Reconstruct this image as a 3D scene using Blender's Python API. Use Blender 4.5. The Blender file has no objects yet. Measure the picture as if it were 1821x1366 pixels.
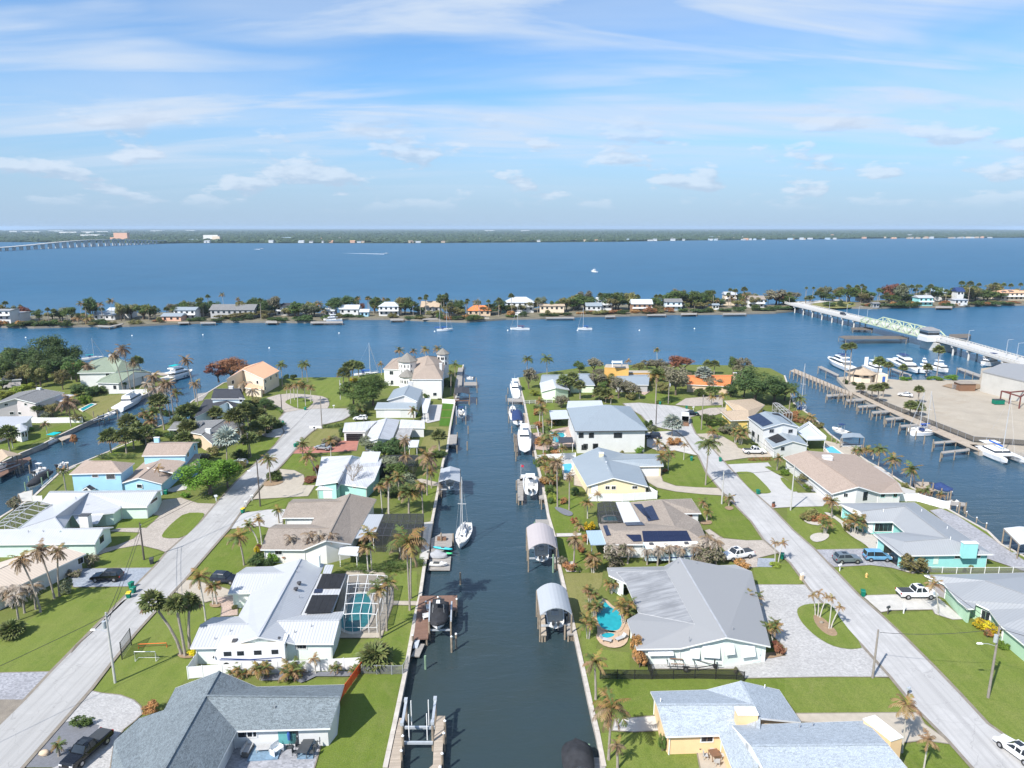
import bpy,math,random
from mathutils import Vector,Matrix
from mathutils.geometry import tessellate_polygon
random.seed(7)
R=math.radians
C=bpy.context.scene.collection
sc=bpy.context.scene
# ---------------------------------------------------------------- camera, sky, sun, exposure
F_PX,CAM_H,HZ=1262.0,58.0,404.0
PITCH=math.atan((683-HZ)/F_PX)
cam_d=bpy.data.cameras.new('camera')
cam=bpy.data.objects.new('camera',cam_d)
C.objects.link(cam)
cam.location=(0,0,CAM_H)
cam.rotation_euler=(math.pi/2-PITCH,0,0)
cam_d.sensor_width=36.0
cam_d.lens=36.0*F_PX/1821.0
cam_d.clip_start,cam_d.clip_end=1.0,90000.0
sc.camera=cam
SUN_EL,SUN_AZ=45.0,221.0     # azimuth clockwise from +Y (the view direction)
world=bpy.data.worlds.new('World')
sc.world=world
world.use_nodes=True
def build_sky():
 nt=world.node_tree; N=nt.nodes; L=nt.links
 N.clear()
 out=N.new('ShaderNodeOutputWorld'); bg=N.new('ShaderNodeBackground')
 sky=N.new('ShaderNodeTexSky'); sky.sky_type='NISHITA'; sky.sun_disc=False
 sky.sun_elevation=R(SUN_EL); sky.sun_rotation=R(SUN_AZ)
 sky.altitude=50; sky.air_density=1.0; sky.dust_density=0.6; sky.ozone_density=2.2
 geo=N.new('ShaderNodeTexCoord'); sep=N.new('ShaderNodeSeparateXYZ')
 L.new(geo.outputs['Generated'],sep.inputs[0])
 def math_(op,a,b=None,clamp=False):
  n=N.new('ShaderNodeMath'); n.operation=op; n.use_clamp=clamp
  for i,q in enumerate((a,b)):
   if q is None:continue
   if isinstance(q,(int,float)):n.inputs[i].default_value=q
   else:L.new(q,n.inputs[i])
  return n.outputs[0]
 def mapr(x,a,b,c=0.0,d=1.0):
  n=N.new('ShaderNodeMapRange'); n.interpolation_type='SMOOTHSTEP'
  L.new(x,n.inputs[0])
  for i,q in enumerate((a,b,c,d)):n.inputs[i+1].default_value=q
  return n.outputs[0]
 up=math_('MAXIMUM',sep.outputs[2],0.0)
 den=math_('ADD',up,0.13)
 cx=math_('DIVIDE',sep.outputs[0],den); cy=math_('DIVIDE',sep.outputs[1],den)
 comb=N.new('ShaderNodeCombineXYZ'); L.new(cx,comb.inputs[0]); L.new(cy,comb.inputs[1])
 def noise(scale,rot,sx,sy,detail,rough,dist,off):
  m=N.new('ShaderNodeMapping'); L.new(comb.outputs[0],m.inputs[0])
  m.inputs['Rotation'].default_value=(0,0,R(rot)); m.inputs['Scale'].default_value=(sx,sy,1)
  m.inputs['Location'].default_value=off
  t=N.new('ShaderNodeTexNoise'); L.new(m.outputs[0],t.inputs['Vector'])
  t.inputs['Scale'].default_value=scale; t.inputs['Detail'].default_value=detail
  t.inputs['Roughness'].default_value=rough; t.inputs['Distortion'].default_value=dist
  return t.outputs[0]
 # thin high cloud: long streaks; broad veil; small low cumulus in a band over the horizon
 streak=noise(1.0,-17,0.42,1.9,7,0.54,0.7,(4.1,5.9,0))
 broad=noise(0.8,-10,0.6,1.2,4,0.5,0.5,(0.3,7.7,0))
 cir=math_('MULTIPLY',mapr(streak,0.38,0.63),mapr(broad,0.32,0.56))
 veil=math_('MULTIPLY',mapr(broad,0.36,0.74),0.6)
 c1=math_('MULTIPLY',math_('MAXIMUM',cir,veil),mapr(math_('ARCSINE',sep.outputs[2]),0.02,0.13))
 # low cumulus: sampled on azimuth / elevation so that the puffs stay puffs
 az=math_('ARCTAN2',sep.outputs[0],sep.outputs[1])
 el=math_('ARCSINE',sep.outputs[2])
 c2v=N.new('ShaderNodeCombineXYZ'); L.new(math_('MULTIPLY',az,9.0),c2v.inputs[0]); L.new(math_('MULTIPLY',el,26.0),c2v.inputs[1])
 t2=N.new('ShaderNodeTexNoise'); L.new(c2v.outputs[0],t2.inputs['Vector'])
 t2.inputs['Scale'].default_value=1.0; t2.inputs['Detail'].default_value=7; t2.inputs['Roughness'].default_value=0.55
 c3v=N.new('ShaderNodeVectorMath'); c3v.operation='ADD'; L.new(c2v.outputs[0],c3v.inputs[0]); c3v.inputs[1].default_value=(-0.10,0.22,0)
 t3=N.new('ShaderNodeTexNoise'); L.new(c3v.outputs[0],t3.inputs['Vector'])
 t3.inputs['Scale'].default_value=1.0; t3.inputs['Detail'].default_value=7; t3.inputs['Roughness'].default_value=0.55
 lit=mapr(math_('SUBTRACT',t2.outputs[0],t3.outputs[0]),-0.06,0.09)
 band=math_('MULTIPLY',mapr(el,0.015,0.05),mapr(el,0.165,0.09))
 puff=math_('MULTIPLY',mapr(t2.outputs[0],0.51,0.58),band)
 low=math_('MULTIPLY',mapr(el,0.20,0.0),0.85)
 skyc=N.new('ShaderNodeVectorMath'); skyc.operation='MULTIPLY'
 L.new(sky.outputs[0],skyc.inputs[0]); skyc.inputs[1].default_value=(0.52,0.76,0.97)
 def mix(f,a,col):
  n=N.new('ShaderNodeMix'); n.data_type='RGBA'; L.new(f,n.inputs[0]); L.new(a,n.inputs[6]); n.inputs[7].default_value=(*col,1)
  return n.outputs[2]
 col=mix(low,skyc.outputs[0],CL_LOW)
 col=mix(math_('MULTIPLY',c1,0.95),col,CL_HIGH)
 # lit tops: the same puffs shifted a little down give the shaded base
 pc=N.new('ShaderNodeMix'); pc.data_type='RGBA'; L.new(lit,pc.inputs[0]); pc.inputs[6].default_value=(*CL_PUFF,1); pc.inputs[7].default_value=(*CL_LIT,1)
 pm=N.new('ShaderNodeMix'); pm.data_type='RGBA'; L.new(math_('MULTIPLY',puff,0.6),pm.inputs[0]); L.new(col,pm.inputs[6]); L.new(pc.outputs[2],pm.inputs[7]); col=pm.outputs[2]
 L.new(col,bg.inputs[0]); bg.inputs[1].default_value=0.118
 L.new(bg.outputs[0],out.inputs[0])
CL_LOW,CL_HIGH,CL_PUFF,CL_LIT=(2.35,3.15,4.3),(3.6,4.2,5.05),(2.75,3.35,4.3),(4.2,4.65,5.3)
build_sky()
sun_d=bpy.data.lights.new('sun','SUN'); sun=bpy.data.objects.new('sun',sun_d); C.objects.link(sun)
sun_d.energy=4.35; sun_d.angle=R(0.53); sun_d.color=(1.0,0.955,0.89)
sdir=Vector((math.sin(R(SUN_AZ))*math.cos(R(SUN_EL)),math.cos(R(SUN_AZ))*math.cos(R(SUN_EL)),math.sin(R(SUN_EL))))
sun.rotation_euler=sdir.to_track_quat('Z','Y').to_euler()
sun.location=sdir*400
vs=sc.view_settings
vs.view_transform='Standard'; vs.look='None'; vs.gamma=1.0; vs.use_curve_mapping=False
vs.exposure=0.66
HAZE=0.00006
sc.render.engine='CYCLES'
cy=sc.cycles
cy.max_bounces=6; cy.diffuse_bounces=4; cy.glossy_bounces=3; cy.transmission_bounces=4; cy.transparent_max_bounces=10; cy.volume_bounces=0
cy.caustics_reflective=False; cy.caustics_refractive=False; cy.sample_clamp_indirect=4.0
try:
 cy.use_denoising=True; cy.denoiser='OPENIMAGEDENOISE'; cy.denoising_input_passes='RGB_ALBEDO_NORMAL'; cy.denoising_prefilter='ACCURATE'
except Exception:pass
cy.use_adaptive_sampling=True; cy.adaptive_threshold=0.01
# ---------------------------------------------------------------- helpers
cP,sP=math.cos(PITCH),math.sin(PITCH)
CROPS={'A1':(0,1060,4.465),'A2':(320,1060,4.1386),'A3':(680,1060,4.1386),'A4':(1060,1060,4.3357),'A5':(1400,1060,4.3254),
  'B1':(0,820,4.5525),'B2':(320,820,4.3357),'B3':(680,820,4.3357),'B4':(1040,820,4.3357),'B5':(1400,820,4.3254),
  'C1':(0,590,4.5525),'C2':(320,610,4.3357),'C3':(680,610,4.3357),'C4':(1040,610,4.3357),'C5':(1400,590,4.3254),
  'D5':(1400,490,4.3254),'P':(0,0,1.0)}
def ray(px,py):
 dx,dy=(px-910.5)/F_PX,(683-py)/F_PX
 return Vector((dx,cP+dy*sP,-sP+dy*cP))
def at(px,py,z=0.0):
 """the point at height z that the photograph shows at this pixel"""
 d=ray(px,py); t=(z-CAM_H)/d.z
 return Vector((d.x*t,d.y*t,z))
def ca(c,x,y,z=0.0):
 o=CROPS[c]; return at(o[0]+x/o[2],o[1]+y/o[2],z)
def pix(p):
 r=Vector(p)-Vector((0,0,CAM_H)); zc=r.y*cP-r.z*sP; yc=r.y*sP+r.z*cP
 return (910.5+F_PX*r.x/zc,683-F_PX*yc/zc)
def height_at(base,py):
 """how tall something standing at base is when its top shows at row py"""
 dy=(683-py)/F_PX
 k=(-sP+dy*cP)/(cP+dy*sP)
 return CAM_H+base.y*k-base.z
def pts(s,z=0.0,crop='P'):
 """'B2 10,20 30,40,2.7 ...' -> world points"""
 out=[]
 for w in s.split():
  if w in CROPS:crop=w; continue
  q=[float(v) for v in w.split(',')]
  out.append(ca(crop,q[0],q[1],q[2] if len(q)>2 else z))
 return out
MATS={}
def nodes_of(name):
 m=bpy.data.materials.new(name); m.use_nodes=True
 nt=m.node_tree; b=nt.nodes['Principled BSDF']
 return m,nt,nt.nodes,nt.links,b
def lin(c):
 """sRGB 0-255 to linear"""
 return tuple(((v/255)/12.92 if v<=10 else (((v/255)+0.055)/1.055)**2.4) for v in c)
def mixn(nt,f,a,b,mode='MIX'):
 n=nt.nodes.new('ShaderNodeMix'); n.data_type='RGBA'; n.blend_type=mode
 for i,q in ((0,f),(6,a),(7,b)):
  if hasattr(q,'is_output'):nt.links.new(q,n.inputs[i])
  elif isinstance(q,(int,float)):n.inputs[i].default_value=q
  else:n.inputs[i].default_value=(*q[:3],1)
 return n.outputs[2]
def ramp(nt,x,a,b):
 n=nt.nodes.new('ShaderNodeMapRange'); nt.links.new(x,n.inputs[0]); n.inputs[1].default_value=a; n.inputs[2].default_value=b
 return n.outputs[0]
def tex(nt,vec,scale,detail=4,rough=0.6,dist=0.0):
 t=nt.nodes.new('ShaderNodeTexNoise'); nt.links.new(vec,t.inputs['Vector'])
 t.inputs['Scale'].default_value=scale; t.inputs['Detail'].default_value=detail; t.inputs['Roughness'].default_value=rough; t.inputs['Distortion'].default_value=dist
 return t.outputs[0]
def wpos(nt):
 return nt.nodes.new('ShaderNodeNewGeometry').outputs['Position']
def uvpos(nt):
 return nt.nodes.new('ShaderNodeUVMap').outputs[0]
def bumpy(nt,b,h,strength,dist=0.05):
 n=nt.nodes.new('ShaderNodeBump'); nt.links.new(h,n.inputs['Height']); n.inputs['Strength'].default_value=strength; n.inputs['Distance'].default_value=dist
 nt.links.new(n.outputs[0],b.inputs['Normal'])
def mat(name,col,rough=0.6,metal=0.0,var=0.12,scale=1.5,dirt=0.0,dirtcol=(0.16,0.13,0.10),fine=0.0,spec=0.4):
 """plain painted / cast / cloth surface: two scales of tone, optional stains"""
 if name in MATS:return MATS[name]
 m,nt,N,L,b=nodes_of(name)
 p=wpos(nt)
 n1=tex(nt,p,scale,6,0.65)
 c=mixn(nt,ramp(nt,n1,0.3,0.7),tuple(v*(1-var) for v in col),tuple(min(1,v*(1+var)) for v in col))
 if fine:
  c=mixn(nt,ramp(nt,tex(nt,p,scale*14,3,0.7),0.35,0.65),c,tuple(v*(1-fine) for v in col))
 if dirt:
  d=ramp(nt,tex(nt,p,scale*0.5,8,0.72,0.6),0.52,0.75)
  mm=N.new('ShaderNodeMath'); mm.operation='MULTIPLY'; L.new(d,mm.inputs[0]); mm.inputs[1].default_value=dirt; mm.use_clamp=True
  c=mixn(nt,mm.outputs[0],c,dirtcol)
 L.new(c,b.inputs['Base Color'])
 b.inputs['Roughness'].default_value=rough; b.inputs['Metallic'].default_value=metal
 b.inputs['Specular IOR Level'].default_value=spec
 MATS[name]=m; return m
def shingle(name,col,var=0.3,bw=0.33,bh=0.15,stain=0.25):
 m,nt,N,L,b=nodes_of(name)
 uv=uvpos(nt)
 t=N.new('ShaderNodeTexBrick'); L.new(uv,t.inputs['Vector']); t.inputs['Scale'].default_value=1.0
 t.inputs['Brick Width'].default_value=bw; t.inputs['Row Height'].default_value=bh; t.inputs['Mortar Size'].default_value=0.012; t.inputs['Mortar Smooth'].default_value=0.5
 t.inputs['Bias'].default_value=0.0
 for k,f in (('Color1',1-var),('Color2',1+var),('Mortar',0.55)):t.inputs[k].default_value=(*[min(1,v*f) for v in col],1)
 n=tex(nt,wpos(nt),0.35,6,0.65)
 c=mixn(nt,ramp(nt,n,0.35,0.7),t.outputs[0],tuple(v*(1-stain) for v in col))
 sv=N.new('ShaderNodeMapping'); L.new(uv,sv.inputs[0]); sv.inputs['Scale'].default_value=(0.9,0.12,1)
 c=mixn(nt,ramp(nt,tex(nt,sv.outputs[0],1.0,6,0.7),0.5,0.82),c,tuple(v*0.6 for v in col))
 c2=mixn(nt,0.65,t.outputs[0],c)
 n3=tex(nt,wpos(nt),9,2,0.5)
 c3=mixn(nt,ramp(nt,n3,0.45,0.75),c2,tuple(min(1,v*1.35) for v in col))
 L.new(c3,b.inputs['Base Color']); b.inputs['Roughness'].default_value=0.92; b.inputs['Specular IOR Level'].default_value=0.2
 bumpy(nt,b,t.outputs[1],0.3,-0.02)
 MATS[name]=m; return m
def ribbed(name,col,pitch=0.4,rough=0.4,stain=0.12,metal=0.0,depth=0.5,stainc=None,across=False):
 """sheet metal with upstanding ribs that run down the slope"""
 m,nt,N,L,b=nodes_of(name)
 uv=uvpos(nt); sp=N.new('ShaderNodeSeparateXYZ'); L.new(uv,sp.inputs[0])
 def mm(op,a,bb):
  n=N.new('ShaderNodeMath'); n.operation=op
  L.new(a,n.inputs[0]); n.inputs[1].default_value=bb; return n.outputs[0]
 fr=mm('FRACT',mm('DIVIDE',sp.outputs[1 if across else 0],pitch),0.0)
 tri=mm('ABSOLUTE',mm('SUBTRACT',fr,0.5),0.0)
 rib=ramp(nt,tri,0.36,0.5)
 sv=N.new('ShaderNodeMapping'); L.new(uv,sv.inputs[0]); sv.inputs['Scale'].default_value=(1.2,0.14,1)
 n=tex(nt,sv.outputs[0],1.0,7,0.68)
 n2=tex(nt,wpos(nt),0.3,5,0.6)
 sc_=stainc or tuple(v*0.62 for v in col)
 c=mixn(nt,ramp(nt,n,0.42,0.8),col,tuple(a*(1-stain)+bb*stain for a,bb in zip(col,sc_)))
 c=mixn(nt,ramp(nt,n2,0.5,0.8),c,tuple(a*(1-stain*0.7)+bb*stain*0.7 for a,bb in zip(col,sc_)))
 c=mixn(nt,mm('MULTIPLY',rib,0.5),c,tuple(v*0.62 for v in col))
 L.new(c,b.inputs['Base Color']); b.inputs['Roughness'].default_value=rough; b.inputs['Metallic'].default_value=metal; b.inputs['Specular IOR Level'].default_value=0.35
 bumpy(nt,b,rib,depth,0.05)
 MATS[name]=m; return m
def pavers(name,col,w=0.22,h=0.11,var=0.28,mortar=0.7,dirt=0.35,rot=0.0):
 m,nt,N,L,b=nodes_of(name)
 mp=N.new('ShaderNodeMapping'); L.new(wpos(nt),mp.inputs[0]); mp.inputs['Rotation'].default_value=(0,0,R(rot))
 t=N.new('ShaderNodeTexBrick'); L.new(mp.outputs[0],t.inputs['Vector']); t.inputs['Scale'].default_value=1.0
 t.inputs['Brick Width'].default_value=w; t.inputs['Row Height'].default_value=h; t.inputs['Mortar Size'].default_value=0.008
 for k,f in (('Color1',1-var),('Color2',1+var),('Mortar',mortar)):t.inputs[k].default_value=(*[min(1,v*f) for v in col],1)
 n=tex(nt,wpos(nt),0.25,7,0.7,0.4)
 c=mixn(nt,ramp(nt,n,0.42,0.75),t.outputs[0],tuple(v*(1-dirt) for v in col))
 n4=tex(nt,wpos(nt),2.5,4,0.7)
 c=mixn(nt,ramp(nt,n4,0.5,0.75),c,tuple(min(1,v*1.25) for v in col))
 L.new(c,b.inputs['Base Color']); b.inputs['Roughness'].default_value=0.85; b.inputs['Specular IOR Level'].default_value=0.25
 MATS[name]=m; return m
def planks(name,col,w=0.14,var=0.25,along=0,rough=0.8):
 m,nt,N,L,b=nodes_of(name)
 uv=uvpos(nt); mp=N.new('ShaderNodeMapping'); L.new(uv,mp.inputs[0]); mp.inputs['Rotation'].default_value=(0,0,R(90) if along else 0)
 t=N.new('ShaderNodeTexBrick'); L.new(mp.outputs[0],t.inputs['Vector']); t.inputs['Scale'].default_value=1.0
 t.inputs['Brick Width'].default_value=3.2; t.inputs['Row Height'].default_value=w; t.inputs['Mortar Size'].default_value=0.010
 for k,f in (('Color1',1-var),('Color2',1+var),('Mortar',0.3)):t.inputs[k].default_value=(*[min(1,v*f) for v in col],1)
 n=tex(nt,wpos(nt),0.8,6,0.65)
 c=mixn(nt,ramp(nt,n,0.4,0.75),t.outputs[0],tuple(v*0.75 for v in col))
 L.new(c,b.inputs['Base Color']); b.inputs['Roughness'].default_value=rough; b.inputs['Specular IOR Level'].default_value=0.25
 MATS[name]=m; return m
def grass(name,a,bcol,dry=0.3):
 m,nt,N,L,b=nodes_of(name)
 p=wpos(nt)
 c=mixn(nt,ramp(nt,tex(nt,p,0.16,6,0.66,0.5),0.36,0.66),a,bcol)
 c=mixn(nt,ramp(nt,tex(nt,p,1.1,7,0.72),0.50,0.78),c,tuple(v*0.72 for v in a))
 d=N.new('ShaderNodeMath'); d.operation='MULTIPLY'; d.use_clamp=True
 L.new(ramp(nt,tex(nt,p,0.30,9,0.78,0.8),0.47,0.74),d.inputs[0]); d.inputs[1].default_value=dry
 c=mixn(nt,d.outputs[0],c,(0.29,0.255,0.12))
 sv=N.new('ShaderNodeMapping'); L.new(p,sv.inputs[0]); sv.inputs['Rotation'].default_value=(0,0,R(33)); sv.inputs['Scale'].default_value=(0.75,0.04,1)
 c=mixn(nt,ramp(nt,tex(nt,sv.outputs[0],1.0,3,0.5),0.40,0.75),c,tuple(v*1.10 for v in bcol))
 h=tex(nt,p,7.0,4,0.8)
 c=mixn(nt,ramp(nt,h,0.42,0.7),c,tuple(v*0.7 for v in a))
 L.new(c,b.inputs['Base Color']); b.inputs['Roughness'].default_value=0.95; b.inputs['Specular IOR Level'].default_value=0.1
 bumpy(nt,b,h,0.5,0.08)
 MATS[name]=m; return m
def leafy(name,col,var=0.35,trans=0.25,alt=None,altf=0.0,rough=0.6):
 m,nt,N,L,b=nodes_of(name)
 oi=N.new('ShaderNodeObjectInfo'); p=wpos(nt)
 n=tex(nt,p,0.9,4,0.7)
 c=mixn(nt,ramp(nt,n,0.3,0.7),tuple(v*(1-var) for v in col),tuple(v*(1+var) for v in col))
 hs=N.new('ShaderNodeHueSaturation'); L.new(c,hs.inputs['Color'])
 for k,lo,hi in (('Hue',0.485,0.515),('Value',0.8,1.2)):
  r_=N.new('ShaderNodeMapRange'); L.new(oi.outputs['Random'],r_.inputs[0]); r_.inputs[3].default_value=lo; r_.inputs[4].default_value=hi
  L.new(r_.outputs[0],hs.inputs[k])
 c=hs.outputs[0]
 if alt:
  c=mixn(nt,ramp(nt,tex(nt,p,1.7,3,0.6),0.62-altf*0.3,0.72-altf*0.25),c,alt)
 L.new(c,b.inputs['Base Color']); b.inputs['Roughness'].default_value=rough; b.inputs['Specular IOR Level'].default_value=0.25
 tr=N.new('ShaderNodeBsdfTranslucent'); L.new(c,tr.inputs[0])
 mx=N.new('ShaderNodeMixShader'); mx.inputs[0].default_value=trans
 L.new(b.outputs[0],mx.inputs[1]); L.new(tr.outputs[0],mx.inputs[2]); L.new(mx.outputs[0],N['Material Output'].inputs[0])
 MATS[name]=m; return m
class MB:
 """collects polygons and links them as one mesh object"""
 def __init__(s):s.v,s.f,s.m,s.n=[],[],[],{}
 def tess(s,p,drop,m0=0,m1=1):
  """a sloping face and its underside, cut into the same triangles"""
  nrm=Vector()
  for a,b in zip(p,p[1:]+p[:1]):nrm+=a.cross(b)
  nrm.normalize()
  if nrm.z<0:nrm=-nrm
  for t in tessellate_polygon([[(v.x,v.y,0) for v in p]]):
   q=[p[i] for i in t]
   if area2(q)<0:q=q[::-1]
   s.n[len(s.f)]=nrm; s.poly(q,m0); s.poly([v-Vector((0,0,drop)) for v in q[::-1]],m1)
 def poly(s,p,m=0):
  k=len(s.v); s.v+=[tuple(q) for q in p]; s.f.append(tuple(range(k,k+len(p)))); s.m.append(m); return s
 def prism(s,p,z0,z1,m=0,mt=None,bottom=True):
  n=len(p); k=len(s.v)
  s.v+=[(q[0],q[1],z0) for q in p]+[(q[0],q[1],z1) for q in p]
  for i in range(n):
   j=(i+1)%n; s.f.append((k+i,k+j,k+n+j,k+n+i)); s.m.append(m)
  s.f.append(tuple(range(k+n,k+2*n))); s.m.append(m if mt is None else mt)
  if bottom:s.f.append(tuple(range(k+n-1,k-1,-1))); s.m.append(m)
  return s
 def hexa(s,lo,hi,m=0):
  k=len(s.v); s.v+=[tuple(q) for q in lo]+[tuple(q) for q in hi]
  for f in ((3,2,1,0),(4,5,6,7),(0,1,5,4),(1,2,6,5),(2,3,7,6),(3,0,4,7)):
   s.f.append(tuple(k+i for i in f)); s.m.append(m)
  return s
 def box(s,c,d,rz=0.0,m=0,taper=1.0):
  """c: centre of the base"""
  ca_,sa=math.cos(rz),math.sin(rz); lo,hi=[],[]
  for x,y in ((-1,-1),(1,-1),(1,1),(-1,1)):
   for lst,z,t in ((lo,0,1),(hi,d[2],taper)):
    X,Y=x*d[0]/2*t,y*d[1]/2*t
    lst.append((c[0]+X*ca_-Y*sa,c[1]+X*sa+Y*ca_,c[2]+z))
  return s.hexa(lo,hi,m)
 def beam(s,a,b,w,h,m=0,up=(0,0,1)):
  a,b=Vector(a),Vector(b); d=(b-a).normalized(); u=Vector(up)
  if abs(d.dot(u))>0.98:u=Vector((0,1,0))
  x=d.cross(u).normalized(); z=x.cross(d).normalized()
  q=lambda p,i,j:p+x*(i*w/2)+z*(j*h/2)
  return s.hexa([q(a,-1,-1),q(a,1,-1),q(b,1,-1),q(b,-1,-1)],[q(a,-1,1),q(a,1,1),q(b,1,1),q(b,-1,1)],m)
 def tube(s,p,r,n=6,m=0,cap=True):
  p=[Vector(q) for q in p]; rr=r if isinstance(r,(list,tuple)) else [r]*len(p); k0=len(s.v)
  for i,q in enumerate(p):
   d=(p[min(i+1,len(p)-1)]-p[max(i-1,0)]).normalized()
   u=Vector((0,0,1)) if abs(d.z)<0.9 else Vector((1,0,0))
   x=d.cross(u).normalized(); y=x.cross(d)
   for j in range(n):
    a=2*math.pi*j/n; s.v.append(tuple(q+x*(rr[i]*math.cos(a))+y*(rr[i]*math.sin(a))))
  for i in range(len(p)-1):
   for j in range(n):
    a,b=k0+i*n+j,k0+i*n+(j+1)%n; s.f.append((a,b,b+n,a+n)); s.m.append(m)
  if cap:
   s.f.append(tuple(k0+j for j in range(n))); s.m.append(m)
   s.f.append(tuple(k0+(len(p)-1)*n+j for j in range(n))); s.m.append(m)
  return s
 def loft(s,rings,m=0,cap0=True,cap1=True,closed=True):
  n=len(rings[0]); k=len(s.v)
  for r in rings:s.v+=[tuple(q) for q in r]
  for i in range(len(rings)-1):
   for j in range(n if closed else n-1):
    a,b=k+i*n+j,k+i*n+(j+1)%n; s.f.append((a,b,b+n,a+n)); s.m.append(m)
  if cap0:s.f.append(tuple(k+j for j in range(n))); s.m.append(m)
  if cap1:s.f.append(tuple(k+(len(rings)-1)*n+j for j in range(n))); s.m.append(m)
  return s
 def build(s,name,mats,parent=None,smooth=False,local=False,uv=False):
  me=bpy.data.meshes.new(name)
  off=parent.location if (parent is not None and not local) else Vector((0,0,0))
  if parent is not None and not local and parent.parent is not None:off=off+parent.parent.location
  me.from_pydata([(a-off.x,b-off.y,c-off.z) for a,b,c in s.v],[],s.f)
  if not isinstance(mats,(list,tuple)):mats=[mats]
  for q in mats:me.materials.append(MATS[q] if isinstance(q,str) else q)
  if len(mats)>1:me.polygons.foreach_set('material_index',s.m)
  if smooth:me.polygons.foreach_set('use_smooth',[True]*len(s.f))
  if uv:
   ul=me.uv_layers.new(name='UVMap'); data=[0.0]*(2*len(me.loops))
   me.update()
   for pl in me.polygons:
    n=s.n.get(pl.index,pl.normal)
    if abs(n.z)>0.9995:h,t=Vector((1,0,0)),Vector((0,1,0))
    else:
     h=Vector((0,0,1)).cross(n).normalized(); t=n.cross(h)
    if uv!=True and abs(n.z)>0.5:h=Vector((math.cos(uv),math.sin(uv),0)); t=Vector((-math.sin(uv),math.cos(uv),0))
    for li in pl.loop_indices:
     q=me.vertices[me.loops[li].vertex_index].co+off
     data[2*li]=q.dot(h); data[2*li+1]=q.dot(t)
   ul.data.foreach_set('uv',data)
  me.update()
  o=bpy.data.objects.new(name,me); C.objects.link(o)
  if parent is not None:o.parent=parent
  return o
def tag(o,label=None,cat=None,group=None,kind=None):
 for k,v in (('label',label),('category',cat),('group',group),('kind',kind)):
  if v:o[k]=v
 return o
def thing(name,label,cat,loc,rz=0.0,group=None):
 o=bpy.data.objects.new(name,None); o.empty_display_size=0.5; C.objects.link(o)
 o.location=loc; o.rotation_euler=(0,0,rz)
 return tag(o,label,cat,group)
KIDS={}
def kids(o):return [c for c in o.children]
def copy_tree(o,parent=None):
 c=o.copy(); C.objects.link(c)
 if parent is not None:c.parent=parent
 for ch in o.children:copy_tree(ch,c)
 return c
def sheet(name,p,z,m,kind='structure',uv=False):
 mb=MB(); mb.poly([(q[0],q[1],z) for q in p]); o=mb.build(name,m,uv=uv); o['kind']=kind
 return o
def rounded(p,it=2):
 """corner-cutting on a closed outline"""
 for _ in range(it):
  q=[]
  for i in range(len(p)):
   a,b=Vector(p[i]),Vector(p[(i+1)%len(p)]); q+=[a*0.75+b*0.25,a*0.25+b*0.75]
  p=q
 return p
def area2(p):return sum(p[i][0]*p[(i+1)%len(p)][1]-p[(i+1)%len(p)][0]*p[i][1] for i in range(len(p)))/2
def inset(p,d):
 """2D inset of a closed outline (z kept)"""
 n=len(p); s=1 if area2(p)>0 else -1; out=[]
 for i in range(n):
  a,b,c=Vector(p[i-1]).to_2d(),Vector(p[i]).to_2d(),Vector(p[(i+1)%n]).to_2d()
  u,v=(b-a),(c-b)
  if u.length<1e-6 or v.length<1e-6:out.append(Vector(p[i])); continue
  u.normalize(); v.normalize()
  n1,n2=Vector((-u.y,u.x))*s,Vector((-v.y,v.x))*s
  m=n1+n2
  k=d/max(0.35,(1+n1.dot(n2))/1.0) if m.length>1e-6 else 0
  q=b+m*k
  out.append(Vector((q.x,q.y,p[i][2])))
 return out
LANDMARKS=[]      # (nickname, x, y): what the closing pass names neighbours by
AUTO=[]           # (object, short description): labelled at the end by what they stand beside
def auto(o,desc,cat,group=None):
 o['category']=cat
 if group:o['group']=group
 AUTO.append((o,desc)); return o
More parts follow.
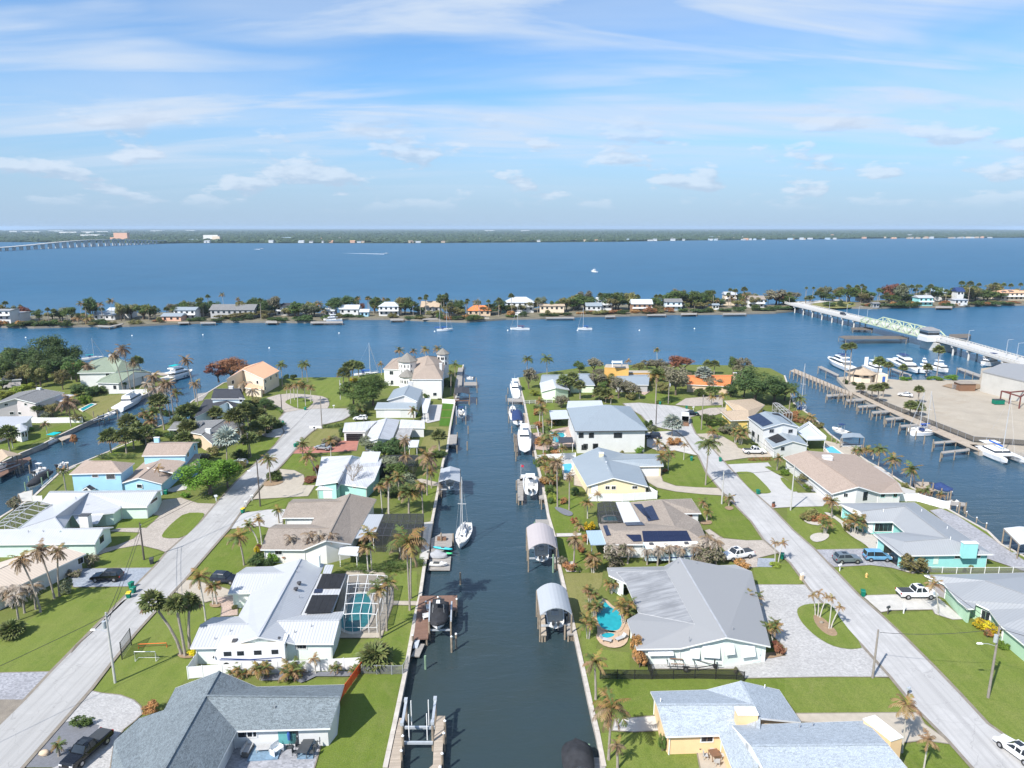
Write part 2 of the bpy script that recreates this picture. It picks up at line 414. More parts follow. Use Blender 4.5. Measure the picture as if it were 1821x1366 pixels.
# ---------------------------------------------------------------- materials of the setting
def water(name,deep,shallow_mix,rough,wave):
 m,nt,N,L,b=nodes_of(name)
 p=wpos(nt)
 mp=N.new('ShaderNodeMapping'); L.new(p,mp.inputs[0]); mp.inputs['Rotation'].default_value=(0,0,R(8)); mp.inputs['Scale'].default_value=(0.55,1.5,1)
 big=tex(nt,p,0.012,5,0.6,0.5)
 sp=N.new('ShaderNodeSeparateXYZ'); L.new(p,sp.inputs[0])
 far=ramp(nt,sp.outputs[1],90,330)
 c=mixn(nt,far,deep,shallow_mix)
 c=mixn(nt,ramp(nt,big,0.3,0.7),c,mixn(nt,0.4,c,tuple(v*0.6 for v in shallow_mix)))
 L.new(c,b.inputs['Base Color'])
 rr=N.new('ShaderNodeMapRange'); L.new(sp.outputs[1],rr.inputs[0]); rr.inputs[1].default_value=120; rr.inputs[2].default_value=700; rr.inputs[3].default_value=rough; rr.inputs[4].default_value=0.42; L.new(rr.outputs[0],b.inputs['Roughness']); b.inputs['IOR'].default_value=1.333; b.inputs['Specular IOR Level'].default_value=0.5
 r1=tex(nt,mp.outputs[0],0.9,5,0.62,0.4)
 r2=tex(nt,mp.outputs[0],0.10,4,0.6,0.8)
 s=N.new('ShaderNodeMath'); s.operation='MULTIPLY_ADD'; L.new(r2,s.inputs[0]); s.inputs[1].default_value=3.0; L.new(r1,s.inputs[2])
 patch=ramp(nt,tex(nt,p,0.02,3,0.6),0.3,0.7)
 st=N.new('ShaderNodeMath'); st.operation='MULTIPLY_ADD'; L.new(patch,st.inputs[0]); st.inputs[1].default_value=wave*0.9; st.inputs[2].default_value=wave*0.6
 cr=ramp(nt,sp.outputs[1],200,330); cm=N.new('ShaderNodeMath'); cm.operation='MULTIPLY_ADD'; L.new(cr,cm.inputs[0]); cm.inputs[1].default_value=0.45; cm.inputs[2].default_value=0.55; sm=N.new('ShaderNodeMath'); sm.operation='MULTIPLY'; L.new(st.outputs[0],sm.inputs[0]); L.new(cm.outputs[0],sm.inputs[1]); st=sm
 bn=N.new('ShaderNodeBump'); L.new(s.outputs[0],bn.inputs['Height']); bn.inputs['Distance'].default_value=0.35
 L.new(st.outputs[0],bn.inputs['Strength'])
 L.new(bn.outputs[0],b.inputs['Normal'])
 MATS[name]=m; return m
water('water',(0.036,0.047,0.039),(0.016,0.102,0.195),0.10,0.5)
grass('ground_grass',(0.121,0.163,0.032),(0.156,0.172,0.052),0.6)
grass('lawn_vivid',(0.118,0.170,0.026),(0.156,0.200,0.040),0.5)
grass('lawn_mid',(0.136,0.190,0.034),(0.182,0.214,0.052),0.4)
grass('lawn_dry',(0.185,0.193,0.057),(0.234,0.214,0.086),0.7)
grass('lawn_turf',(0.064,0.152,0.016),(0.078,0.172,0.023),0.0)
def asphalt(name,col,streak_rot):
 m,nt,N,L,b=nodes_of(name)
 p=wpos(nt)
 mp=N.new('ShaderNodeMapping'); L.new(p,mp.inputs[0]); mp.inputs['Rotation'].default_value=(0,0,R(streak_rot)); mp.inputs['Scale'].default_value=(1.6,0.03,1)
 c=mixn(nt,ramp(nt,tex(nt,p,0.25,7,0.7),0.35,0.7),col,tuple(v*0.78 for v in col))
 pt=N.new('ShaderNodeTexVoronoi'); L.new(p,pt.inputs['Vector']); pt.inputs['Scale'].default_value=0.09; ps=N.new('ShaderNodeSeparateColor'); L.new(pt.outputs['Color'],ps.inputs[0])
 c=mixn(nt,ramp(nt,ps.outputs[0],0.78,0.80),c,tuple(v*0.86 for v in col))
 c=mixn(nt,ramp(nt,tex(nt,mp.outputs[0],1.0,5,0.6),0.45,0.70),c,tuple(v*0.70 for v in col))
 cr=N.new('ShaderNodeTexVoronoi'); cr.feature='DISTANCE_TO_EDGE'; dv=N.new('ShaderNodeTexNoise'); dv.inputs['Scale'].default_value=0.5; L.new(p,dv.inputs['Vector']); dm=N.new('ShaderNodeVectorMath'); dm.operation='MULTIPLY_ADD'; L.new(dv.outputs['Color'],dm.inputs[0]); dm.inputs[1].default_value=(4,4,0); L.new(p,dm.inputs[2]); L.new(dm.outputs[0],cr.inputs['Vector']); cr.inputs['Scale'].default_value=0.16; cr.inputs['Randomness'].default_value=1.0
 lt=N.new('ShaderNodeMath'); lt.operation='LESS_THAN'; L.new(cr.outputs[0],lt.inputs[0]); lt.inputs[1].default_value=0.006
 lm=N.new('ShaderNodeMath'); lm.operation='MULTIPLY'; L.new(lt.outputs[0],lm.inputs[0]); lm.inputs[1].default_value=0.3
 c=mixn(nt,lm.outputs[0],c,tuple(v*0.4 for v in col))
 c=mixn(nt,ramp(nt,tex(nt,p,6,3,0.7),0.5,0.8),c,tuple(v*0.88 for v in col))
 L.new(c,b.inputs['Base Color']); b.inputs['Roughness'].default_value=0.9; b.inputs['Specular IOR Level'].default_value=0.2
 MATS[name]=m
asphalt('road_left',(0.45,0.44,0.425),37); asphalt('road_right',(0.48,0.47,0.46),-33)
mat('concrete',(0.50,0.48,0.44),0.85,var=0.12,scale=0.7,dirt=0.35,dirtcol=(0.30,0.28,0.25))
mat('concrete_tan',(0.42,0.37,0.30),0.85,var=0.12,scale=0.6,dirt=0.4,dirtcol=(0.32,0.28,0.23))
mat('concrete_white',(0.45,0.44,0.425),0.85,var=0.08,scale=0.5,dirt=0.25,dirtcol=(0.42,0.41,0.40))
mat('concrete_red',(0.38,0.16,0.12),0.85,var=0.15,scale=0.8,dirt=0.3,dirtcol=(0.28,0.16,0.13))
mat('seawall',(0.42,0.38,0.33),0.9,var=0.2,scale=0.8,dirt=0.6,dirtcol=(0.14,0.11,0.085))
mat('gutter',(0.27,0.235,0.19),0.95,var=0.3,scale=0.9,fine=0.3)
mat('dirt',(0.20,0.165,0.12),0.95,var=0.35,scale=0.8,fine=0.3)
mat('mulch',(0.36,0.25,0.155),0.95,var=0.3,scale=2,fine=0.4)
mat('mulch_red',(0.17,0.07,0.045),0.95,var=0.3,scale=2,fine=0.4)
mat('gravel_white',(0.56,0.52,0.46),0.95,var=0.15,scale=3,fine=0.35)
mat('gravel_grey',(0.20,0.205,0.225),0.95,var=0.2,scale=3,fine=0.35)
mat('sand_lot',(0.40,0.35,0.28),0.95,var=0.2,scale=0.14,dirt=0.7,dirtcol=(0.31,0.25,0.18),fine=0.1)
mat('sand_shore',(0.17,0.15,0.10),0.95,var=0.4,scale=0.25,dirt=0.9,dirtcol=(0.07,0.085,0.035))
pavers('pavers_white',(0.415,0.405,0.395),0.24,0.14,0.22,0.8,0.2,20)
pavers('pavers_grey',(0.33,0.33,0.35),0.30,0.20,0.3,0.75,0.3,10)
pavers('pavers_tan',(0.42,0.37,0.32),0.22,0.11,0.22,0.75,0.25,40)
pavers('pavers_pink',(0.46,0.35,0.29),0.22,0.11,0.22,0.75,0.25,30)
pavers('pavers_blue',(0.30,0.33,0.37),0.30,0.20,0.15,0.8,0.25,10)
# ---------------------------------------------------------------- water, land, roads
WZ=-1.15
mb=MB(); mb.poly([(-14000,-300,WZ),(14000,-300,WZ),(14000,12000,WZ),(-14000,12000,WZ)])
mb.build('water','water')['kind']='structure'
mb=MB(); mb.poly([(-14000,-300,-4),(14000,-300,-4),(14000,4400,-4),(-14000,4400,-4)])
mb.build('river_bed','dirt')['kind']='structure'
BANK_W=pts('685,1366 703,1282 721,1195 739,1094 747,1060 754,1011 767.6,930.7 777,882 788,820 795,801 800,762 809,714 817,682 824,649')       # left bank of the canal
BANK_E=pts('1074,1364 1062,1301 1052,1260 1040,1205 1023,1127.6 1001.7,1037 993.6,1002 987,958 975,917 968,875 954.5,820 952,806 940.6,757.6 932.5,716 925.6,690.7 921,672')
SIDE_W=pts('-60,985 0,921 57,886 105,842 136,827 187,806 241.6,783 272,763.5 307.5,748 342.7,713 371,697.6 398,681 440,672')   # right bank of the side canal
SIDE_FAR=pts('-60,848 0,824 37,806 70,793 110,772 151.6,752.5 202,730.6 263.6,698.7 290,685 312,674')
BANK_R=pts('1395,668 1412,718 1446,742.6 1476,772.6 1504,793 1543,821 1569,835 1603,857 1631,873 1689,908 1756,945 1779,968 1821,990 1900,1040')
V2=lambda x,y:Vector((x,y,0))
LAND_B=[V2(-9,-60)]+BANK_W+pts('790,648 740,652 690,662 606,671 551,671 500,673')+SIDE_W[::-1]+[V2(-150,-60)]
LAND_C=[V2(15,-60),V2(11,40)]+BANK_E+pts('960,664 1060,650 1200,648 1310,650 1370,655')+BANK_R+[V2(180,-60)]
LAND_A=SIDE_FAR+pts('285,668 200,652 120,643 60,636 0,630 -60,628')+[V2(-330,330),V2(-330,100)]
LAND_D=pts('1488,671 1530,668 1596,675.5 1742,675.5 1745,655 1790,650 1840,640')+[V2(420,310),V2(420,190)]+pts('1860,805 1821,805 1742,803 1724,793 1654,763 1580,731 1513,698.7')
ISL_N=pts('-60,580 0,580 60,581 140,579 230,578 320,574 400,571 480,571 560,572 620,566 700,566 760,569 830,571 900,566 960,565 1040,561 1120,560 1200,557.5 1300,557 1380,555 1412,552')
ISL_S=pts('1422,546 1450,545 1500,546 1560,547 1600,545 1640,545 1700,545 1760,541 1821,541 1900,538')
ISLAND=ISL_N+ISL_S+[ISL_S[-1]+V2(300,60),ISL_S[-1]+V2(250,140)]+[V2(p.x*1.02,p.y+52+14*math.sin(p.x*0.02)) for p in (ISL_N+ISL_S)[::-1]]
for nm,p,m in (('ground',LAND_B,'ground_grass'),('ground',LAND_C,'ground_grass'),('ground',LAND_A,'ground_grass'),('marina_ground',LAND_D,'sand_lot'),('island_ground',ISLAND,'sand_shore')):
 mb=MB(); mb.prism(p,-3.0,0.0,1,0,bottom=False); o=mb.build(nm,[m,'gutter' if m=='sand_shore' else 'seawall']); o['kind']='structure'
LAYER=[0.012]
HARD=[]
def S(name,s,m,smooth=0,dz=None,uv=False):
 p=pts(s)
 if name not in ('lawn','mulch_bed','planting_bed','gravel_bed'):HARD.append([(v.x,v.y) for v in p])
 if smooth:p=rounded(p,smooth)
 if dz is None:LAYER[0]+=0.0015; z=LAYER[0]
 else:z=dz
 if name in ('driveway','path','patio') and len(p)<60:sheet('edging',inset(p,-.16),z-.0007,'gutter')
 return sheet(name,p,z,m,uv=uv)
# lawns
for s,m,sm in (
 ('A2 1345,580 1625,580 1500,1380 960,1380 1040,1080 1110,1060 1130,1000 1200,720','lawn_vivid',0),
 ('A2 600,640 1215,605 1215,660 600,660','lawn_mid',0),
 ('A1 1230,130 1060,310 880,530 725,745 800,770 950,785 1070,825 1120,870 1130,930 1290,880 1560,560 1640,350 1780,130 1700,60 1500,60','lawn_mid',0),
 ('A1 -20,340 300,150 700,-60 1000,-20 640,380 420,600 -20,612','lawn_mid',0),
 ('B1 600,1030 1040,1018 1030,1080 700,1366 200,1400 330,1200','lawn_mid',0),
 ('B2 660,505 500,520 350,560 290,625 40,918 450,860 560,700 640,640','lawn_vivid',0),
 ('B2 500,400 520,330 830,275 990,272 830,310 800,378 680,376','lawn_vivid',0),
 ('B1 930,550 960,500 1050,455 1300,440 1270,480 1190,545','lawn_vivid',0),
 ('B1 800,690 1000,600 890,575 1130,578 1100,620 960,670','lawn_mid',0),
 ('B1 840,735 1100,682 1250,715 1360,755 1240,865 760,878','lawn_mid',0),
 ('C2 430,800 620,730 770,730 600,930 440,960','lawn_vivid',0),
 ('C2 1050,660 1230,665 1240,740 1100,800 920,802 1010,690','lawn_dry',0),
 ('C2 860,850 1000,850 1060,900 1040,1000 960,960 905,990 780,960','lawn_vivid',0),
 ('C2 1000,268 1240,266 1370,290 1300,480 1130,515 1150,450 1060,400','lawn_mid',0),
 ('B2 1530,860 1830,850 1830,1366 1560,1366 1640,1000','lawn_mid',0),
 ('A2 1180,420 1440,290 1560,120 1720,110 1660,500 1340,500 1180,480','lawn_mid',0),
 ('B3 300,420 430,200 430,100 340,80 300,150','lawn_vivid',0),
 ('C3 350,645 520,650 480,830 290,810','lawn_dry',0),
 ('C3 1080,270 1140,380 1100,440 1085,440 1065,290','lawn_vivid',0),
 ('C3 1095,475 1320,465 1330,510 1180,545 1210,610 1130,615','lawn_vivid',0),
 ('B3 1280,290 1420,260 1560,290 1560,560 1340,570 1300,440','lawn_vivid',0),
 ('B3 1340,590 1520,590 1580,780 1460,800 1400,760 1345,700','lawn_vivid',0),
 ('B3 1400,870 1700,860 1690,960 1600,1100 1520,1366 1450,1150','lawn_dry',0),
 ('A3 1460,260 1600,300 1570,390 1821,420 1821,640 1500,600','lawn_mid',0),
 ('A4 -84,610 200,640 1150,640 1821,630 1821,905 1560,910 1400,720 420,735 470,930 100,960 -22,900','lawn_vivid',0),
 ('A4 20,1060 480,1040 560,1190 780,1200 830,1400 60,1400','lawn_mid',0),
 ('A5 -20,630 650,625 800,640 920,760 1000,870 840,905 80,905 -20,790','lawn_mid',0),
 ('A5 730,150 1140,110 1240,160 1400,190 1640,330 1900,480 1900,1250 1680,1090 1330,760 900,330','lawn_mid',0),
 ('A5 880,1190 1000,1110 1180,1115 1290,1160 1420,1340 940,1340','lawn_vivid',0),
 ('B5 360,820 640,805 800,825 960,870 1060,870 1060,1030 830,1032 580,1035 480,960','lawn_mid',0),
 ('B5 0,360 280,350 400,450 480,560 600,620 590,680 200,685 0,495','lawn_mid',0),
 ('B4 530,215 700,240 1040,270 1130,330 1300,480 1390,612 1250,615 1080,590 930,500 880,320 560,290','lawn_vivid',0),
 ('B4 640,0 860,0 940,100 1030,205 860,205 700,190 600,150 620,100','lawn_vivid',0),
 ('C4 680,850 800,850 880,900 1020,1115 860,1110 700,1090 600,1050','lawn_vivid',0),
 ('C4 810,570 860,560 1010,590 1100,640 1120,700 1010,720 840,700','lawn_vivid',0),
 ('C4 820,490 1050,480 1050,500 860,520','lawn_mid',0),('C4 420,410 540,385 620,390 780,440 780,465 700,478 540,465','lawn_vivid',0),
 ('C4 1080,915 1440,905 1420,925 1100,938','lawn_mid',0),
 ('B4 1290,820 1580,790 1690,930 1650,955 1340,958','lawn_mid',0),
 ('B5 1220,370 1300,400 1600,590 1560,595 1400,530','lawn_vivid',0),('B5 1640,640 1821,740 1821,770 1630,650','lawn_vivid',0),
 ('C1 -20,930 120,880 560,740 680,720 700,740 520,810 60,980','lawn_vivid',0),('C1 640,610 760,530 980,510 1230,440 1230,480 920,640 760,700','lawn_dry',0),
 ('C1 860,990 960,920 1100,870 1110,890 960,990','lawn_vivid',0),
 ('C3 465,467 557,467 550,512 455,512','lawn_turf',0),('C3 452,522 550,522 545,572 443,572','lawn_turf',0),('C3 440,582 545,582 535,640 440,640','lawn_turf',0),
 ('D5 180,215 400,195 520,205 530,245 330,255 200,235','lawn_dry',1)):
 S('lawn',s,m,sm)
# drives, paths, patios
for nm,s,m,sm in (
 ('driveway','A1 -20,616 417,606 217,826 -20,826','pavers_grey',0),('gravel_drive','A1 -20,829 215,829 0,1040 -20,1040','gutter',0),
 ('driveway','A1 715,757 800,776 950,792 1060,832 1112,880 1124,940 1060,1000 980,1060 905,1160 870,1366 850,1600 100,1600 430,1366 600,1280 760,1090 590,985 500,1012','pavers_white',0),
 ('gravel_bed','A1 500,1014 590,985 790,1030 740,1160 560,1310 430,1366 170,1366','gravel_grey',0),
 ('driveway','B1 640,875 1246,868 1190,950 1140,1005 1060,1016 600,1022 560,960','pavers_blue',0),
 ('driveway','B1 1210,430 1320,320 1460,300 1600,345 1745,350 1660,450 1500,620 1362,746 1290,718 1130,680 960,710 800,760 690,745 940,690 1090,630 1140,580 890,570 960,548 1190,545 1300,445','pavers_tan',0),
 ('driveway','B1 1330,245 1440,200 1520,180 1510,230 1400,252','concrete',0),
 ('driveway','C2 630,690 800,655 835,650 838,690 770,732 640,725','concrete',1),
 ('driveway','C2 635,435 800,388 1000,400 1130,418 1155,470 1130,517 950,520 810,547 770,520 700,470','pavers_tan',1),
 ('driveway','C2 868,855 922,806 1080,801 1190,806 1230,760 1382,735 1360,832 1200,842 1060,850','concrete_red',0),
 ('driveway','C2 770,975 880,985 950,1020 962,1060 940,1100 1040,1100 1000,1160 985,1182 565,1207 650,1105 720,1060 800,1060','concrete_tan',0),
 ('driveway','B2 470,420 500,402 680,378 812,375 790,440 790,492 740,492 690,517 620,502 368,527','concrete_white',0),
 ('driveway','B2 30,922 110,926 330,980 440,1020 440,1052 300,1060 200,1090 -40,1010','concrete_tan',0),
 ('path','B2 235,1060 440,1045 440,1190 320,1200 330,1130','pavers_pink',0),
 ('patio','A2 300,1095 1040,1078 985,1266 960,1500 200,1500 260,1266','pavers_grey',0),
 ('driveway','P 1345,1041 1432,1041 1501,1113 1536,1150 1586,1204.5 1480,1204 1325,1206.5 1312,1190 1160,1190 1160,1174 1350,1170 1398,1168 1395,1150 1340,1100 1335,1060','pavers_white',0),
 ('driveway','B4 930,540 960,530 1060,600 1250,617 1390,615 1510,705 1330,750 1330,820 1270,822 1090,700','pavers_tan',0),
 ('mat','B4 1335,752 1470,755 1442,822 1327,820','pavers_blue',0),
 ('driveway','B4 430,100 580,100 600,160 700,195 860,207 1045,212 1068,268 900,257 700,237 560,207 490,165','concrete_tan',0),
 ('driveway','C4 1098,940 1410,925 1475,1010 1560,1060 1640,1160 1821,1160 B5 345,250 340,275 270,350 20,356 B4 1490,362 1430,367 1280,230','concrete_white',0),
 ('driveway','C4 847,705 960,700 1060,722 1160,780 1180,812 1250,832 1330,800 1440,860 1440,880 1260,885 1070,912 1040,885','concrete_tan',0),
 ('driveway','C4 480,690 720,680 770,730 890,790 880,870 830,862 700,832 560,832 480,800','concrete',0),
 ('driveway','B5 205,687 580,680 700,740 830,800 1060,850 960,867 800,822 640,802 362,817 290,760','pavers_grey',0),
 ('driveway','B5 580,1040 830,1032 1150,1050 1270,1150 1350,1220 1270,1222 1140,1180 1120,1145 800,1150 722,1165','concrete',0),
 ('driveway','A5 60,912 1000,905 1050,990 1262,1142 1050,1112 880,1130 690,1020 100,968','concrete_tan',0),
 ('path','A4 150,960 470,930 490,1040 290,1050 130,1040','concrete',0),
 ('patio','A4 780,1195 1000,1180 1060,1340 1080,1500 840,1500','concrete_tan',0),
 ('patio','B5 1100,385 1180,370 1300,420 1560,590 1640,650 1850,790 1850,860 1500,740 1400,620','pavers_grey',0),
 ('path','B3 1345,563 1530,560 1530,582 1345,586','concrete',0),('path','B3 250,150 300,140 430,170 440,190 380,195 280,160','concrete_tan',0),
 ('path','B2 1640,1085 1830,1088 1830,1115 1640,1112','concrete_tan',0),
 ('patio','B2 1290,850 1560,850 1640,990 1640,1100 1550,1366 1220,1366 1180,1240','concrete_tan',0),
 ('patio','C3 330,480 460,478 440,600 350,620 300,600','concrete_white',0),
 ('patio','B3 1560,20 1480,20 1480,190 1540,200 1590,260','concrete_tan',0),
 ('patio','C3 1160,700 1480,640 1500,800 1240,830 1170,820','pavers_pink',0),
 ('patio','C3 1380,900 1480,880 1500,1010 1400,1060','concrete_white',0),
 ('patio','B5 600,30 720,50 830,150 900,210 1010,240 1160,300 1000,300 800,200','concrete_white',0),
 ('patio','C5 290,840 420,870 560,950 440,960 280,940','concrete_tan',0),
 ('patio','B3 320,480 390,470 370,600 350,760 290,760 310,590','concrete',0),
 ('driveway','C4 430,390 490,360 500,375 460,405','pavers_pink',0),('driveway','C4 700,480 780,430 900,420 1060,400 1060,480 830,490','pavers_tan',0),
 ('driveway','C4 865,530 960,505 1090,500 1090,530 1000,560 870,560','pavers_tan',0),
 ('path','B1 150,270 260,240 260,330 180,330','concrete',0)):
 S(nm,s,m,sm)
ROAD_L=pts('-150,1440 -40,1332 0,1292 48,1245 94,1195.5 143,1145 219.5,1066.7 279,1006.7 299,982.5 329.5,956 360,927.6 382,901 419,860 456,824.5 490.7,792 507,769 502,757.6 497,746 507,734.5 539,729 576,727.6 615,727.6 634,722 624,739 608,748 573.7,756 553,769 537,783 523,801.4 502,825.6 472,854.5 458.4,870.6 433,903 407.6,940 387,963 327,1032 275.5,1087 237,1129.4 197,1178.7 161,1225.7 112,1281.7 38,1366 -60,1480')
ROAD_R=pts('1850,1370 1788,1313 1753.7,1289 1705,1235.7 1656.6,1185 1608,1136 1566.5,1097 1525,1060 1481,1014 1446,977 1409,944.6 1370,904 1335,873 1307.6,845 1284.5,820 1262,795 1236,772 1229,757 1226,742 C4 870,560 850,545 800,515 700,490 560,478 420,465 300,470 330,500 440,560 490,620 560,650 700,680 770,730 840,830 880,870 P 1257,841 1277.6,866 1300.6,891.5 1337.5,928.4 1359.4,960.7 1406.7,1002 1441,1048 1501.7,1113 1536,1150 1585,1204.5 1631,1261 1686.7,1316.6 1730.6,1366 1790,1440')
for p,m in ((ROAD_L,'road_left'),(ROAD_R,'road_right')):
 sheet('road_edge',inset(p,-0.45),0.165,'gutter')
 sheet('road',p,0.170,m)
# things that lie over the drives: grass islands, beds
LAYER[0]=0.174
for nm,s,m,sm in (
 ('lawn','B1 1500,425 1640,422 1660,440 1590,530 1490,628 1320,632 1308,600 1400,500','lawn_vivid',1),('lawn','C2 805,455 870,425 960,428 1030,450 1020,475 970,515 900,508 830,475','lawn_vivid',1),
 ('lawn','A5 72,120 90,90 150,68 250,64 335,64 430,215 590,402 520,416 430,412 330,385 220,320 130,235 85,170','lawn_mid',1),
 ('mulch_bed','A5 195,165 215,150 260,165 320,215 385,285 382,312 340,318 280,290 220,230','mulch',1),
 ('lawn','C4 1160,1005 1190,997 1270,997 1310,1015 1442,1150 1420,1165 1340,1166 1290,1150','lawn_mid',1),('lawn','C4 1495,1045 1540,1042 1658,1150 1590,1152','lawn_mid',1),
 ('planting_bed','B5 50,140 110,140 240,215 250,242 150,236','gravel_grey',0),('planting_bed','C4 1385,960 1420,955 1500,990 1560,1000 1560,1020 1480,1015','lawn_mid',0),
 ('gravel_bed','B5 110,440 140,432 260,470 330,460 300,500 210,500 140,480','gravel_white',1),('gravel_bed','B5 170,600 185,570 250,555 320,565 322,590 280,620 210,632','gravel_white',1),
 ('gravel_bed','B5 270,400 320,400 420,460 520,540 660,570 720,600 730,690 640,690 590,640 500,590 440,540 400,470','gravel_white',1),
 ('gravel_bed','B5 830,800 900,820 1060,830 1070,850 980,866 900,860','gravel_white',1),
 ('planting_bed','C2 650,1080 700,1060 800,1065 790,1085 720,1108 640,1108','mulch',1),('mulch_bed','C2 950,1050 1050,1020 1060,1070 980,1090','mulch_red',1),
 ('mulch_bed','B2 225,1115 240,1098 300,1100 320,1115 300,1135 240,1135','mulch',1),('mulch_bed','A1 1405,475 1420,455 1500,470 1545,480 1530,500 1440,505','mulch',1),
 ('planting_bed','A2 590,600 750,575 1240,560 1290,590 1230,600 1000,600 940,630 890,648 840,625 600,632','gravel_grey',0),
 ('mulch_bed','A4 1270,450 1400,440 1470,400 1475,425 1440,470 1340,490 1275,490','mulch',1),('planting_bed','B3 1320,365 1350,357 1450,390 1475,415 1450,432 1390,420','gravel_grey',1),
 ('mulch_bed','B4 1070,365 1100,352 1140,358 1150,375 1110,388','mulch',1),('mulch_bed','B4 880,470 960,460 985,475 970,495 900,495','mulch',1),('planting_bed','B3 1385,790 1470,780 1530,860 1420,862','gravel_white',0),
 ('mulch_bed','A4 290,430 380,520 380,560 300,520 270,470','mulch',1),('planting_bed','B2 560,690 600,640 640,700 590,715','mulch',1),
 ('dirt_verge','A1 600,400 740,290 960,60 1010,30 985,40 830,200 650,372 560,470','dirt',0),('dirt_patch','C5 1150,410 1480,395 1490,450 1310,450','mulch',1),
 ('island_road','D5 70,230 110,205 420,180 430,192 180,218 120,240','concrete',0)):
 S(nm,s,m,sm)
# seawalls
def seawall(p,label,seg=4.0,w=0.55,z=0.16):
 t=thing('seawall',label,'seawall',p[len(p)//2]); t['label']=label
 wl=MB()
 for a,b in zip(p,p[1:]):wl.beam(a+Vector((0,0,-1.55)),b+Vector((0,0,-1.55)),0.3,2.9)
 wl.build('wall','seawall',t)
 for a,b in zip(p,p[1:]):
  d=b-a; n=max(1,round(d.length/seg)); g=d.normalized()*0.025
  for i in range(n):
   q,r=a+d*(i/n),a+d*((i+1)/n)
   MB().beam(q+g+Vector((0,0,z/2-.02)),r-g+Vector((0,0,z/2-.02)),w,z).build('cap_section','concrete_cap',t)
mat('concrete_cap',(0.50,0.455,0.40),0.9,var=0.16,scale=0.9,dirt=0.5,dirtcol=(0.26,0.22,0.18))
seawall(BANK_W[6:],'concrete seawall from behind the white sailboat up to the turreted house',5)
seawall(BANK_W[:7],'concrete seawall below the lawn of the grey-shingled house',3)
seawall(BANK_E,'long pale concrete seawall cap along the boathouse side of the canal',4)
seawall(SIDE_W,'concrete seawall along the blue house side of the narrow side canal',8)
seawall(SIDE_FAR,'concrete seawall along the far lawn bank of the narrow side canal',8)
seawall(BANK_R,'seawall behind the houses facing the marina piers',8)
# ---------------------------------------------------------------- houses
for nm,c in (('white',(0.64,0.64,0.63)),('offwhite',(0.70,0.69,0.66)),('mint',(0.62,0.76,0.66)),('pale_mint',(0.70,0.77,0.72)),('aqua',(0.30,0.64,0.62)),('sky_blue',(0.36,0.60,0.74)),
   ('peach',(0.80,0.56,0.32)),('cream',(0.78,0.66,0.43)),('beige',(0.72,0.60,0.46)),('mauve',(0.58,0.53,0.53)),('sage',(0.38,0.56,0.40)),('teal_wall',(0.36,0.62,0.56)),
   ('ochre',(0.62,0.36,0.10)),('tan_wall',(0.60,0.46,0.32)),('yellow_wall',(0.72,0.52,0.16)),('pale_blue',(0.58,0.68,0.74)),('lime',(0.70,0.80,0.60)),('brick_brown',(0.32,0.19,0.12)),
   ('grey_wall',(0.42,0.42,0.42)),('salmon',(0.68,0.40,0.28))):
 mat('wall_'+nm,c,0.8,var=0.06,scale=0.5,dirt=0.12,dirtcol=tuple(v*0.7 for v in c))
mat('trim_white',(0.80,0.80,0.79),0.5,var=0.04); mat('trim_dark',(0.07,0.07,0.075),0.5); mat('trim_grey',(0.38,0.39,0.41),0.5)
mat('glass',(0.022,0.028,0.035),0.06,var=0.3,scale=0.5,spec=0.6); mat('black',(0.015,0.015,0.017),0.5,var=0.2); mat('door_teal',(0.12,0.36,0.36),0.5); mat('door_wood',(0.20,0.09,0.05),0.5)
mat('shutter_white',(0.82,0.82,0.82),0.5,var=0.03); mat('garage_white',(0.74,0.74,0.73),0.5,var=0.04)
shingle('sh_grey',(0.175,0.205,0.222),0.36); shingle('sh_pale',(0.344,0.385,0.426),0.22,stain=0.12); shingle('sh_taupe',(0.30,0.255,0.215),0.2,stain=0.3); shingle('sh_brown',(0.36,0.285,0.235),0.16,stain=0.15)
shingle('sh_tan',(0.44,0.345,0.25),0.16,stain=0.15); shingle('sh_charcoal',(0.055,0.058,0.068),0.3); shingle('sh_midgrey',(0.20,0.20,0.20),0.28); shingle('sh_green',(0.24,0.285,0.215),0.15)
shingle('sh_castle',(0.36,0.29,0.235),0.15); shingle('sh_castle_grey',(0.24,0.225,0.20),0.2); shingle('tile_orange',(0.62,0.21,0.075),0.25,0.28,0.30,0.2); shingle('tile_peach',(0.66,0.38,0.235),0.16,0.28,0.30,0.15)
ribbed('metal_white',(0.49,0.50,0.515),0.42,0.35,0.22,depth=0.8); ribbed('metal_white_old',(0.56,0.57,0.585),0.5,0.5,0.75,depth=0.7,stainc=(0.30,0.29,0.29)); ribbed('metal_bluegrey',(0.289,0.332,0.365),0.42,0.4,0.25)
ribbed('metal_grey',(0.315,0.327,0.340),0.42,0.42,0.35,stainc=(0.26,0.27,0.28)); ribbed('metal_pale',(0.55,0.58,0.60),0.4,0.4,0.2); ribbed('metal_beige',(0.62,0.52,0.42),0.45,0.45,0.3); ribbed('membrane',(0.33,0.335,0.345),2.4,0.6,1.0,depth=0.1,stainc=(0.11,0.115,0.125))
ribbed('roof_ash',(0.296,0.300,0.307),0.15,0.7,0.7,depth=0.3,stainc=(0.30,0.305,0.31),across=True); ribbed('awning_white',(0.62,0.63,0.64),0.3,0.35,0.08); ribbed('awning_blue',(0.36,0.47,0.56),0.3,0.4,0.1)
ribbed('stained_flat',(0.42,0.41,0.40),0.6,0.6,1.0,stainc=(0.14,0.14,0.14)); ribbed('canopy_taupe',(0.44,0.40,0.40),0.4,0.7,0.15,depth=0.1); ribbed('canopy_grey',(0.400,0.424,0.448),0.4,0.6,0.15,depth=0.2)
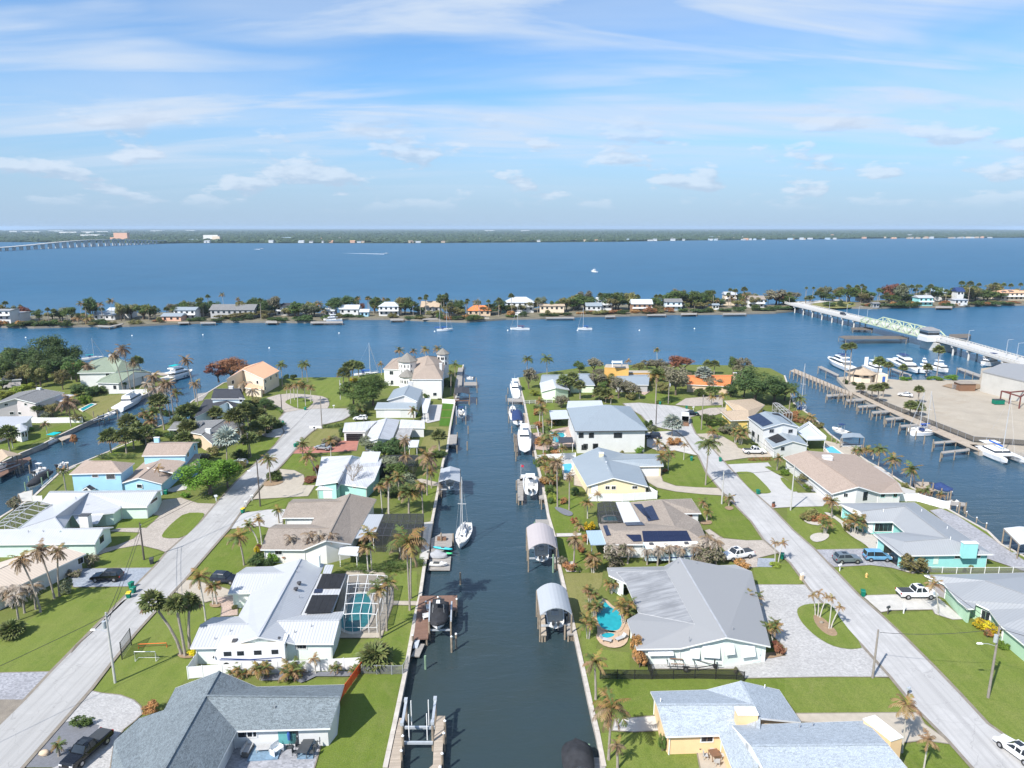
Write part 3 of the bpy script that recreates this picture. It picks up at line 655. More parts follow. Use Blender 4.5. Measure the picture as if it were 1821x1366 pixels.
def screen_mat(name,col,open_):
 m,nt,N,L,b=nodes_of(name)
 b.inputs['Base Color'].default_value=(*col,1); b.inputs['Roughness'].default_value=0.8
 t=N.new('ShaderNodeBsdfTransparent'); mx=N.new('ShaderNodeMixShader'); mx.inputs[0].default_value=1-open_
 L.new(t.outputs[0],mx.inputs[1]); L.new(b.outputs[0],mx.inputs[2]); L.new(mx.outputs[0],N['Material Output'].inputs[0]); MATS[name]=m
screen_mat('screen_light',(0.05,0.05,0.055),0.72); screen_mat('screen_dark',(0.035,0.037,0.04),0.42)
def solar(name,col):
 m,nt,N,L,b=nodes_of(name)
 t=N.new('ShaderNodeTexBrick'); L.new(uvpos(nt),t.inputs['Vector']); t.offset=0.0; t.inputs['Scale'].default_value=1.0
 t.inputs['Brick Width'].default_value=0.165; t.inputs['Row Height'].default_value=0.165; t.inputs['Mortar Size'].default_value=0.006
 for k,f in (('Color1',1),('Color2',1.2),('Mortar',1.9)):t.inputs[k].default_value=(*[v*f for v in col],1)
 L.new(t.outputs[0],b.inputs['Base Color']); b.inputs['Roughness'].default_value=0.25; MATS[name]=m
solar('solar_blue',(0.012,0.018,0.045)); mat('heat_panel',(0.018,0.018,0.020),0.7,var=0.25,scale=1.2)
mat('aluminium',(0.62,0.62,0.62),0.4,0.3); mat('pipe',(0.30,0.31,0.33),0.5)
HOUSES={}
def parse(s):
 crop='P'; d={}; nm=None
 for w in s.split():
  if w in CROPS:crop=w
  elif ',' in w:
   q=[float(v) for v in w.split(',')]; d[nm]=ca(crop,*q)
  else:nm=w
 return d
class House:
 def __init__(s,key,name,label,cat,wall,spot,nick):
  s.key,s.wall,s.walls,s.faces=key,wall,[],[]
  s.root=thing(name,label,cat,pts(spot)[0]); HOUSES[key]=s
  LANDMARKS.append((nick,s.root.location.x,s.root.location.y))
 def roof(s,p,faces,m,oh=0.55,fascia='trim_white',z0=0.0,th=0.2,caps=True,walls=True,name='roof',drop=0.1,capm=None):
  d=parse(p); F=[f.split() for f in faces.split(';')]
  top=MB(); edges={}
  for f in F:
   q=[d[k] for k in f]
   if area2(q)<0:q=q[::-1]; f=f[::-1]
   top.tess(q,th); s.faces.append(q)
   for a,b in zip(f,f[1:]+f[:1]):edges[(a,b)]=f
  top.build(name,[m,fascia],s.root,uv=True)
  nxt={}
  for (a,b),f in edges.items():
   if (b,a) not in edges:nxt.setdefault(a,[]).append(b)
  loops=[]
  while nxt:
   a0=next(iter(nxt)); a=a0; lp=[]
   while a in nxt:
    lp.append(a); b=nxt[a].pop();
    if not nxt[a]:del nxt[a]
    a=b
   loops.append([d[k] for k in lp])
  fb=MB()
  for lp in loops:
   q=inset(lp,-0.02)
   for a,b in zip(q,q[1:]+q[:1]):
    up,dn=Vector((0,0,0.012)),Vector((0,0,-th-0.012))
    fb.poly([a+dn,b+dn,b+up,a+up])
  fb.build('fascia',fascia,s.root)
  if walls:
   wb=MB()
   for lp in loops:
    if area2(lp)<0:continue
    q=inset(lp,oh)
    for a,b in zip(q,q[1:]+q[:1]):
     if (b-a).length<0.05:continue
     wb.poly([(a.x,a.y,z0),(b.x,b.y,z0),(b.x,b.y,b.z-drop),(a.x,a.y,a.z-drop)])
     s.walls.append((a.copy(),b.copy(),z0))
     if z0==0 and (b-a).length>3 and len(q)>4 and a.z<3.1 and s.root.location.y<230:e=a+(a-b).normalized()*-.1; nn=Vector(((b-a).y,-(b-a).x,0)).normalized()*.07; MB().tube([(e.x+nn.x,e.y+nn.y,.05),(e.x+nn.x,e.y+nn.y,a.z-.2)],.06,5).build('downpipe','trim_white',s.root)
   wb.build('wall',s.wall,s.root,uv=True)
  if caps:
   for (a,b),f in edges.items():
    if (b,a) in edges and a<b:
     g=edges[(b,a)]; mid=(d[a]+d[b])/2
     cf=sum((d[k] for k in f),Vector())/len(f); cg=sum((d[k] for k in g),Vector())/len(g)
     if mid.z>(cf.z+cg.z)/2+0.25 and (d[a]-d[b]).length>0.5:
      MB().beam(d[a]+Vector((0,0,.03)),d[b]+Vector((0,0,.03)),0.26,0.07).build('ridge_cap',capm or m,s.root,uv=True)
  return s
 def hit_wall(s,c,x,y):
  o=CROPS[c]; r=ray(o[0]+x/o[2],o[1]+y/o[2]); best=None
  for a,b,z0 in s.walls:
   d=(b-a).to_2d(); n=Vector((d.y,-d.x)).normalized()
   den=n.dot(r.to_2d())
   if den>=-1e-6:continue
   t=n.dot(a.to_2d())/den; q=Vector((0,0,CAM_H))+r*t
   u=(q.to_2d()-a.to_2d()).dot(d)/d.length_squared
   if -0.02<=u<=1.02 and z0-0.6<q.z<max(a.z,b.z)+0.8 and (best is None or t<best[0]):
    best=(t,q,d.normalized(),n)
  return best
 def win(s,c,x,y,w=1.2,h=1.1,kind='window',m=None,panes=2,base=False):
  k=s.hit_wall(c,x,y)
  if not k:print('no wall for',s.key,c,x,y); return
  _,q,d,n=k; d3,n3,up=Vector((*d,0)),Vector((*n,0)),Vector((0,0,1))
  if base:q=Vector((q.x,q.y,h/2+0.02))
  def quad(cx,cz,ww,hh,o):return [q+d3*(cx+i*ww/2)+up*(cz+j*hh/2)+n3*o for i,j in ((-1,-1),(1,-1),(1,1),(-1,1))]
  def slab(mb,cx,cz,ww,hh,o0,o1,mi=0):mb.hexa(quad(cx,cz,ww,hh,o0),quad(cx,cz,ww,hh,o1),mi)
  fr=MB()
  if kind=='window':
   for cx,cz,ww,hh in ((0,h/2+.05,w+.2,.1),(0,-h/2-.05,w+.2,.1),(-w/2-.05,0,.1,h),(w/2+.05,0,.1,h)):slab(fr,cx,cz,ww,hh,-.05,.07)
   f=fr.build('window',m or 'trim_white',s.root)
   for i in range(panes):
    ww=w/panes; pb=MB(); slab(pb,-w/2+ww*(i+.5),0,ww-.05,h,-.04,.035); pb.build('pane','glass',f)
  elif kind=='garage':
   n_=4
   f=MB(); slab(f,0,h/2+.06,w+.24,.12,-.05,.08); f=f.build('garage_door','trim_white',s.root)
   for i in range(n_):pb=MB(); slab(pb,0,-h/2+h/n_*(i+.5),w,h/n_-.03,-.04,.04); pb.build('door_panel',m or 'garage_white',f)
  elif kind=='shutter':
   a0,a1=quad(0,0,w,h,0),None
   fr.hexa([a0[0]+n3*.55,a0[1]+n3*.55,a0[2]+n3*.04,a0[3]+n3*.04],[v+n3*0.05+up*.03 for v in (a0[0]+n3*.55,a0[1]+n3*.55,a0[2]+n3*.04,a0[3]+n3*.04)]); fr.build('shutter',m or 'shutter_white',s.root)
  else:
   slab(fr,0,0,w,h,-.04,.05); f=fr.build(kind,m or 'trim_white',s.root)
   if kind=='door':
    hb=MB(); slab(hb,w*.38,0,.08,.14,.05,.12); hb.build('handle','aluminium',f)
 def on_roof(s,c,x,y):
  o=CROPS[c]; r=ray(o[0]+x/o[2],o[1]+y/o[2]); best=None
  for q in s.faces:
   n=Vector((0,0,0))
   for a,b in zip(q,q[1:]+q[:1]):n+=a.cross(b)
   n.normalize()
   if n.z<0:n=-n
   den=n.dot(r)
   if den>-1e-6:continue
   t=n.dot(q[0]-Vector((0,0,CAM_H)))/den; p=Vector((0,0,CAM_H))+r*t
   ins=False
   for a,b in zip(q,q[1:]+q[:1]):
    if (a.y>p.y)!=(b.y>p.y) and p.x<(b.x-a.x)*(p.y-a.y)/(b.y-a.y)+a.x:ins=not ins
   if ins and (best is None or t<best[0]):best=(t,p,n)
  if best:return best[1],best[2]
  return ca(c,x,y,3.6),Vector((0,0,1))
 def panels(s,c,quad,nx,ny,m='solar_blue',name='solar_panel'):
  q=[s.on_roof(c,*[float(v) for v in w.split(',')]) for w in quad.split()]; n=q[0][1]; q=[a[0] for a in q]
  for i in range(nx):
   for j in range(ny):
    def bl(u,v):return (q[0]*(1-u)+q[1]*u)*(1-v)+(q[3]*(1-u)+q[2]*u)*v
    e=0.012; lo=[bl((i+a)/nx,(j+b)/ny)+n*.10 for a,b in ((e,e),(1-e,e),(1-e,1-e),(e,1-e))]
    MB().hexa(lo,[v+n*.05 for v in lo]).build(name,m,s.root,uv=True)
 def chimney(s,c,x,y,w,d,h,m,rz=0.0,cap='trim_white',z=None):
  p,_=s.on_roof(c,x,y) if z is None else (ca(c,x,y,z),0)
  o=MB().box((p.x,p.y+d/2,p.z-1.2),(w,d,h+1.2),rz).build('chimney',m,s.root)
  MB().box((p.x,p.y+d/2,p.z+h),(w+.16,d+.16,.1),rz).build('chimney_cap',cap,o)
  return s
 def vents(s,c,spots,r=0.06,h=0.45,m='pipe'):
  for w in spots.split():
   p,_=s.on_roof(c,*[float(v) for v in w.split(',')]); MB().tube([p-Vector((0,0,.2)),p+Vector((0,0,h))],r,8).build('roof_vent',m,s.root)
  return s
 def turbines(s,c,spots,m='trim_dark'):
  for w in spots.split():
   p,_=s.on_roof(c,*[float(v) for v in w.split(',')])
   MB().tube([p,p+Vector((0,0,.25)),p+Vector((0,0,.32)),p+Vector((0,0,.5)),p+Vector((0,0,.58))],[.18,.18,.34,.34,.08],10).build('roof_vent',m,s.root)
 def flat(s,q,m,th=0.14,name='patio_roof',posts=True,pm='trim_white'):
  p=pts(q); mb=MB(); mb.hexa([v-Vector((0,0,th)) for v in p],p) if len(p)==4 else mb.prism(p,p[0].z-th,p[0].z)
  mb.build(name,m,s.root,uv=True); s.faces.append(p)
  if posts:
   for v in inset(p,0.25):MB().box((v.x,v.y,0),(.12,.12,v.z-th)).build('post',pm,s.root)
  return s
H=House
h=H('h1','ranch_house','house with dark grey shingled roof and furnished stone patio at the near end','house','wall_white','A2 250,1000','the grey-shingled patio house')
h.roof('A2 pk 290,553,5.2 q 188,735,5.2 R -300,1605,5.2 a -33,677,2.8 b -128,860,2.8 c -300,900,2.6 d -485,1066,2.6 e -510,1290,2.6 f -640,1650,2.6 e1 565,668,2.8 g 1180,745,5.0 NE 1208,652,2.8 SE 1105,972,2.8 ic 415,992,2.8 me 275,1266,2.8 ms 60,1640,2.8',
 'pk q R f e d c b a;pk e1 q;q e1 NE g;q g SE ic;q ic me ms R','sh_grey',0.6)
for a in ((480,1015,1.6,.8),(530,1012,1.0,.8)):h.win('A2',*a)
h.win('A2',790,1030,2.0,2.0,'sliding_door','door_teal'); h.win('A2',842,1030,.9,2.0,'door','glass'); h.vents('A1','1340,1210'); h.vents('A2','700,820',h=.3)
h=H('h2','ranch_house','long white ribbed metal roofed house with black heating panels and a pool cage','house','wall_pale_mint','B2 650,1050','the white-roofed pool cage house')
h.roof('B2 n 930,755,4.7 ne 1115,795,2.8 nw 715,812,2.8 a 800,860,3.9 b 437,868,3.9 c 510,818,2.8 d 370,1022,2.8 e 548,1015,2.8 A2 f 430,150,2.8 g 240,157,2.8 h 150,212,3.9 i 500,207,3.9 j 75,382,2.8 k 310,378,2.8 s 575,300,4.7 l 850,350,2.8 m 715,185,4.0 o 1175,178,4.0 p 1213,113,2.8 q 885,140,2.8 r 1130,350,2.8',
 'n nw a e f i k s;c nw a b;b a e d;g f i h;h i k j;n ne q m l s;q p o m;m o r l','metal_white',0.5)
h.flat('B2 1085,870,2.75 1285,868,2.75 1172,1180,2.75 935,1185,2.75','metal_white_old'); h.flat('B2 1120,797,3.0 1185,800,3.0 1165,865,3.0 1100,865,3.0','metal_white',posts=False)
h.panels('B2','1098,875 1280,870 1232,988 1050,990',4,1,'heat_panel','heating_panel'); h.panels('B2','1020,1038 1222,1035 1162,1174 960,1180',4,1,'heat_panel','heating_panel'); h.panels('B2','1040,992 1102,990 1092,1020 1030,1022',1,1,'solar_blue','skylight')
h.chimney('B2',1032,800,1.9,.7,1.5,'wall_pale_mint'); h.turbines('B2','920,955 895,1000'); h.vents('B2','920,820 900,860 920,1055'); h.vents('A2','370,262 845,272 968,228 258,320',h=.4)
h.win('A2',890,372,1.5,.6,m='trim_white',panes=3); h.win('B2',490,1040,1.6,1.9,'door','trim_white')
h=H('h3','ranch_house','taupe shingled U-shaped house with a grey patio extension and dark pool enclosure','house','wall_offwhite','B2 1050,450','the taupe-roofed U-shaped house')
h.roof('B2 n 1310,250,4.7 ne 1515,295,2.8 se 1320,640,2.8 s 1125,612,4.7 sw 950,684,2.8 nw 1195,292,2.8 a 1245,308,4.2 b 838,322,4.1 c 872,294,2.8 d 785,438,2.8 e 1035,437,2.8 f 1010,487,2.8 g 738,488,2.8 h 683,520,3.9 i 1150,517,4.2 j 620,682,2.8',
 'n nw a e f i sw s;c nw a b;b a e d;g f i h;h i sw j;n ne se s','sh_taupe',0.5)
h.flat('B2 1395,410,2.7 1570,410,2.7 1500,572,2.7 1315,602,2.7','canopy_grey'); h.flat('B2 1235,655,2.5 1382,660,2.5 1372,730,2.5 1220,716,2.5','awning_white')
h.win('B2',930,462,4.4,2.0,'garage',base=True); h.win('B2',760,700,1.2,1.0)
h=H('h4','ranch_house','white-roofed house with teal walls beside a small teal shed and bare tree','house','wall_teal_wall','C2 1250,1000','the teal-walled white-roofed house')
h.roof('C2 n 1325,868,4.3 s 1215,1070,4.3 nw 1092,878,2.8 sw 1045,1095,2.8 sv 1225,1085,3.0 ea 1290,962,4.0 eb 1545,945,4.0 ec 1500,1060,2.8 ed 1440,1115,2.8 nv 1390,880,2.8 ne 1570,880,2.8','n nw sw s;n s sv ea nv;nv ea eb ne;ea sv ed ec eb','metal_white_old',0.45,th=0.2)
h.flat('C2 1410,838,3.6 1548,838,3.6 1515,950,3.6 1375,938,3.6','awning_white',posts=False); h.win('C2',1345,1105,.7,.7)
h=H('h5','ranch_house','low house with weathered white ribbed roof and open garage by the red driveway','house','wall_white','C2 1550,680','the red driveway house')
h.roof('C2 a 1270,616,3.7 b 1520,600,3.7 c 1430,682,2.9 d 1255,682,2.9','a b c d','metal_white_old',0.3,caps=False)
h.roof('C2 n 1592,580,4.4 s 1528,735,4.4 nw 1500,605,2.9 sw 1415,770,2.9 C3 ne 135,592,2.9 se 75,748,2.9','n nw sw s;n s se ne','metal_white_old',0.3)
h.roof('C3 a 140,590,3.6 b 325,600,3.6 c 327,655,2.8 d 128,652,2.8','a b c d','metal_white_old',0.3,caps=False); h.flat('C3 130,656,2.8 236,656,2.8 205,745,2.8 92,742,2.8','stained_flat'); h.flat('C3 205,748,2.4 285,748,2.4 272,802,2.4 200,805,2.4','awning_white')
h.win('C2',1345,700,4.6,2.2,'garage',m='black',base=True)  # black panels paint the dark inside of the open garage, no closed door
h=H('h6','garage_house','white house with blue-grey gable roof above a long lower front roof','house','wall_white','C2 1660,480','the blue-grey gabled white house')
h.roof('C3 s 165,403,6.2 n 205,326,6.2 sw 35,441,4.8 se 268,450,4.8 nw 88,358,4.8 ne 310,362,4.8','s n nw sw;s se ne n','metal_bluegrey',0.4); h.roof('C2 a 1522,458,4.2 C3 b 264,458,4.2 c 262,508,3.0 C2 d 1500,508,3.0','a b c d','metal_bluegrey',0.35,caps=False)
h.chimney('C3',215,330,1.6,.9,1.2,'wall_white',z=5.4); h.flat('C3 300,425,2.9 375,428,2.9 345,540,2.9 310,540,2.9','awning_white'); h.win('C2',1640,560,5.0,2.2,'garage',base=True)
h=H('h7','turreted_house','big white turreted house with tan roofs and conical grey tower caps','house','wall_offwhite','C3 250,330','the turreted white house')
h.roof('C3 a 5,200,6.4 b 150,205,6.4 c 262,190,6.4 d 255,100,6.4 e 80,122,6.4 p 130,112,8.6 q 225,108,8.6','a b c q p;c d q;d e p q;e a p','sh_castle',0.3); h.roof('C3 a 228,280,7.0 b 462,280,7.0 c 482,170,7.0 d 420,105,7.0 e 262,120,7.0 p 330,172,9.6 q 400,165,9.6 r 350,98,10.4','a b q p;b c q;c d r q;d e r;e a p r;p q r','sh_castle',0.3)
def tower(h,c,x,y,r,eave,apex,wm='wall_offwhite',rm='sh_castle_grey',n=8):
 p=ca(c,x,y); g=lambda rr,z:[(p.x+rr*math.cos(2*math.pi*(i+.5)/n),p.y+rr*math.sin(2*math.pi*(i+.5)/n),z) for i in range(n)]
 t=MB(); t.loft([g(r,0),g(r,eave)]); t=t.build('tower',wm,h.root,uv=True)
 MB().loft([g(r+.5,eave-.1),g(r+.5,eave+.1),g(.05,apex)]).build('tower_roof',rm,t,uv=True)
 for i in (4,5,6):
  a=2*math.pi*(i+1)/n-math.pi/n*1
  for z in ((eave-1.6,eave-3.6) if eave>6 else (eave-1.8,)):
   rr=r*math.cos(math.pi/n)+.03; d=Vector((-math.sin(a),math.cos(a),0)); c0=Vector((p.x+rr*math.cos(a),p.y+rr*math.sin(a),z))
   for k in (-.5,.5):MB().beam(c0+d*k+Vector((0,0,-.5)),c0+d*k+Vector((0,0,.5)),.55,.08,up=(math.cos(a),math.sin(a),0)).build('window','glass',t)
tower(h,'C3',200,335,3.4,9.8,12.8); tower(h,'C3',195,360,2.8,5.2,7.6); tower(h,'C3',470,262,2.3,9.4,11.6)
h.chimney('C3',450,215,.9,.9,2.6,'wall_white',z=7.4)
for a in ((70,230,1.4,1.4),(75,305,1.0,1.6),(405,395,1.2,1.1)):h.win('C3',*a)
h=H('h8','two_storey_house','beige two-storey house with peach tiled gable roof by the river','house','wall_beige','C2 560,330','the peach-tiled beige house')
h.roof('C2 s 485,205,7.6 n 640,141,7.6 se 645,278,5.6 ne 768,215,5.6 sw 355,280,5.6 nw 505,182,5.6','s n nw sw;s se ne n','tile_peach',0.4)
for a in ((408,302),(598,303),(660,295),(700,272),(742,250),(655,350)):h.win('C2',*a,1.1,1.2)
h.roof('C2 a 520,305,3.6 b 640,335,3.6 c 625,358,2.9 d 500,345,2.9','a b c d','tile_peach',0.3,caps=False)
h=H('h9','two_storey_house','pale blue house with charcoal roofs on two levels beside the side canal','house','wall_pale_blue','C2 350,480','the charcoal-roofed pale house')
h.roof('C2 a 270,360,6.4 b 458,357,6.4 c 502,430,5.0 d 240,430,5.0 e 262,352,5.0 f 470,350,5.0','a b c d;a e f b;a d e;b f c','sh_charcoal',0.4); h.roof('C2 s 368,455,4.3 n 345,425,4.3 sw 108,574,2.7 se 475,555,2.7 ne 520,470,2.7 nw 190,435,2.7','s n nw sw;s se ne n','sh_charcoal',0.4)
h.chimney('C2',393,372,1.3,.9,1.5,'wall_white',z=5.2); h.win('C2',470,440,.9,1.2); h.win('C2',260,580,1.4,.9)
h=H('h10','ranch_house','low grey shingled house with a white chimney among cabbage palms','house','wall_tan_wall','C2 250,680','the low grey chimney house')
h.roof('C2 n 350,588,4.4 s 165,705,4.4 ne 505,622,2.7 se 245,775,2.7 sw 80,690,2.7 nw 130,602,2.7','n s sw nw;n ne se s','sh_midgrey',0.45); h.roof('C1 a 1405,735,4.0 b 1640,735,4.0 c 1600,792,2.7 d 1357,792,2.7 e 1660,722,2.7 f 1420,722,2.7','a b c d;a f e b;a d f;b e c','sh_midgrey',0.4)
h.chimney('C2',215,695,1.3,.8,1.0,'wall_white'); h.win('C1',1440,806,2.2,1.2,panes=3); h.win('C1',1385,806,.7,1.2,panes=1)
h=H('h11','two_storey_house','sky blue two-storey house with several tan hip roofs and a blue shed','house','wall_sky_blue','C1 900,1250','the sky blue two-storey house')
h.roof('C1 a 745,1047,7.0 b 905,1046,7.0 sw 560,1152,5.4 se 982,1142,5.4 ne 1090,1062,5.4 nw 690,1040,5.4','a b se sw;b ne se;a nw ne b;a sw nw','sh_brown',0.4)
h.roof('C1 s 1120,1183,4.3 n 1335,1010,4.3 sw 975,1226,2.8 se 1310,1232,2.8 ne 1505,1058,2.8 nw 1195,1030,2.8','s n nw sw;s se ne n','sh_brown',0.4); h.roof('C1 a 1190,1098,4.3 b 1400,1142,3.9 c 1502,1052,3.9 d 1338,1008,4.5','a b c d','sh_brown',0.3,caps=False,walls=False)
h.roof('C1 a 1195,905,6.8 b 1562,900,6.8 c 1502,1000,5.4 d 1148,1004,5.4 e 1610,893,5.4 f 1225,893,5.4','a b c d;a f e b','sh_brown',0.35); h.roof('C1 a 1510,1000,3.4 b 1625,985,3.4 c 1592,1086,2.8 d 1503,1086,2.8','a b c d','sh_brown',0.3,caps=False)
h.chimney('C1',1268,905,1.2,.6,1.4,'wall_sky_blue',z=6.0)
for a in ((770,1165,1.2,.7),(895,1165,1.8,1.5),(1130,1250,1.2,.8),(1520,990,1.0,1.2),(1575,940,1.0,1.2)):h.win('C1',*a)
h=H('h12','ranch_house','wide white metal roofed house with light green walls and looping driveway','house','wall_mint','B1 600,480','the light green looping-drive house')
h.roof('B1 a 1275,245,4.4 b 715,256,4.7 c 395,254,4.4 d 325,347,2.8 d2 425,346,2.8 e 150,549,4.0 f 440,455,4.8 g 510,548,4.0 k 838,547,4.0 L -300,562,4.0 m 770,667,2.7 o -330,678,2.7 p 918,533,2.8 q 690,541,2.8 r 1190,371,2.7 s 985,374,2.7 u 1320,234,2.7 w 405,243,2.7 y 925,417,2.7 z 845,425,2.8 z2 580,433,2.9',
 'a u w c b;a b s r;b s y z z2 g f;b c d d2 e f;L e f g k m o;g k p q','metal_white',0.45)
h.chimney('B1',682,528,1.7,1.2,2.0,'wall_offwhite',z=2.8,cap='trim_dark'); h.win('B1',822,632,1.6,1.3,panes=3); h.win('B1',1245,318,2.6,.6,panes=4); h.flat('B1 580,430,2.6 842,422,2.6 790,508,2.6 640,512,2.6','metal_white',posts=False); h.vents('B1','615,305 230,578 350,575 980,380')
h=H('h13','ranch_house','white house with beige ribbed metal roof behind leaning dead palms','house','wall_white','B1 300,900','the beige metal-roofed house')
h.roof('B1 n 430,678,4.3 s -260,985,4.3 ne 697,750,2.7 se -60,1110,2.7 nw 150,772,2.7 sw -500,980,2.7','n s sw nw;n ne se s','metal_beige',0.5); h.win('B1',650,800,1.0,1.3); h.win('B1',240,910,1.2,1.0)
h=H('h14','waterfront_house','white flat-roofed house with a glazed bay sunroom on the side canal lawn','house','wall_white','C1 60,800','the white sunroom house')
h.roof('C1 a -80,688,3.8 b 265,683,3.2 c 212,735,3.1 d 118,757,3.1 e -80,840,3.1','a b c d e','metal_white',0.4,caps=False); h.roof('C1 a 165,742,3.8 b 118,758,3.0 c 110,800,3.0 d 165,815,3.0 e 218,795,3.0 f 222,765,3.0','a b c;a c d;a d e;a e f;a f b','metal_white',0.2)
for x in (135,160,185,210):h.win('C1',x,830,.7,1.5,panes=1)
h=H('h15','two_storey_house','mauve walled house with long slate grey gable roof on the side canal','house','wall_mauve','C1 200,650','the mauve grey-roofed house')
h.roof('C1 s 122,540,6.0 n 335,460,6.0 se 287,580,4.7 ne 520,492,4.7 sw -70,592,4.7 nw 150,490,4.7','s n nw sw;s se ne n','sh_midgrey',0.5); h.flat('C1 440,500,3.0 612,512,3.0 500,565,3.0 380,545,3.0','awning_white'); h.chimney('C1',312,482,1.2,.8,1.0,'wall_white',z=5.5)
for a in ((50,590,.9,.7),(208,588,.9,.7),(95,660,1,.8),(160,660,1,.8)):h.win('C1',*a)
h=H('h16','mansion','large house with green hip roofs behind palms at the river corner','house','wall_white','C1 850,400','the green hip-roofed mansion')
h.roof('C1 a 850,205,8.6 b 985,235,8.6 c 625,335,5.4 d 935,330,5.4 e 1150,290,5.4 f 960,215,5.4 g 740,240,5.4','a c d;a d e b;b e f;a b f g;a g c','sh_green',0.6); h.roof('C1 a 925,335,5.6 b 1090,325,5.6 c 778,413,3.2 d 960,418,3.2 e 1235,330,3.2 f 1100,290,3.2 g 880,320,3.2','a c d;a d e b;b e f;a b f g;a g c','sh_green',0.5)
h.chimney('C1',897,225,1.4,1.2,1.8,'wall_white',z=7.0); h.win('C1',930,450,1.2,1.4); h.win('C1',870,345,1.2,1.2)
h=H('h17','ranch_house','low dark-roofed house half hidden under the big green trees','house','wall_mauve','C1 90,400','the house under big trees')
h.roof('C1 a 60,335,4.4 b 160,330,4.4 c 175,385,2.9 d 0,395,2.9 e 190,325,2.9 f 40,328,2.9','a b c d;a f e b','sh_charcoal',0.4)
h=H('h18','ranch_house','peach walled house with pale blue-grey shingles and two white-topped chimneys','house','wall_peach','A4 900,950','the peach pale-shingled house')
h.roof('A4 n 1115,656,4.8 q 1212,835,4.8 M 1268,940,4.8 ne 1412,723,2.8 se 1580,972,2.8 b 850,723,2.8 a 420,736,2.8 p 470,838,4.5 s1 540,1082,2.8 s2 950,1070,2.8 m4 1085,1420,2.8 m3 1250,1420,3.9','n b q;b a p q;p s1 s2 q;q s2 m4 m3 M;n q M se ne','sh_pale',0.5,caps=True)
h.wall='wall_white'; h.roof('A4 nw 1050,997,4.3 A5 ne 600,960,4.3 rE 775,1143,5.6 A4 rW 1195,1155,5.6 sw 1370,1480,4.3 A5 se 1010,1430,4.3','nw ne rE rW;rW rE se sw','sh_pale',0.4); h.wall='wall_peach'
h.chimney('A4',1168,985,2.2,1.2,1.1,'wall_peach'); h.chimney('A5',790,1190,1.6,3.6,1.3,'wall_peach',rz=0.35,z=3.6)
h.win('A4',855,1100,1.3,.7); h.vents('A4','1300,708 497,815',m='trim_white'); h.vents('A5','95,1010 195,998'); h.win('A4',1165,1165,.6,1.2,'louvre_vent','trim_grey')
h=H('h19','ranch_house','big ash grey roofed house with white bahama shutters and lagoon pool','house','wall_pale_mint','A4 900,300','the ash-roofed shuttered house')
h.roof('B4 n 730,745,4.9 A4 s 1005,318,4.9 B4 nw1 610,813,2.9 nwc 172,822,2.8 wa 185,880,2.8 wb 320,945,2.8 A4 wc 330,130,2.8 wd 240,182,2.8 sw 315,408,2.8 sv 650,402,2.8 se 1345,388,2.8 B4 ne 1287,852,2.8 nd 1160,800,2.9 nv 985,806,2.9 k0 245,856,3.0 k1 625,845,4.0 A4 k2 760,215,4.0',
 'n nw1 k1 k2 sv s;nw1 nwc wa k0 k1;k2 wc wd sw sv;k0 wa wb;n nv nd ne se s','roof_ash',0.6,capm='trim_grey'); h.roof('B4 k0 245,856,3.02 k1 625,845,4.02 A4 k2 760,215,4.02 wc 330,130,2.82 B4 wb 320,945,2.82','k0 k1 k2 wc wb','membrane',0.6,caps=False,walls=False)
for x,y,w,hh in ((760,430,1.2,1.3),(885,420,2.3,1.5),(1022,405,1.4,1.2),(1165,415,2.0,1.5)):h.win('A4',x,y,w,hh,'shutter')
h.win('A4',495,430,3.4,.5,'shutter'); h.win('A4',1240,455,1.1,2.0,'door','wall_pale_mint'); h.vents('A4','718,335 1055,260'); h.vents('B4','715,790 860,795')
h=H('h20','ranch_house','beige roofed house with scattered black solar panels and white patio roof','house','wall_white','B4 600,520','the solar-panelled beige house')
h.roof('B4 A 590,297,4.1 B 695,505,4.1 C 350,318,2.8 D 430,475,2.8 E 110,480,2.8 F 230,537,4.1 G 800,535,4.1 H 165,642,2.8 I 955,640,2.8 J 880,468,2.8 L 765,403,2.8 M 897,402,2.8 N 822,290,2.8','A C D B;E D B G F;E F H;F G I H;G J I;A N M L J G B','sh_taupe',0.5,caps=False)
h.flat('B4 238,315,3.1 342,312,3.1 428,470,3.1 300,472,3.1','awning_white',name='patio_roof'); h.flat('B4 10,536,2.7 130,533,2.7 165,641,2.7 45,646,2.7','awning_blue')
h.panels('B4','440,542 785,540 825,622 452,625',9,2); h.panels('B4','315,570 430,570 440,622 375,625',3,1); h.panels('B4','375,335 440,335 520,465 455,420',2,3); h.panels('B4','440,370 520,345 575,455 490,468',2,3); h.panels('B4','142,502 175,498 205,575 170,580',1,2)
h.panels('B4','305,478 440,474 465,500 320,502',3,1); h.win('B4',805,430,1.2,2.1,'door','door_wood')
h=H('h21','ranch_house','cream gabled house with grey-blue roof, white fence and attached garage','house','wall_cream','B4 250,150','the cream gabled house')
h.roof('C4 n 105,803,4.8 s 222,1040,4.8 sw 18,1102,2.8 se 487,1106,2.8 C3 nw 1458,893,2.8 C4 ne 300,853,2.8 w1 185,900,4.2 w2 592,885,4.0 e2 578,857,2.8 e3 607,947,2.8 e4 420,951,2.8','n nw sw s;n ne w1 e4 se s;ne e2 w2 w1;w1 w2 e3 e4','metal_bluegrey',0.5)
h.win('B4',175,205,.9,.7); h.win('B4',222,205,.9,.7); h.win('B4',385,203,1.1,.6); h.win('B4',75,215,1.4,1.9,'door'); h.win('C4',500,975,4.4,2.1,'garage',base=True); h.chimney('C4',128,880,1.0,.8,.9,'wall_cream')
h.vents('C4','170,940 180,970 165,920 190,990',r=.2,h=.15,m='trim_white')
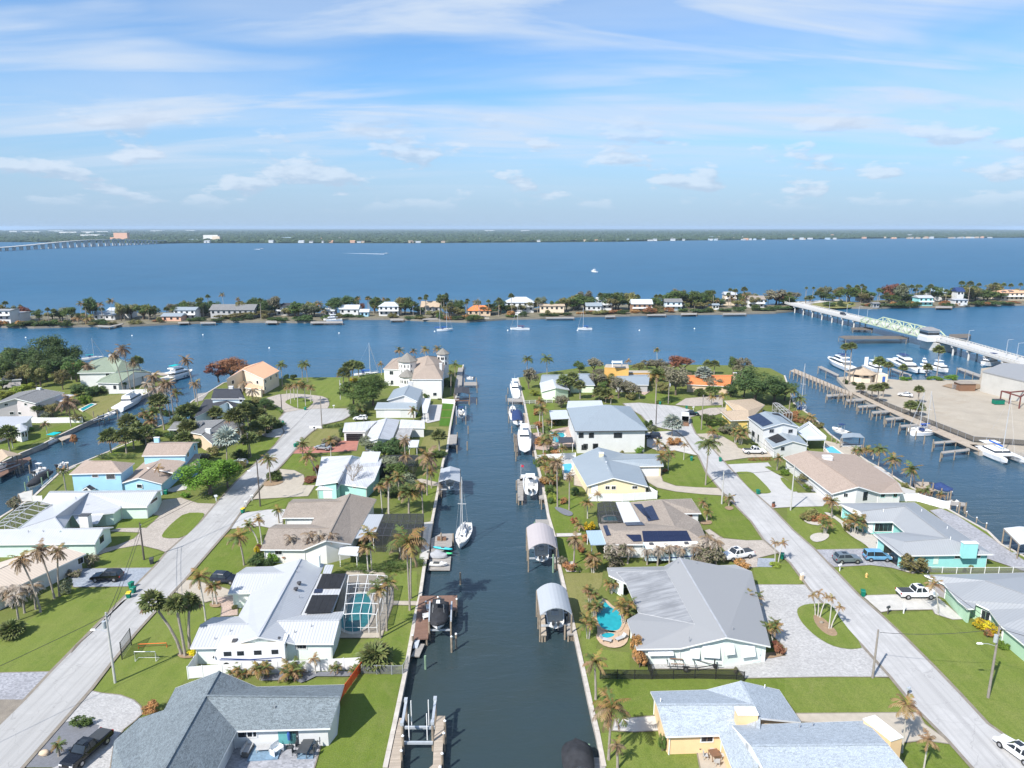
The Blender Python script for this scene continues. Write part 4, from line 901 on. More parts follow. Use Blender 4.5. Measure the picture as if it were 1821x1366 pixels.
h=H('h22','two_storey_house','tall white two-storey house with grey hip roof and black shutters','house','wall_white','C4 150,800','the tall hip-roofed white house')
h.roof('C4 a 150,478,9.0 b 205,480,9.0 C3 sw 1487,681,6.2 C4 se 490,674,6.2 C3 nw 1420,503,6.2 C4 ne 350,488,6.2','a b se sw;b ne se;a nw ne b;a sw nw','metal_bluegrey',0.7,fascia='trim_dark')
for c,x,y,w in (('C4',50,712,1.1),('C4',255,712,2.0),('C4',82,797,1.1),('C4',5,797,1.0),('C3',1532,712,1.1),('C3',1612,712,1.1),('C3',1555,805,1.2),('C3',1642,795,1.2)):h.win(c,x,y,w,1.2,m='trim_dark',panes=1)
h.flat('C3 1285,520,2.8 1420,516,2.8 1442,582,2.8 1300,588,2.8','metal_pale'); h.flat('C3 1358,725,2.7 1465,725,2.7 1475,765,2.7 1360,768,2.7','canopy_dark' if 'canopy_dark' in MATS else mat('canopy_dark',(0.05,0.055,0.07),0.8),posts=True,name='patio_awning')
h=H('h23','ranch_house','pale mint cottage with light grey roofs at the canal mouth','house','wall_lime','C3 1350,390','the pale mint cottage')
h.roof('C3 s 1338,345,4.4 n 1312,280,4.4 sw 1225,375,2.8 se 1442,362,2.8 nw 1212,310,2.8 ne 1412,312,2.8','s n nw sw;s se ne n','metal_pale',0.4); h.roof('C3 a 1225,254,4.2 b 1425,254,4.2 c 1432,312,2.8 d 1215,305,2.8 e 1435,244,2.8 f 1232,244,2.8','a b c d;a f e b','metal_bluegrey',0.4)
h.roof('C3 a 1525,238,4.6 b 1585,250,4.6 c 1640,326,2.8 d 1440,326,2.8 e 1490,235,2.8 f 1600,235,2.8','a b c d;a d e;b f c;a e f b','metal_bluegrey',0.4)
h=H('h24','flat_roofed_building','ochre flat-roofed block with a roof terrace canopy by the river','house','wall_ochre','C4 240,250','the ochre flat-roofed block')
h.roof('C4 a 150,188,6.6 b 340,196,6.6 c 335,166,6.6 d 162,164,6.6','a b c d','concrete_tan',0.05,caps=False,fascia='wall_ochre'); h.roof('C4 a 335,232,3.2 b 520,230,3.2 c 520,212,3.2 d 335,212,3.2','a b c d','concrete_tan',0.05,caps=False,fascia='wall_ochre'); h.roof('C4 a 205,150,9.2 b 290,150,9.2 c 288,138,9.2 d 208,138,9.2','a b c d','awning_white',0.2,caps=False,z0=6.6,walls=False)
for x in (212,285):p=ca('C4',x,186,6.6); MB().box(p,(.25,.25,2.5)).build('post','trim_white',h.root)
h=H('h25','ranch_house','grey-roofed house between flowering trees north of the cul-de-sac','house','wall_grey_wall','C4 400,330','the grey cul-de-sac house')
h.roof('C4 a 240,258,4.3 b 500,254,4.3 c 492,324,2.8 d 230,322,2.8 e 505,243,2.8 f 250,245,2.8','a b c d;a f e b','metal_bluegrey',0.4)
h=H('h26','ranch_house','low house with bright orange tiled roof beside the big dark green tree','house','wall_tan_wall','C4 950,330','the orange-tiled river house')
h.roof('C4 a 800,262,4.3 b 1130,256,4.3 c 1120,335,2.8 d 780,320,2.8 e 1150,246,2.8 f 790,248,2.8','a b c d;a f e b;a d f;b e c','tile_orange',0.4); h.chimney('C4',1160,262,1.2,1.0,1.4,'wall_tan_wall',z=3.4)
h=H('h27','ranch_house','tan shingled hip-roofed house with a yellow wall by the cul-de-sac','house','wall_yellow_wall','C4 1220,560','the tan hip-roofed house')
h.roof('C4 a 1190,478,4.2 b 1260,520,4.2 n1 1078,445,2.8 n2 1290,430,2.8 n3 1388,478,2.8 s1 1268,593,2.8 s2 1122,598,2.8 s3 1048,530,2.8 s4 1150,518,2.8','a n1 n2;a n2 n3 b;b n3 s1;b s1 s2;b s2 s3 s4 a;a s4 n1','sh_tan',0.5,caps=False)
h=H('h28','two_storey_house','white house with solar panels on two roof levels and railed terrace','house','wall_white','C4 1500,800','the white solar terrace house')
h.roof('C4 n 1392,527,7.0 s 1530,617,7.0 nw 1255,570,5.6 sw 1372,662,5.6 ne 1508,540,5.6 se 1655,648,5.6','s n nw sw;s se ne n','metal_bluegrey',0.4); h.roof('C4 n 1520,690,4.2 s 1605,757,4.2 sw 1452,806,2.9 nw 1385,735,2.9 se 1722,788,2.9 ne 1640,700,2.9','s n nw sw;s se ne n','metal_bluegrey',0.35)
h.panels('C4','1258,572 1343,545 1453,622 1372,648',5,3); h.panels('C4','1410,735 1490,702 1556,748 1475,776',4,3,'heat_panel','solar_panel'); h.panels('C4','1440,545 1490,545 1600,625 1560,625',2,4,'heat_panel','solar_panel')
for a in ((1440,678,1.2,.9),(1585,680,1.2,.9),(1300,700,2.2,1.4),(1338,735,1.0,2.0),(1525,815,1.0,.9)):h.win('C4',*a,m='trim_grey')
h.flat('C5 75,770,3.1 165,715,3.1 298,832,3.1 150,835,3.1','metal_pale',name='terrace')
tp=pts('C5 75,770,3.1 165,715,3.1 298,832,3.1 150,835,3.1')
for a,b in zip(tp,tp[1:]):MB().beam(a+Vector((0,0,.95)),b+Vector((0,0,.95)),.1,.1).build('railing','trim_white',h.root); MB().beam(a+Vector((0,0,.5)),b+Vector((0,0,.5)),.04,.7).build('railing_infill','trim_white',h.root)
h=H('h29','ranch_house','long white house with pinkish brown shingles and looping white driveway','house','wall_white','B5 500,100','the pinkish brown-roofed house')
h.roof('C5 n 150,915,4.8 B5 s 550,197,4.8 C4 nw 1528,880,2.8 B5 sw 343,252,2.8 se 712,247,2.8 e1 893,243,2.8 k 842,153,2.9 C5 ne 530,948,2.8','n nw sw s;n s se e1 k ne','sh_brown',0.6)
h.panels('B5','512,78 598,72 625,103 540,106',2,1,'trim_white','skylight'); h.panels('B5','610,120 640,115 650,124 620,128',1,1,'solar_blue','skylight'); h.chimney('C5',315,995,2.0,1.3,1.0,'wall_white')
h.win('B5',450,262,.8,.8); h.win('B5',600,270,1.1,1.9,'door','glass'); h.win('B5',735,262,.8,.9,m='wall_teal_wall'); h.win('B5',830,262,.8,.9,m='wall_teal_wall')
h=H('h30','ranch_house','aqua walled U-shaped house with smooth blue-grey roof by the water','house','wall_aqua','B5 1000,500','the aqua U-shaped house')
h.roof('B5 a 390,325,2.8 b 980,318,2.8 c 1585,716,2.8 d 870,727,2.8 e 665,560,2.8 f 905,547,2.8 g 810,466,2.8 h 615,467,2.8 i 560,385,4.0 j 905,346,4.8 k 1230,592,4.8 l 900,620,4.0','a b j i;a i h;i j g h;b c k j;j k f g;k l e f;e l d;l k c d','metal_grey',0.6)
h.chimney('B5',1408,700,2.4,.9,1.5,'wall_aqua'); h.win('B5',740,510,3.4,1.6,panes=4); h.win('B5',640,515,1.0,2,'door','trim_white'); h.win('B5',800,690,4.6,2.0,'garage',m='glass',base=True); h.win('B5',1310,735,1.0,.5); h.win('B5',1462,733,1.0,.5); h.win('B5',1145,752,.9,2.0,'door','wall_mint'); h.vents('B5','740,385 1230,520 1255,600 1033,385',m='trim_white')
h=H('h31','ranch_house','sage green house with wide grey metal roof and yellow shrubs','house','wall_sage','A5 1700,100','the sage grey-roofed house')
h.roof('B5 a 1055,876,2.9 b 2250,850,2.9 c 2400,1500,2.9 A5 d 2050,560,2.7 e 1640,225,2.7 f 1552,105,2.7 g 1452,58,2.8 g2 1440,96,2.7 h 1385,97,2.7 i 1310,30,2.7 B5 j 1205,942,2.7 r 1525,918,4.4 q 2100,1120,5.0','r q c d e f g g2 h i j a;r a b q;q b c','metal_grey',0.5)
h.win('B5',1200,1030,4.6,2.0,'garage',m='grey_door' if 'grey_door' in MATS else mat('grey_door',(0.32,0.30,0.31),0.6),base=True); h.win('A5',1525,155,1.1,1.6); h.win('A5',1640,250,1.4,1.4)
h=H('h32','carport','flat pale grey carport roof north of the tall white house','carport','wall_white','C3 1560,500','the pale carport')
h.flat('C3 1430,447,3.0 1690,443,3.0 1705,485,3.0 1420,502,3.0','metal_pale')
h=H('shed','garden_shed','small teal shed with white double doors below the bare tree','shed','wall_teal_wall','C2 1130,1190','the teal shed')
h.roof('C2 a 1090,1090,2.9 b 1235,1092,2.9 c 1215,1128,2.2 d 1048,1128,2.2 e 1245,1082,2.2 f 1095,1080,2.2','a b c d;a f e b','metal_white',0.15); h.win('C2',1140,1165,1.9,1.8,'door',base=True)
h=H('shed2','garden_shed','little grey garden shed in front of the sky blue wall','shed','wall_offwhite','B1 710,243','the little grey shed')
h.roof('B1 s 700,212,2.6 n 730,192,2.6 sw 662,235,1.9 se 738,238,1.9 nw 690,205,1.9 ne 775,222,1.9','s n nw sw;s se ne n','sh_charcoal',0.1); h.win('B1',695,240,.9,1.1,'door','trim_dark')
# screened pool cages
def cage(key,label,quad,zr,nx,ny,scr,frame='trim_white',r=.07,drop=0.0,nick=None,walls=True):
 q=pts(quad); t=thing('pool_cage',label,'pool enclosure',(sum((v for v in q),Vector())/4)*1.0); t.location.z=0
 bl=lambda u,v:(q[0]*(1-u)+q[1]*u)*(1-v)+(q[3]*(1-u)+q[2]*u)*v+Vector((0,0,(0.25-(2*u-1)**2*0.25)*zr))
 for i in range(nx+1):
  for k in range(ny):MB().beam(bl(i/nx,k/ny),bl(i/nx,(k+1)/ny),r,r*1.3).build('roof_bar',frame,t)
 for j in range(ny+1):
  for k in range(nx):MB().beam(bl(k/nx,j/ny),bl((k+1)/nx,j/ny),r,r*1.3).build('roof_bar',frame,t)
 sc_=MB()
 for i in range(nx):
  for j in range(ny):sc_.poly([bl(i/nx,j/ny),bl((i+1)/nx,j/ny),bl((i+1)/nx,(j+1)/ny),bl(i/nx,(j+1)/ny)])
 edge=[bl(i/nx,0) for i in range(nx)]+[bl(1,j/ny) for j in range(ny)]+[bl(1-i/nx,1) for i in range(nx)]+[bl(0,1-j/ny) for j in range(ny)]
 if walls:
  for a,b in zip(edge,edge[1:]+edge[:1]):
   sc_.poly([(a.x,a.y,0.05),(b.x,b.y,0.05),b,a]); MB().beam((a.x,a.y,0),a,r,r,up=(0,1,0)).build('post',frame,t)
   MB().beam((a.x,a.y,1.0),(b.x,b.y,1.0),r*.7,r*.7).build('rail',frame,t)
 sc_.build('screen',scr,t)
 return t
cage('h2','white-framed pool cage over the dark teal pool beside black roof panels','B2 1300,882,3.1 1600,885,3.1 1514,1182,3.1 1262,1182,3.1',0.6,4,4,'screen_light')
cage('h3','charcoal screened pool cage reaching to the canal beside the grey patio roof','B2 1572,412,3.2 B3 318,408,3.2 B3 292,588,3.2 B2 1505,575,3.2',0.3,6,3,'screen_dark','trim_dark')
cage('h4','flat dark screen roof behind the teal-walled house','C2 1550,868,3.0 C3 275,866,3.0 C3 238,945,3.0 C2 1515,950,3.0',0.2,5,2,'screen_dark','trim_dark')
cage('h12','silver gabled pool cage on the canal side of the light green house','B1 190,345,3.4 420,350,3.2 140,548,3.2 -60,540,3.4',2.4,2,6,'screen_light','aluminium',.11)
cage('h20','dark arched pool screen beside the white patio roof','B4 98,328,3.0 236,320,3.0 298,472,3.0 118,480,3.0',1.4,3,4,'screen_dark','trim_dark')
cage('h27','open dark lattice pool frame behind the tan hip-roofed house','C4 1450,465,3.0 1500,468,3.0 1600,540,3.0 1530,545,3.0',0.8,3,3,'screen_light','aluminium',.12)
# ---------------------------------------------------------------- pools, fences, poles, yard things
def poolmat(name,col):
 m,nt,N,L,b=nodes_of(name)
 p=wpos(nt); v=N.new('ShaderNodeTexVoronoi'); v.feature='SMOOTH_F1'; v.inputs['Scale'].default_value=1.6; L.new(p,v.inputs['Vector'])
 L.new(mixn(nt,ramp(nt,v.outputs[0],0.1,0.9),tuple(x*1.18 for x in col),tuple(x*0.9 for x in col)),b.inputs['Base Color'])
 b.inputs['Roughness'].default_value=0.08; b.inputs['IOR'].default_value=1.33; bumpy(nt,b,tex(nt,p,2.2,3,0.5),0.12,0.1); MATS[name]=m
poolmat('pool_cyan',(0.02,0.30,0.35)); poolmat('pool_teal',(0.02,0.22,0.25)); poolmat('pool_blue',(0.08,0.42,0.58))
mat('flagstone',(0.56,0.41,0.29),0.9,var=0.2,scale=1.5,fine=0.25); mat('coping',(0.62,0.57,0.50),0.8)
def pool(s,m,label,cop='coping',sm=2,w=0.45):
 p=pts(s); p=rounded(p,sm) if sm else p
 t=thing('swimming_pool',label,'pool',p[0])
 o=inset(p,-w); n=len(p); mb=MB()
 for i in range(n):
  j=(i+1)%n; a,b,c,d=p[i],p[j],o[j],o[i]
  mb.hexa([(v.x,v.y,.1) for v in (a,b,c,d)],[(v.x,v.y,.30) for v in (a,b,c,d)])
 mb.build('coping',cop,t); mb=MB(); mb.poly([(v.x,v.y,.245) for v in p]); mb.build('pool_water',m,t)
LAYER[0]=0.21
S('pool_deck','A4 0,335 12,290 0,150 20,40 60,20 120,90 185,105 222,190 260,240 250,350 205,400 120,412 40,385','flagstone',1)
pool('A4 12,65 60,40 110,100 172,120 200,190 200,235 168,285 60,275 12,225 2,150','pool_cyan','free-form turquoise lagoon pool beside the ash grey roof','flagstone')
pool('A4 25,322 60,298 118,294 150,310 112,335 52,338','pool_cyan','small round spa at the end of the lagoon pool','flagstone',2,.6)
pool('B2 1320,1060 1370,1030 1440,1022 1478,1100 1488,1180 1440,1290 1350,1340 1245,1310 1228,1230','pool_teal','dark teal kidney pool inside the white-framed cage')
pool('B4 140,445 190,425 262,442 284,468 145,472','pool_teal','dim green pool under the arched dark screen',sm=1)
pool('C3 1300,697 1396,700 1408,722 1352,775 1322,772','pool_cyan','rectangular pool beside the tall white hip-roofed house',sm=0)
pool('C3 1380,942 1455,936 1462,960 1442,1012 1402,1012 1400,962','pool_blue','bright blue pool behind the cream gabled house',sm=0)
pool('C5 286,892 345,890 420,944 330,946','pool_blue','light blue pool below the white railed terrace',sm=0)
pool('C1 1430,708 1500,682 1540,690 1530,720 1440,727','pool_blue','pale blue pool by the charcoal-roofed house',sm=0)
pool('C1 650,632 740,587 772,592 672,648','pool_cyan','pale green pool on the dry lawn by the mauve house',sm=0)
mat('fence_black',(0.02,0.02,0.022),0.5); mat('vinyl',(0.80,0.80,0.80),0.45,var=0.03); mat('wood_old',(0.30,0.26,0.22),0.9,var=0.25,scale=2); screen_mat('mesh_black',(0.02,0.02,0.02),0.55); screen_mat('mesh_orange',(0.75,0.10,0.02),0.30); screen_mat('mesh_grey',(0.25,0.25,0.25),0.7)
def fence(s,label,hgt=1.8,pitch=2.4,panel='vinyl',post='vinyl',rails=0,z=0.0):
 p=pts(s); t=thing('fence',label,'fence',p[0]); pts_=[]
 for a,b in zip(p,p[1:]):
  d=b-a; n=max(1,round(d.length/pitch))
  for i in range(n):
   q,r=a+d*(i/n),a+d*((i+1)/n); u=Vector((0,0,1))
   MB().beam(q+u*(hgt/2+.04),r+u*(hgt/2+.04),.03,hgt-.08).build('panel',panel,t)
   for k in range(rails):MB().beam(q+u*(hgt*(k+1)/rails),r+u*(hgt*(k+1)/rails),.05,.05).build('rail',post,t)
   pts_.append(q)
 for q in pts_+[p[-1]]:MB().box(q,(.1,.1,hgt+.08)).build('post',post,t)
 return t
fence('A2 155,470 62,612 170,602 600,578 960,560 1330,540','white vinyl fence round the parked motorhome'); fence('A2 1340,572 1560,578 1640,576 1680,505','thin wire fence between two lawns at the canal edge',1.3,2.6,'mesh_grey','pipe',1)
fence('A4 30,642 430,645 760,640 1082,648 1140,660','black metal yard fence behind the boat trailer',1.4,2.4,'mesh_black','fence_black',2); fence('A4 378,500 430,640','short black fence turning back to the ash grey house',1.4,2.4,'mesh_black','fence_black',2)
t=fence('A2 1165,832 1180,770 1340,545','sagging orange safety netting beside the grey shingled roof',1.3,1.6,'mesh_orange','mesh_orange',2)
fence('B4 30,312 290,312 555,294','white vinyl fence below the cream gable wall'); fence('B4 462,235 555,292','short white fence panel at the cream house corner')
fence('B5 568,312 1000,312 1198,368 1245,368','long white fence between the brown and aqua houses'); fence('C1 240,740 410,742 672,738','white fence along the lawn by the mauve house'); fence('C1 885,505 1190,495','white fence in front of the green hip-roofed mansion',1.4)
fence('C3 462,466 556,472','white fence between turreted house and turf squares',1.6); fence('C3 1090,472 1310,462','low white railing by the pale mint cottage',1.2,2,'mesh_grey','vinyl',2); fence('C3 1196,912 1245,905 1490,892','white fence behind the bright blue pool',1.6)
fence('C3 1140,665 1190,662 1205,720','pale railing by the tall house dock',1.2,2,'mesh_grey','vinyl',2); fence('B5 1080,858 1300,865 1840,862','low white fence between aqua and sage houses',1.1,2.4,'mesh_grey','vinyl',1); fence('B1 262,330 345,330','pale garden wall at the side canal bank',1.4,3,'wall_offwhite','wall_offwhite')
fence('C2 1000,660 1100,660','short hedge-side picket fence by the pole',.8,1.2)
# utility poles and wires
mat('pole_wood',(0.26,0.23,0.20),0.9,var=0.2,scale=1.5); mat('pole_dark',(0.10,0.085,0.075),0.9,var=0.2,scale=1.5); mat('pole_concrete',(0.46,0.45,0.42),0.85); mat('galv',(0.50,0.53,0.56),0.45,0.3); mat('cable',(0.03,0.03,0.035),0.7)
POLES={}
def pole(key,c,bx,by,tx,ty,label,m='pole_wood',xf=None,lamp=None,arm=0):
 b=ca(c,bx,by); h=max(5.0,height_at(b,CROPS[c][1]+ty/CROPS[c][2]))
 t=thing('utility_pole',label,'utility pole',b,group='utility poles along the streets'); POLES[key]=(b,h)
 MB().tube([b-Vector((0,0,.3)),b+Vector((0,0,h))],[.17,.11],8).build('shaft',m,t)
 for k in range(2):MB().box(b+Vector((.16,0,h-.5-k*.8)),(.12,.12,.16)).build('insulator','galv',t)
 if xf:o=MB().tube([b+Vector((xf,-.1,h-2.2)),b+Vector((xf,-.1,h-1.2))],.24,10).build('transformer','galv',t)
 if lamp:
  o=MB().tube([b+Vector((0,0,h*.72)),b+Vector((lamp*.5,0,h*.72+.35)),b+Vector((lamp,0,h*.72+.4))],.035,5).build('lamp_arm','galv',t)
  MB().box(b+Vector((lamp,0,h*.72+.34)),(.75,.26,.14),taper=.7).build('lamp_head','trim_white',o)
 return t
pole('a','A1',915,690,860,130,'pole with transformer and street lamp beside the soccer goals','pole_concrete',-.35,-1.9); pole('b','B1',1167,800,1145,498,'bare dark pole on the lawn across from the taupe U-shaped house','pole_dark')
pole('c','B2',620,350,598,-15,'dark pole with lamp between the cream driveway and road','pole_dark',None,-1.8); pole('d','C2',532,892,525,690,'slim dark pole on the lawn near the silver palm','pole_dark'); pole('e','C2',1096,662,1089,412,'weathered pole at the corner where the street widens','pole_wood')
pole('f','C2',786,520,780,395,'dark pole at the palm island driveway','pole_dark'); pole('g','C2',1238,436,1229,285,'pole with transformer on the empty river lawn','pole_concrete',.3)
pole('h','A5',655,632,688,258,'leaning wooden pole at the white paver driveway edge','pole_wood'); pole('i','A5',1543,785,1602,228,'pole with transformer and lamp arm on the sage house lawn','pole_wood',-.3,-2.1)
pole('j','B4',1055,333,1076,80,'pole beside the small round bed by the solar-panelled house','pole_concrete'); pole('k','B5',25,380,52,30,'greenish pole at the looping white driveway','pole_concrete'); pole('l','C4',548,632,553,472,'dark pole behind the tall white hip-roofed house','pole_dark')
pole('m','C4',898,672,898,400,'tall pole beside the lawn of the tan hip-roofed house','pole_wood'); pole('n','C4',643,472,650,285,'pole with transformer at the hedge north of the cul-de-sac','pole_wood',.3); pole('o','C4',905,352,908,248,'slim pole in front of the orange-tiled roof','pole_wood')
def wire(a,b,za=-.4,zb=-.4,label='',side=0.12,sag=0.5):
 pa=POLES[a][0]+Vector((side,0,POLES[a][1]+za)) if isinstance(a,str) else a; pb=POLES[b][0]+Vector((side,0,POLES[b][1]+zb)) if isinstance(b,str) else b
 p=[pa.lerp(pb,i/8)-Vector((0,0,sag*(1-(2*i/8-1)**2))) for i in range(9)]
 o=MB().tube(p,0.034,4).build('power_line','cable'); tag(o,label,'power line')
wire('a','b',label='overhead wire over the left street by the soccer goals'); wire('a','b',-1.2,-1.2,'lower overhead wire over the left street by the soccer goals',.2); wire('b','c',label='overhead wire from the bare dark pole to the lamp pole'); wire('b','c',-1.0,-1.0,'lower overhead wire from the bare dark pole to the lamp pole')
wire('a',Vector((-75,50,8.5)),label='overhead wire running out past the grey shingled house'); wire('h','i',label='overhead wire crossing the right street to the lamp-arm pole'); wire('i','k',label='overhead wire from the lamp-arm pole to the greenish pole'); wire('i','k',-1.1,-1.0,'lower overhead wire from the lamp-arm pole to the greenish pole')
wire('i',Vector((95,55,9)),label='overhead wire leaving the lamp-arm pole out of view'); wire('k','m',label='overhead wire over the looping white driveway'); wire('j','k',label='overhead wire crossing the road by the big coconut palm'); wire('c','e',label='overhead wire above the red driveway lawn')
# bins, mailboxes and small yard things
mat('bin_green',(0.0,0.16,0.10),0.5,var=0.1); mat('lid_yellow',(0.72,0.48,0.02),0.5); mat('bin_dark',(0.05,0.055,0.06),0.6); mat('rubber',(0.02,0.02,0.02),0.8); mat('brick_red',(0.26,0.10,0.06),0.9)
def wheelie(c,x,y,label,body='bin_green',lid='bin_green',rz=0.3,s=1.0):
 b=ca(c,x,y); t=thing('wheelie_bin',label,'bin',b,rz,'wheelie bins put out along the streets')
 m=MB(); m.hexa([(-.24*s,-.28*s,.06),(.24*s,-.28*s,.06),(.24*s,.24*s,.06),(-.24*s,.24*s,.06)],[(-.32*s,-.38*s,1.0*s),(.32*s,-.38*s,1.0*s),(.32*s,.36*s,1.0*s),(-.32*s,.36*s,1.0*s)]); m.build('body',body,t,local=True)
 m=MB(); m.hexa([(-.35*s,-.42*s,1.0*s),(.35*s,-.42*s,1.0*s),(.35*s,.40*s,1.0*s),(-.35*s,.40*s,1.0*s)],[(-.30*s,-.34*s,1.1*s),(.30*s,-.34*s,1.1*s),(.33*s,.40*s,1.13*s),(-.33*s,.40*s,1.13*s)]); m.build('lid',lid,t,local=True)
 for k in (-.26,.26):MB().tube([(k*s-.03,.3*s,.1),(k*s+.03,.3*s,.1)],.1,8).build('wheel','rubber',t,local=True)
 MB().tube([(-.28*s,.42*s,.98*s),(.28*s,.42*s,.98*s)],.025,5).build('handle',body,t,local=True)
for c,x,y,l,lid in (('B1',1083,1072,'tall dark green wheelie bin by the blue-grey driveway',0),('B1',1066,1030,'green bin half hidden behind the bin by the blue-grey driveway',0),('B1',1045,1113,'green bin with yellow lid at the kerb below the blue-grey driveway',1),('B2',487,402,'green bin with yellow lid by the white driveway of the taupe house',1),('C2',795,630,'lone green bin at the edge of the widened street end',0),
  ('C2',967,520,'green bin at the foot of the palm island lawn',0),('C2',890,806,'green bin at the kerb beside the red driveway',0),('C2',908,795,'green bin just behind another bin at the red driveway',0),('C4',580,478,'green bin before the clipped hedge at the cul-de-sac',0),('C4',783,510,'green bin at the tan driveway entrance off the cul-de-sac',0),('C4',857,562,'green bin beside the dark car near the trailer',0),
  ('C4',822,908,'green bin on the lawn corner behind the big coconut palm',0),('C4',1043,917,'green bin on the driveway right of the big coconut palm',0),('B4',1335,258,'green bin on the grass island of the looping white driveway',0),('B4',1520,755,'dark green bin beside the multi-stemmed dead palm',0),('B5',580,1042,'green bin at the edge of the hydrant lawn',0),
  ('B5',1105,812,'yellow-lidded bin against the aqua wall by the white gate',1),('B5',1190,808,'second yellow-lidded bin along the aqua wall',1),('B1',1345,270,'green bin at the corner of the light green garage wall',0),('B2',1412,250,'yellow-lidded bin against the teal wall under the bare tree',1)):
 wheelie(c,x,y,l,lid='lid_yellow' if lid else 'bin_green',rz=random.uniform(-.5,.5))
wheelie('B1',1230,832,'black bin on the lawn next to the pile of palm debris','bin_dark','bin_dark')
def mailbox(c,x,y,label,pm='trim_white',bm='trim_white',rz=0.5,stone=None):
 b=ca(c,x,y); t=thing('mailbox',label,'mailbox',b,rz)
 MB().box((0,0,0),(.5,.5,.9) if stone else (.12,.12,1.05)).build('post',stone or pm,t,local=True)
 m=MB(); z=.95 if stone else 1.05
 m.loft([[(sx,a*.14,z+b_) for a,b_ in ((-1,0),(1,0),(1,.2),(.6,.32),(-.6,.32),(-1,.2))] for sx in (-.3,.3)]); m.build('box',bm,t,local=True)
 MB().box((.2,.16,z+.12),(.14,.02,.12)).build('flag','brick_red',t,local=True)
mailbox('A5',925,775,'grey mailbox at the kerb below the wide lawn','pole_dark','galv'); mailbox('A5',772,140,'dark mailbox by the concrete drive with the white pickup','pole_dark','bin_dark'); mailbox('B5',403,848,'white mailbox by the grey paver drive','trim_white','trim_white'); mailbox('B4',1453,358,'red brick mailbox post by the looping white drive',stone='brick_red',bm='bin_dark')
mailbox('B4',1672,918,'stone mailbox with white top beside the white paver drive',stone='wall_tan_wall'); mailbox('C2',556,1218,'white mailbox at the cream driveway corner'); mailbox('C2',510,1265,'white mailbox next to the yellow-lidded bin'); mailbox('C2',281,1222,'white mailbox under the dark round tree'); mailbox('C2',1037,682,'dark mailbox on the dry lawn corner','pole_dark','bin_dark'); mailbox('B1',1748,322,'white mailbox where the looping tan driveway meets the street','trim_white','galv'); mailbox('C4',837,522,'white mailbox near the flag at the cul-de-sac'); mailbox('C2',1187,510,'white mailbox on the river lawn edge')
b=ca('A5',893,137); o=MB().box(b,(.13,.13,1.9)).build('sign_post','trim_white'); tag(o,'plain white post on the kerb of the sage house lawn','post')
t=thing('fire_hydrant','yellow-capped pale hydrant on the lawn before the white pickup','hydrant',ca('B5',608,895)); mat('hydrant',(0.75,0.45,0.16),0.5); b=t.location
MB().tube([b,b+Vector((0,0,.08)),b+Vector((0,0,.09)),b+Vector((0,0,.6))],[.2,.2,.14,.13],10).build('barrel','hydrant',t); MB().tube([b+Vector((0,0,.6)),b+Vector((0,0,.72)),b+Vector((0,0,.84))],[.17,.14,.04],10).build('bonnet','hydrant',t)
for k in (-1,1):MB().tube([b+Vector((0,0,.45)),b+Vector((.24*k,0,.45))],.07,8).build('nozzle','hydrant',t)
def goal(c,x0,y0,x1,y1,hgt,m,label,depth=.9):
 a,b=ca(c,x0,y0),ca(c,x1,y1); t=thing('soccer_goal',label,'soccer goal',a); u=Vector((0,0,hgt)); d=(b-a).normalized(); n=Vector((-d.y,d.x,0))*depth
 MB().tube([a,a+u,b+u,b],.05,6).build('frame',m,t); MB().tube([a,a+n,b+n,b],.04,6).build('base',m,t)
 mb=MB(); mb.poly([a+u,b+u,b+n,a+n]); mb.poly([a,a+u,a+n]); mb.poly([b,b+u,b+n]); mb.build('net','mesh_grey',t)
mat('goal_orange',(0.80,0.16,0.02),0.5)
goal('A1',1075,520,1240,520,1.5,'trim_white','white soccer goal with pale net on the street lawn'); goal('A1',1100,418,1325,408,.7,'goal_orange','low orange soccer goal behind the white goal',.5)
fence('A1 970,505 1045,392','tall dark net frame at the road edge by the goals',2.6,3,'mesh_grey','fence_black',1)
# patio sets
mat('rug_blue',(0.17,0.26,0.35),0.95,var=0.25,scale=3); mat('cushion',(0.42,0.42,0.42),0.95); mat('wicker',(0.12,0.11,0.10),0.9,var=0.3,scale=8); mat('canvas_blue',(0.04,0.11,0.36),0.9); mat('canvas_grey',(0.42,0.45,0.48),0.9); mat('steel_dark',(0.06,0.065,0.07),0.5); mat('wood_brown',(0.20,0.11,0.065),0.8)
def boxes(t,parts,local=True):
 for nm,c,d,m in parts:MB().box(c,d).build(nm,m,t,local=local)
def sofa(c,x,y,w,rz,label,m='cushion'):
 t=thing('outdoor_sofa',label,'sofa',ca(c,x,y)+Vector((0,0,.03)),rz); boxes(t,[('base',(0,0,0),(w,.8,.3),'wicker'),('backrest',(0,.35,.3),(w,.16,.5),m)]+[('arm',(k*(w/2-.08),-.05,.3),(.16,.68,.25),'wicker') for k in (-1,1)]+[('seat_cushion',((i-(round(w/.8)-1)/2)*.72,-.06,.3),(.68,.62,.16),m) for i in range(round(w/.8))])
def table(c,x,y,w,d,h,rz,label,m='steel_dark',z=.03):
 t=thing('patio_table',label,'table',ca(c,x,y)+Vector((0,0,z)),rz); boxes(t,[('tabletop',(0,0,h-.05),(w,d,.05),m)]+[('leg',(i*(w/2-.08),j*(d/2-.08),0),(.06,.06,h-.05),m) for i in (-1,1) for j in (-1,1)]); return t
def chair(p,rz,label,m='steel_dark',g=None):
 t=thing('patio_chair',label,'chair',p,rz,g); boxes(t,[('seat',(0,0,.40),(.5,.5,.06),m),('backrest',(0,.24,.46),(.5,.05,.5),m)]+[('leg',(i*.22,j*.22,0),(.04,.04,.4),m) for i in (-1,1) for j in (-1,1)])
LAYER[0]=0.2
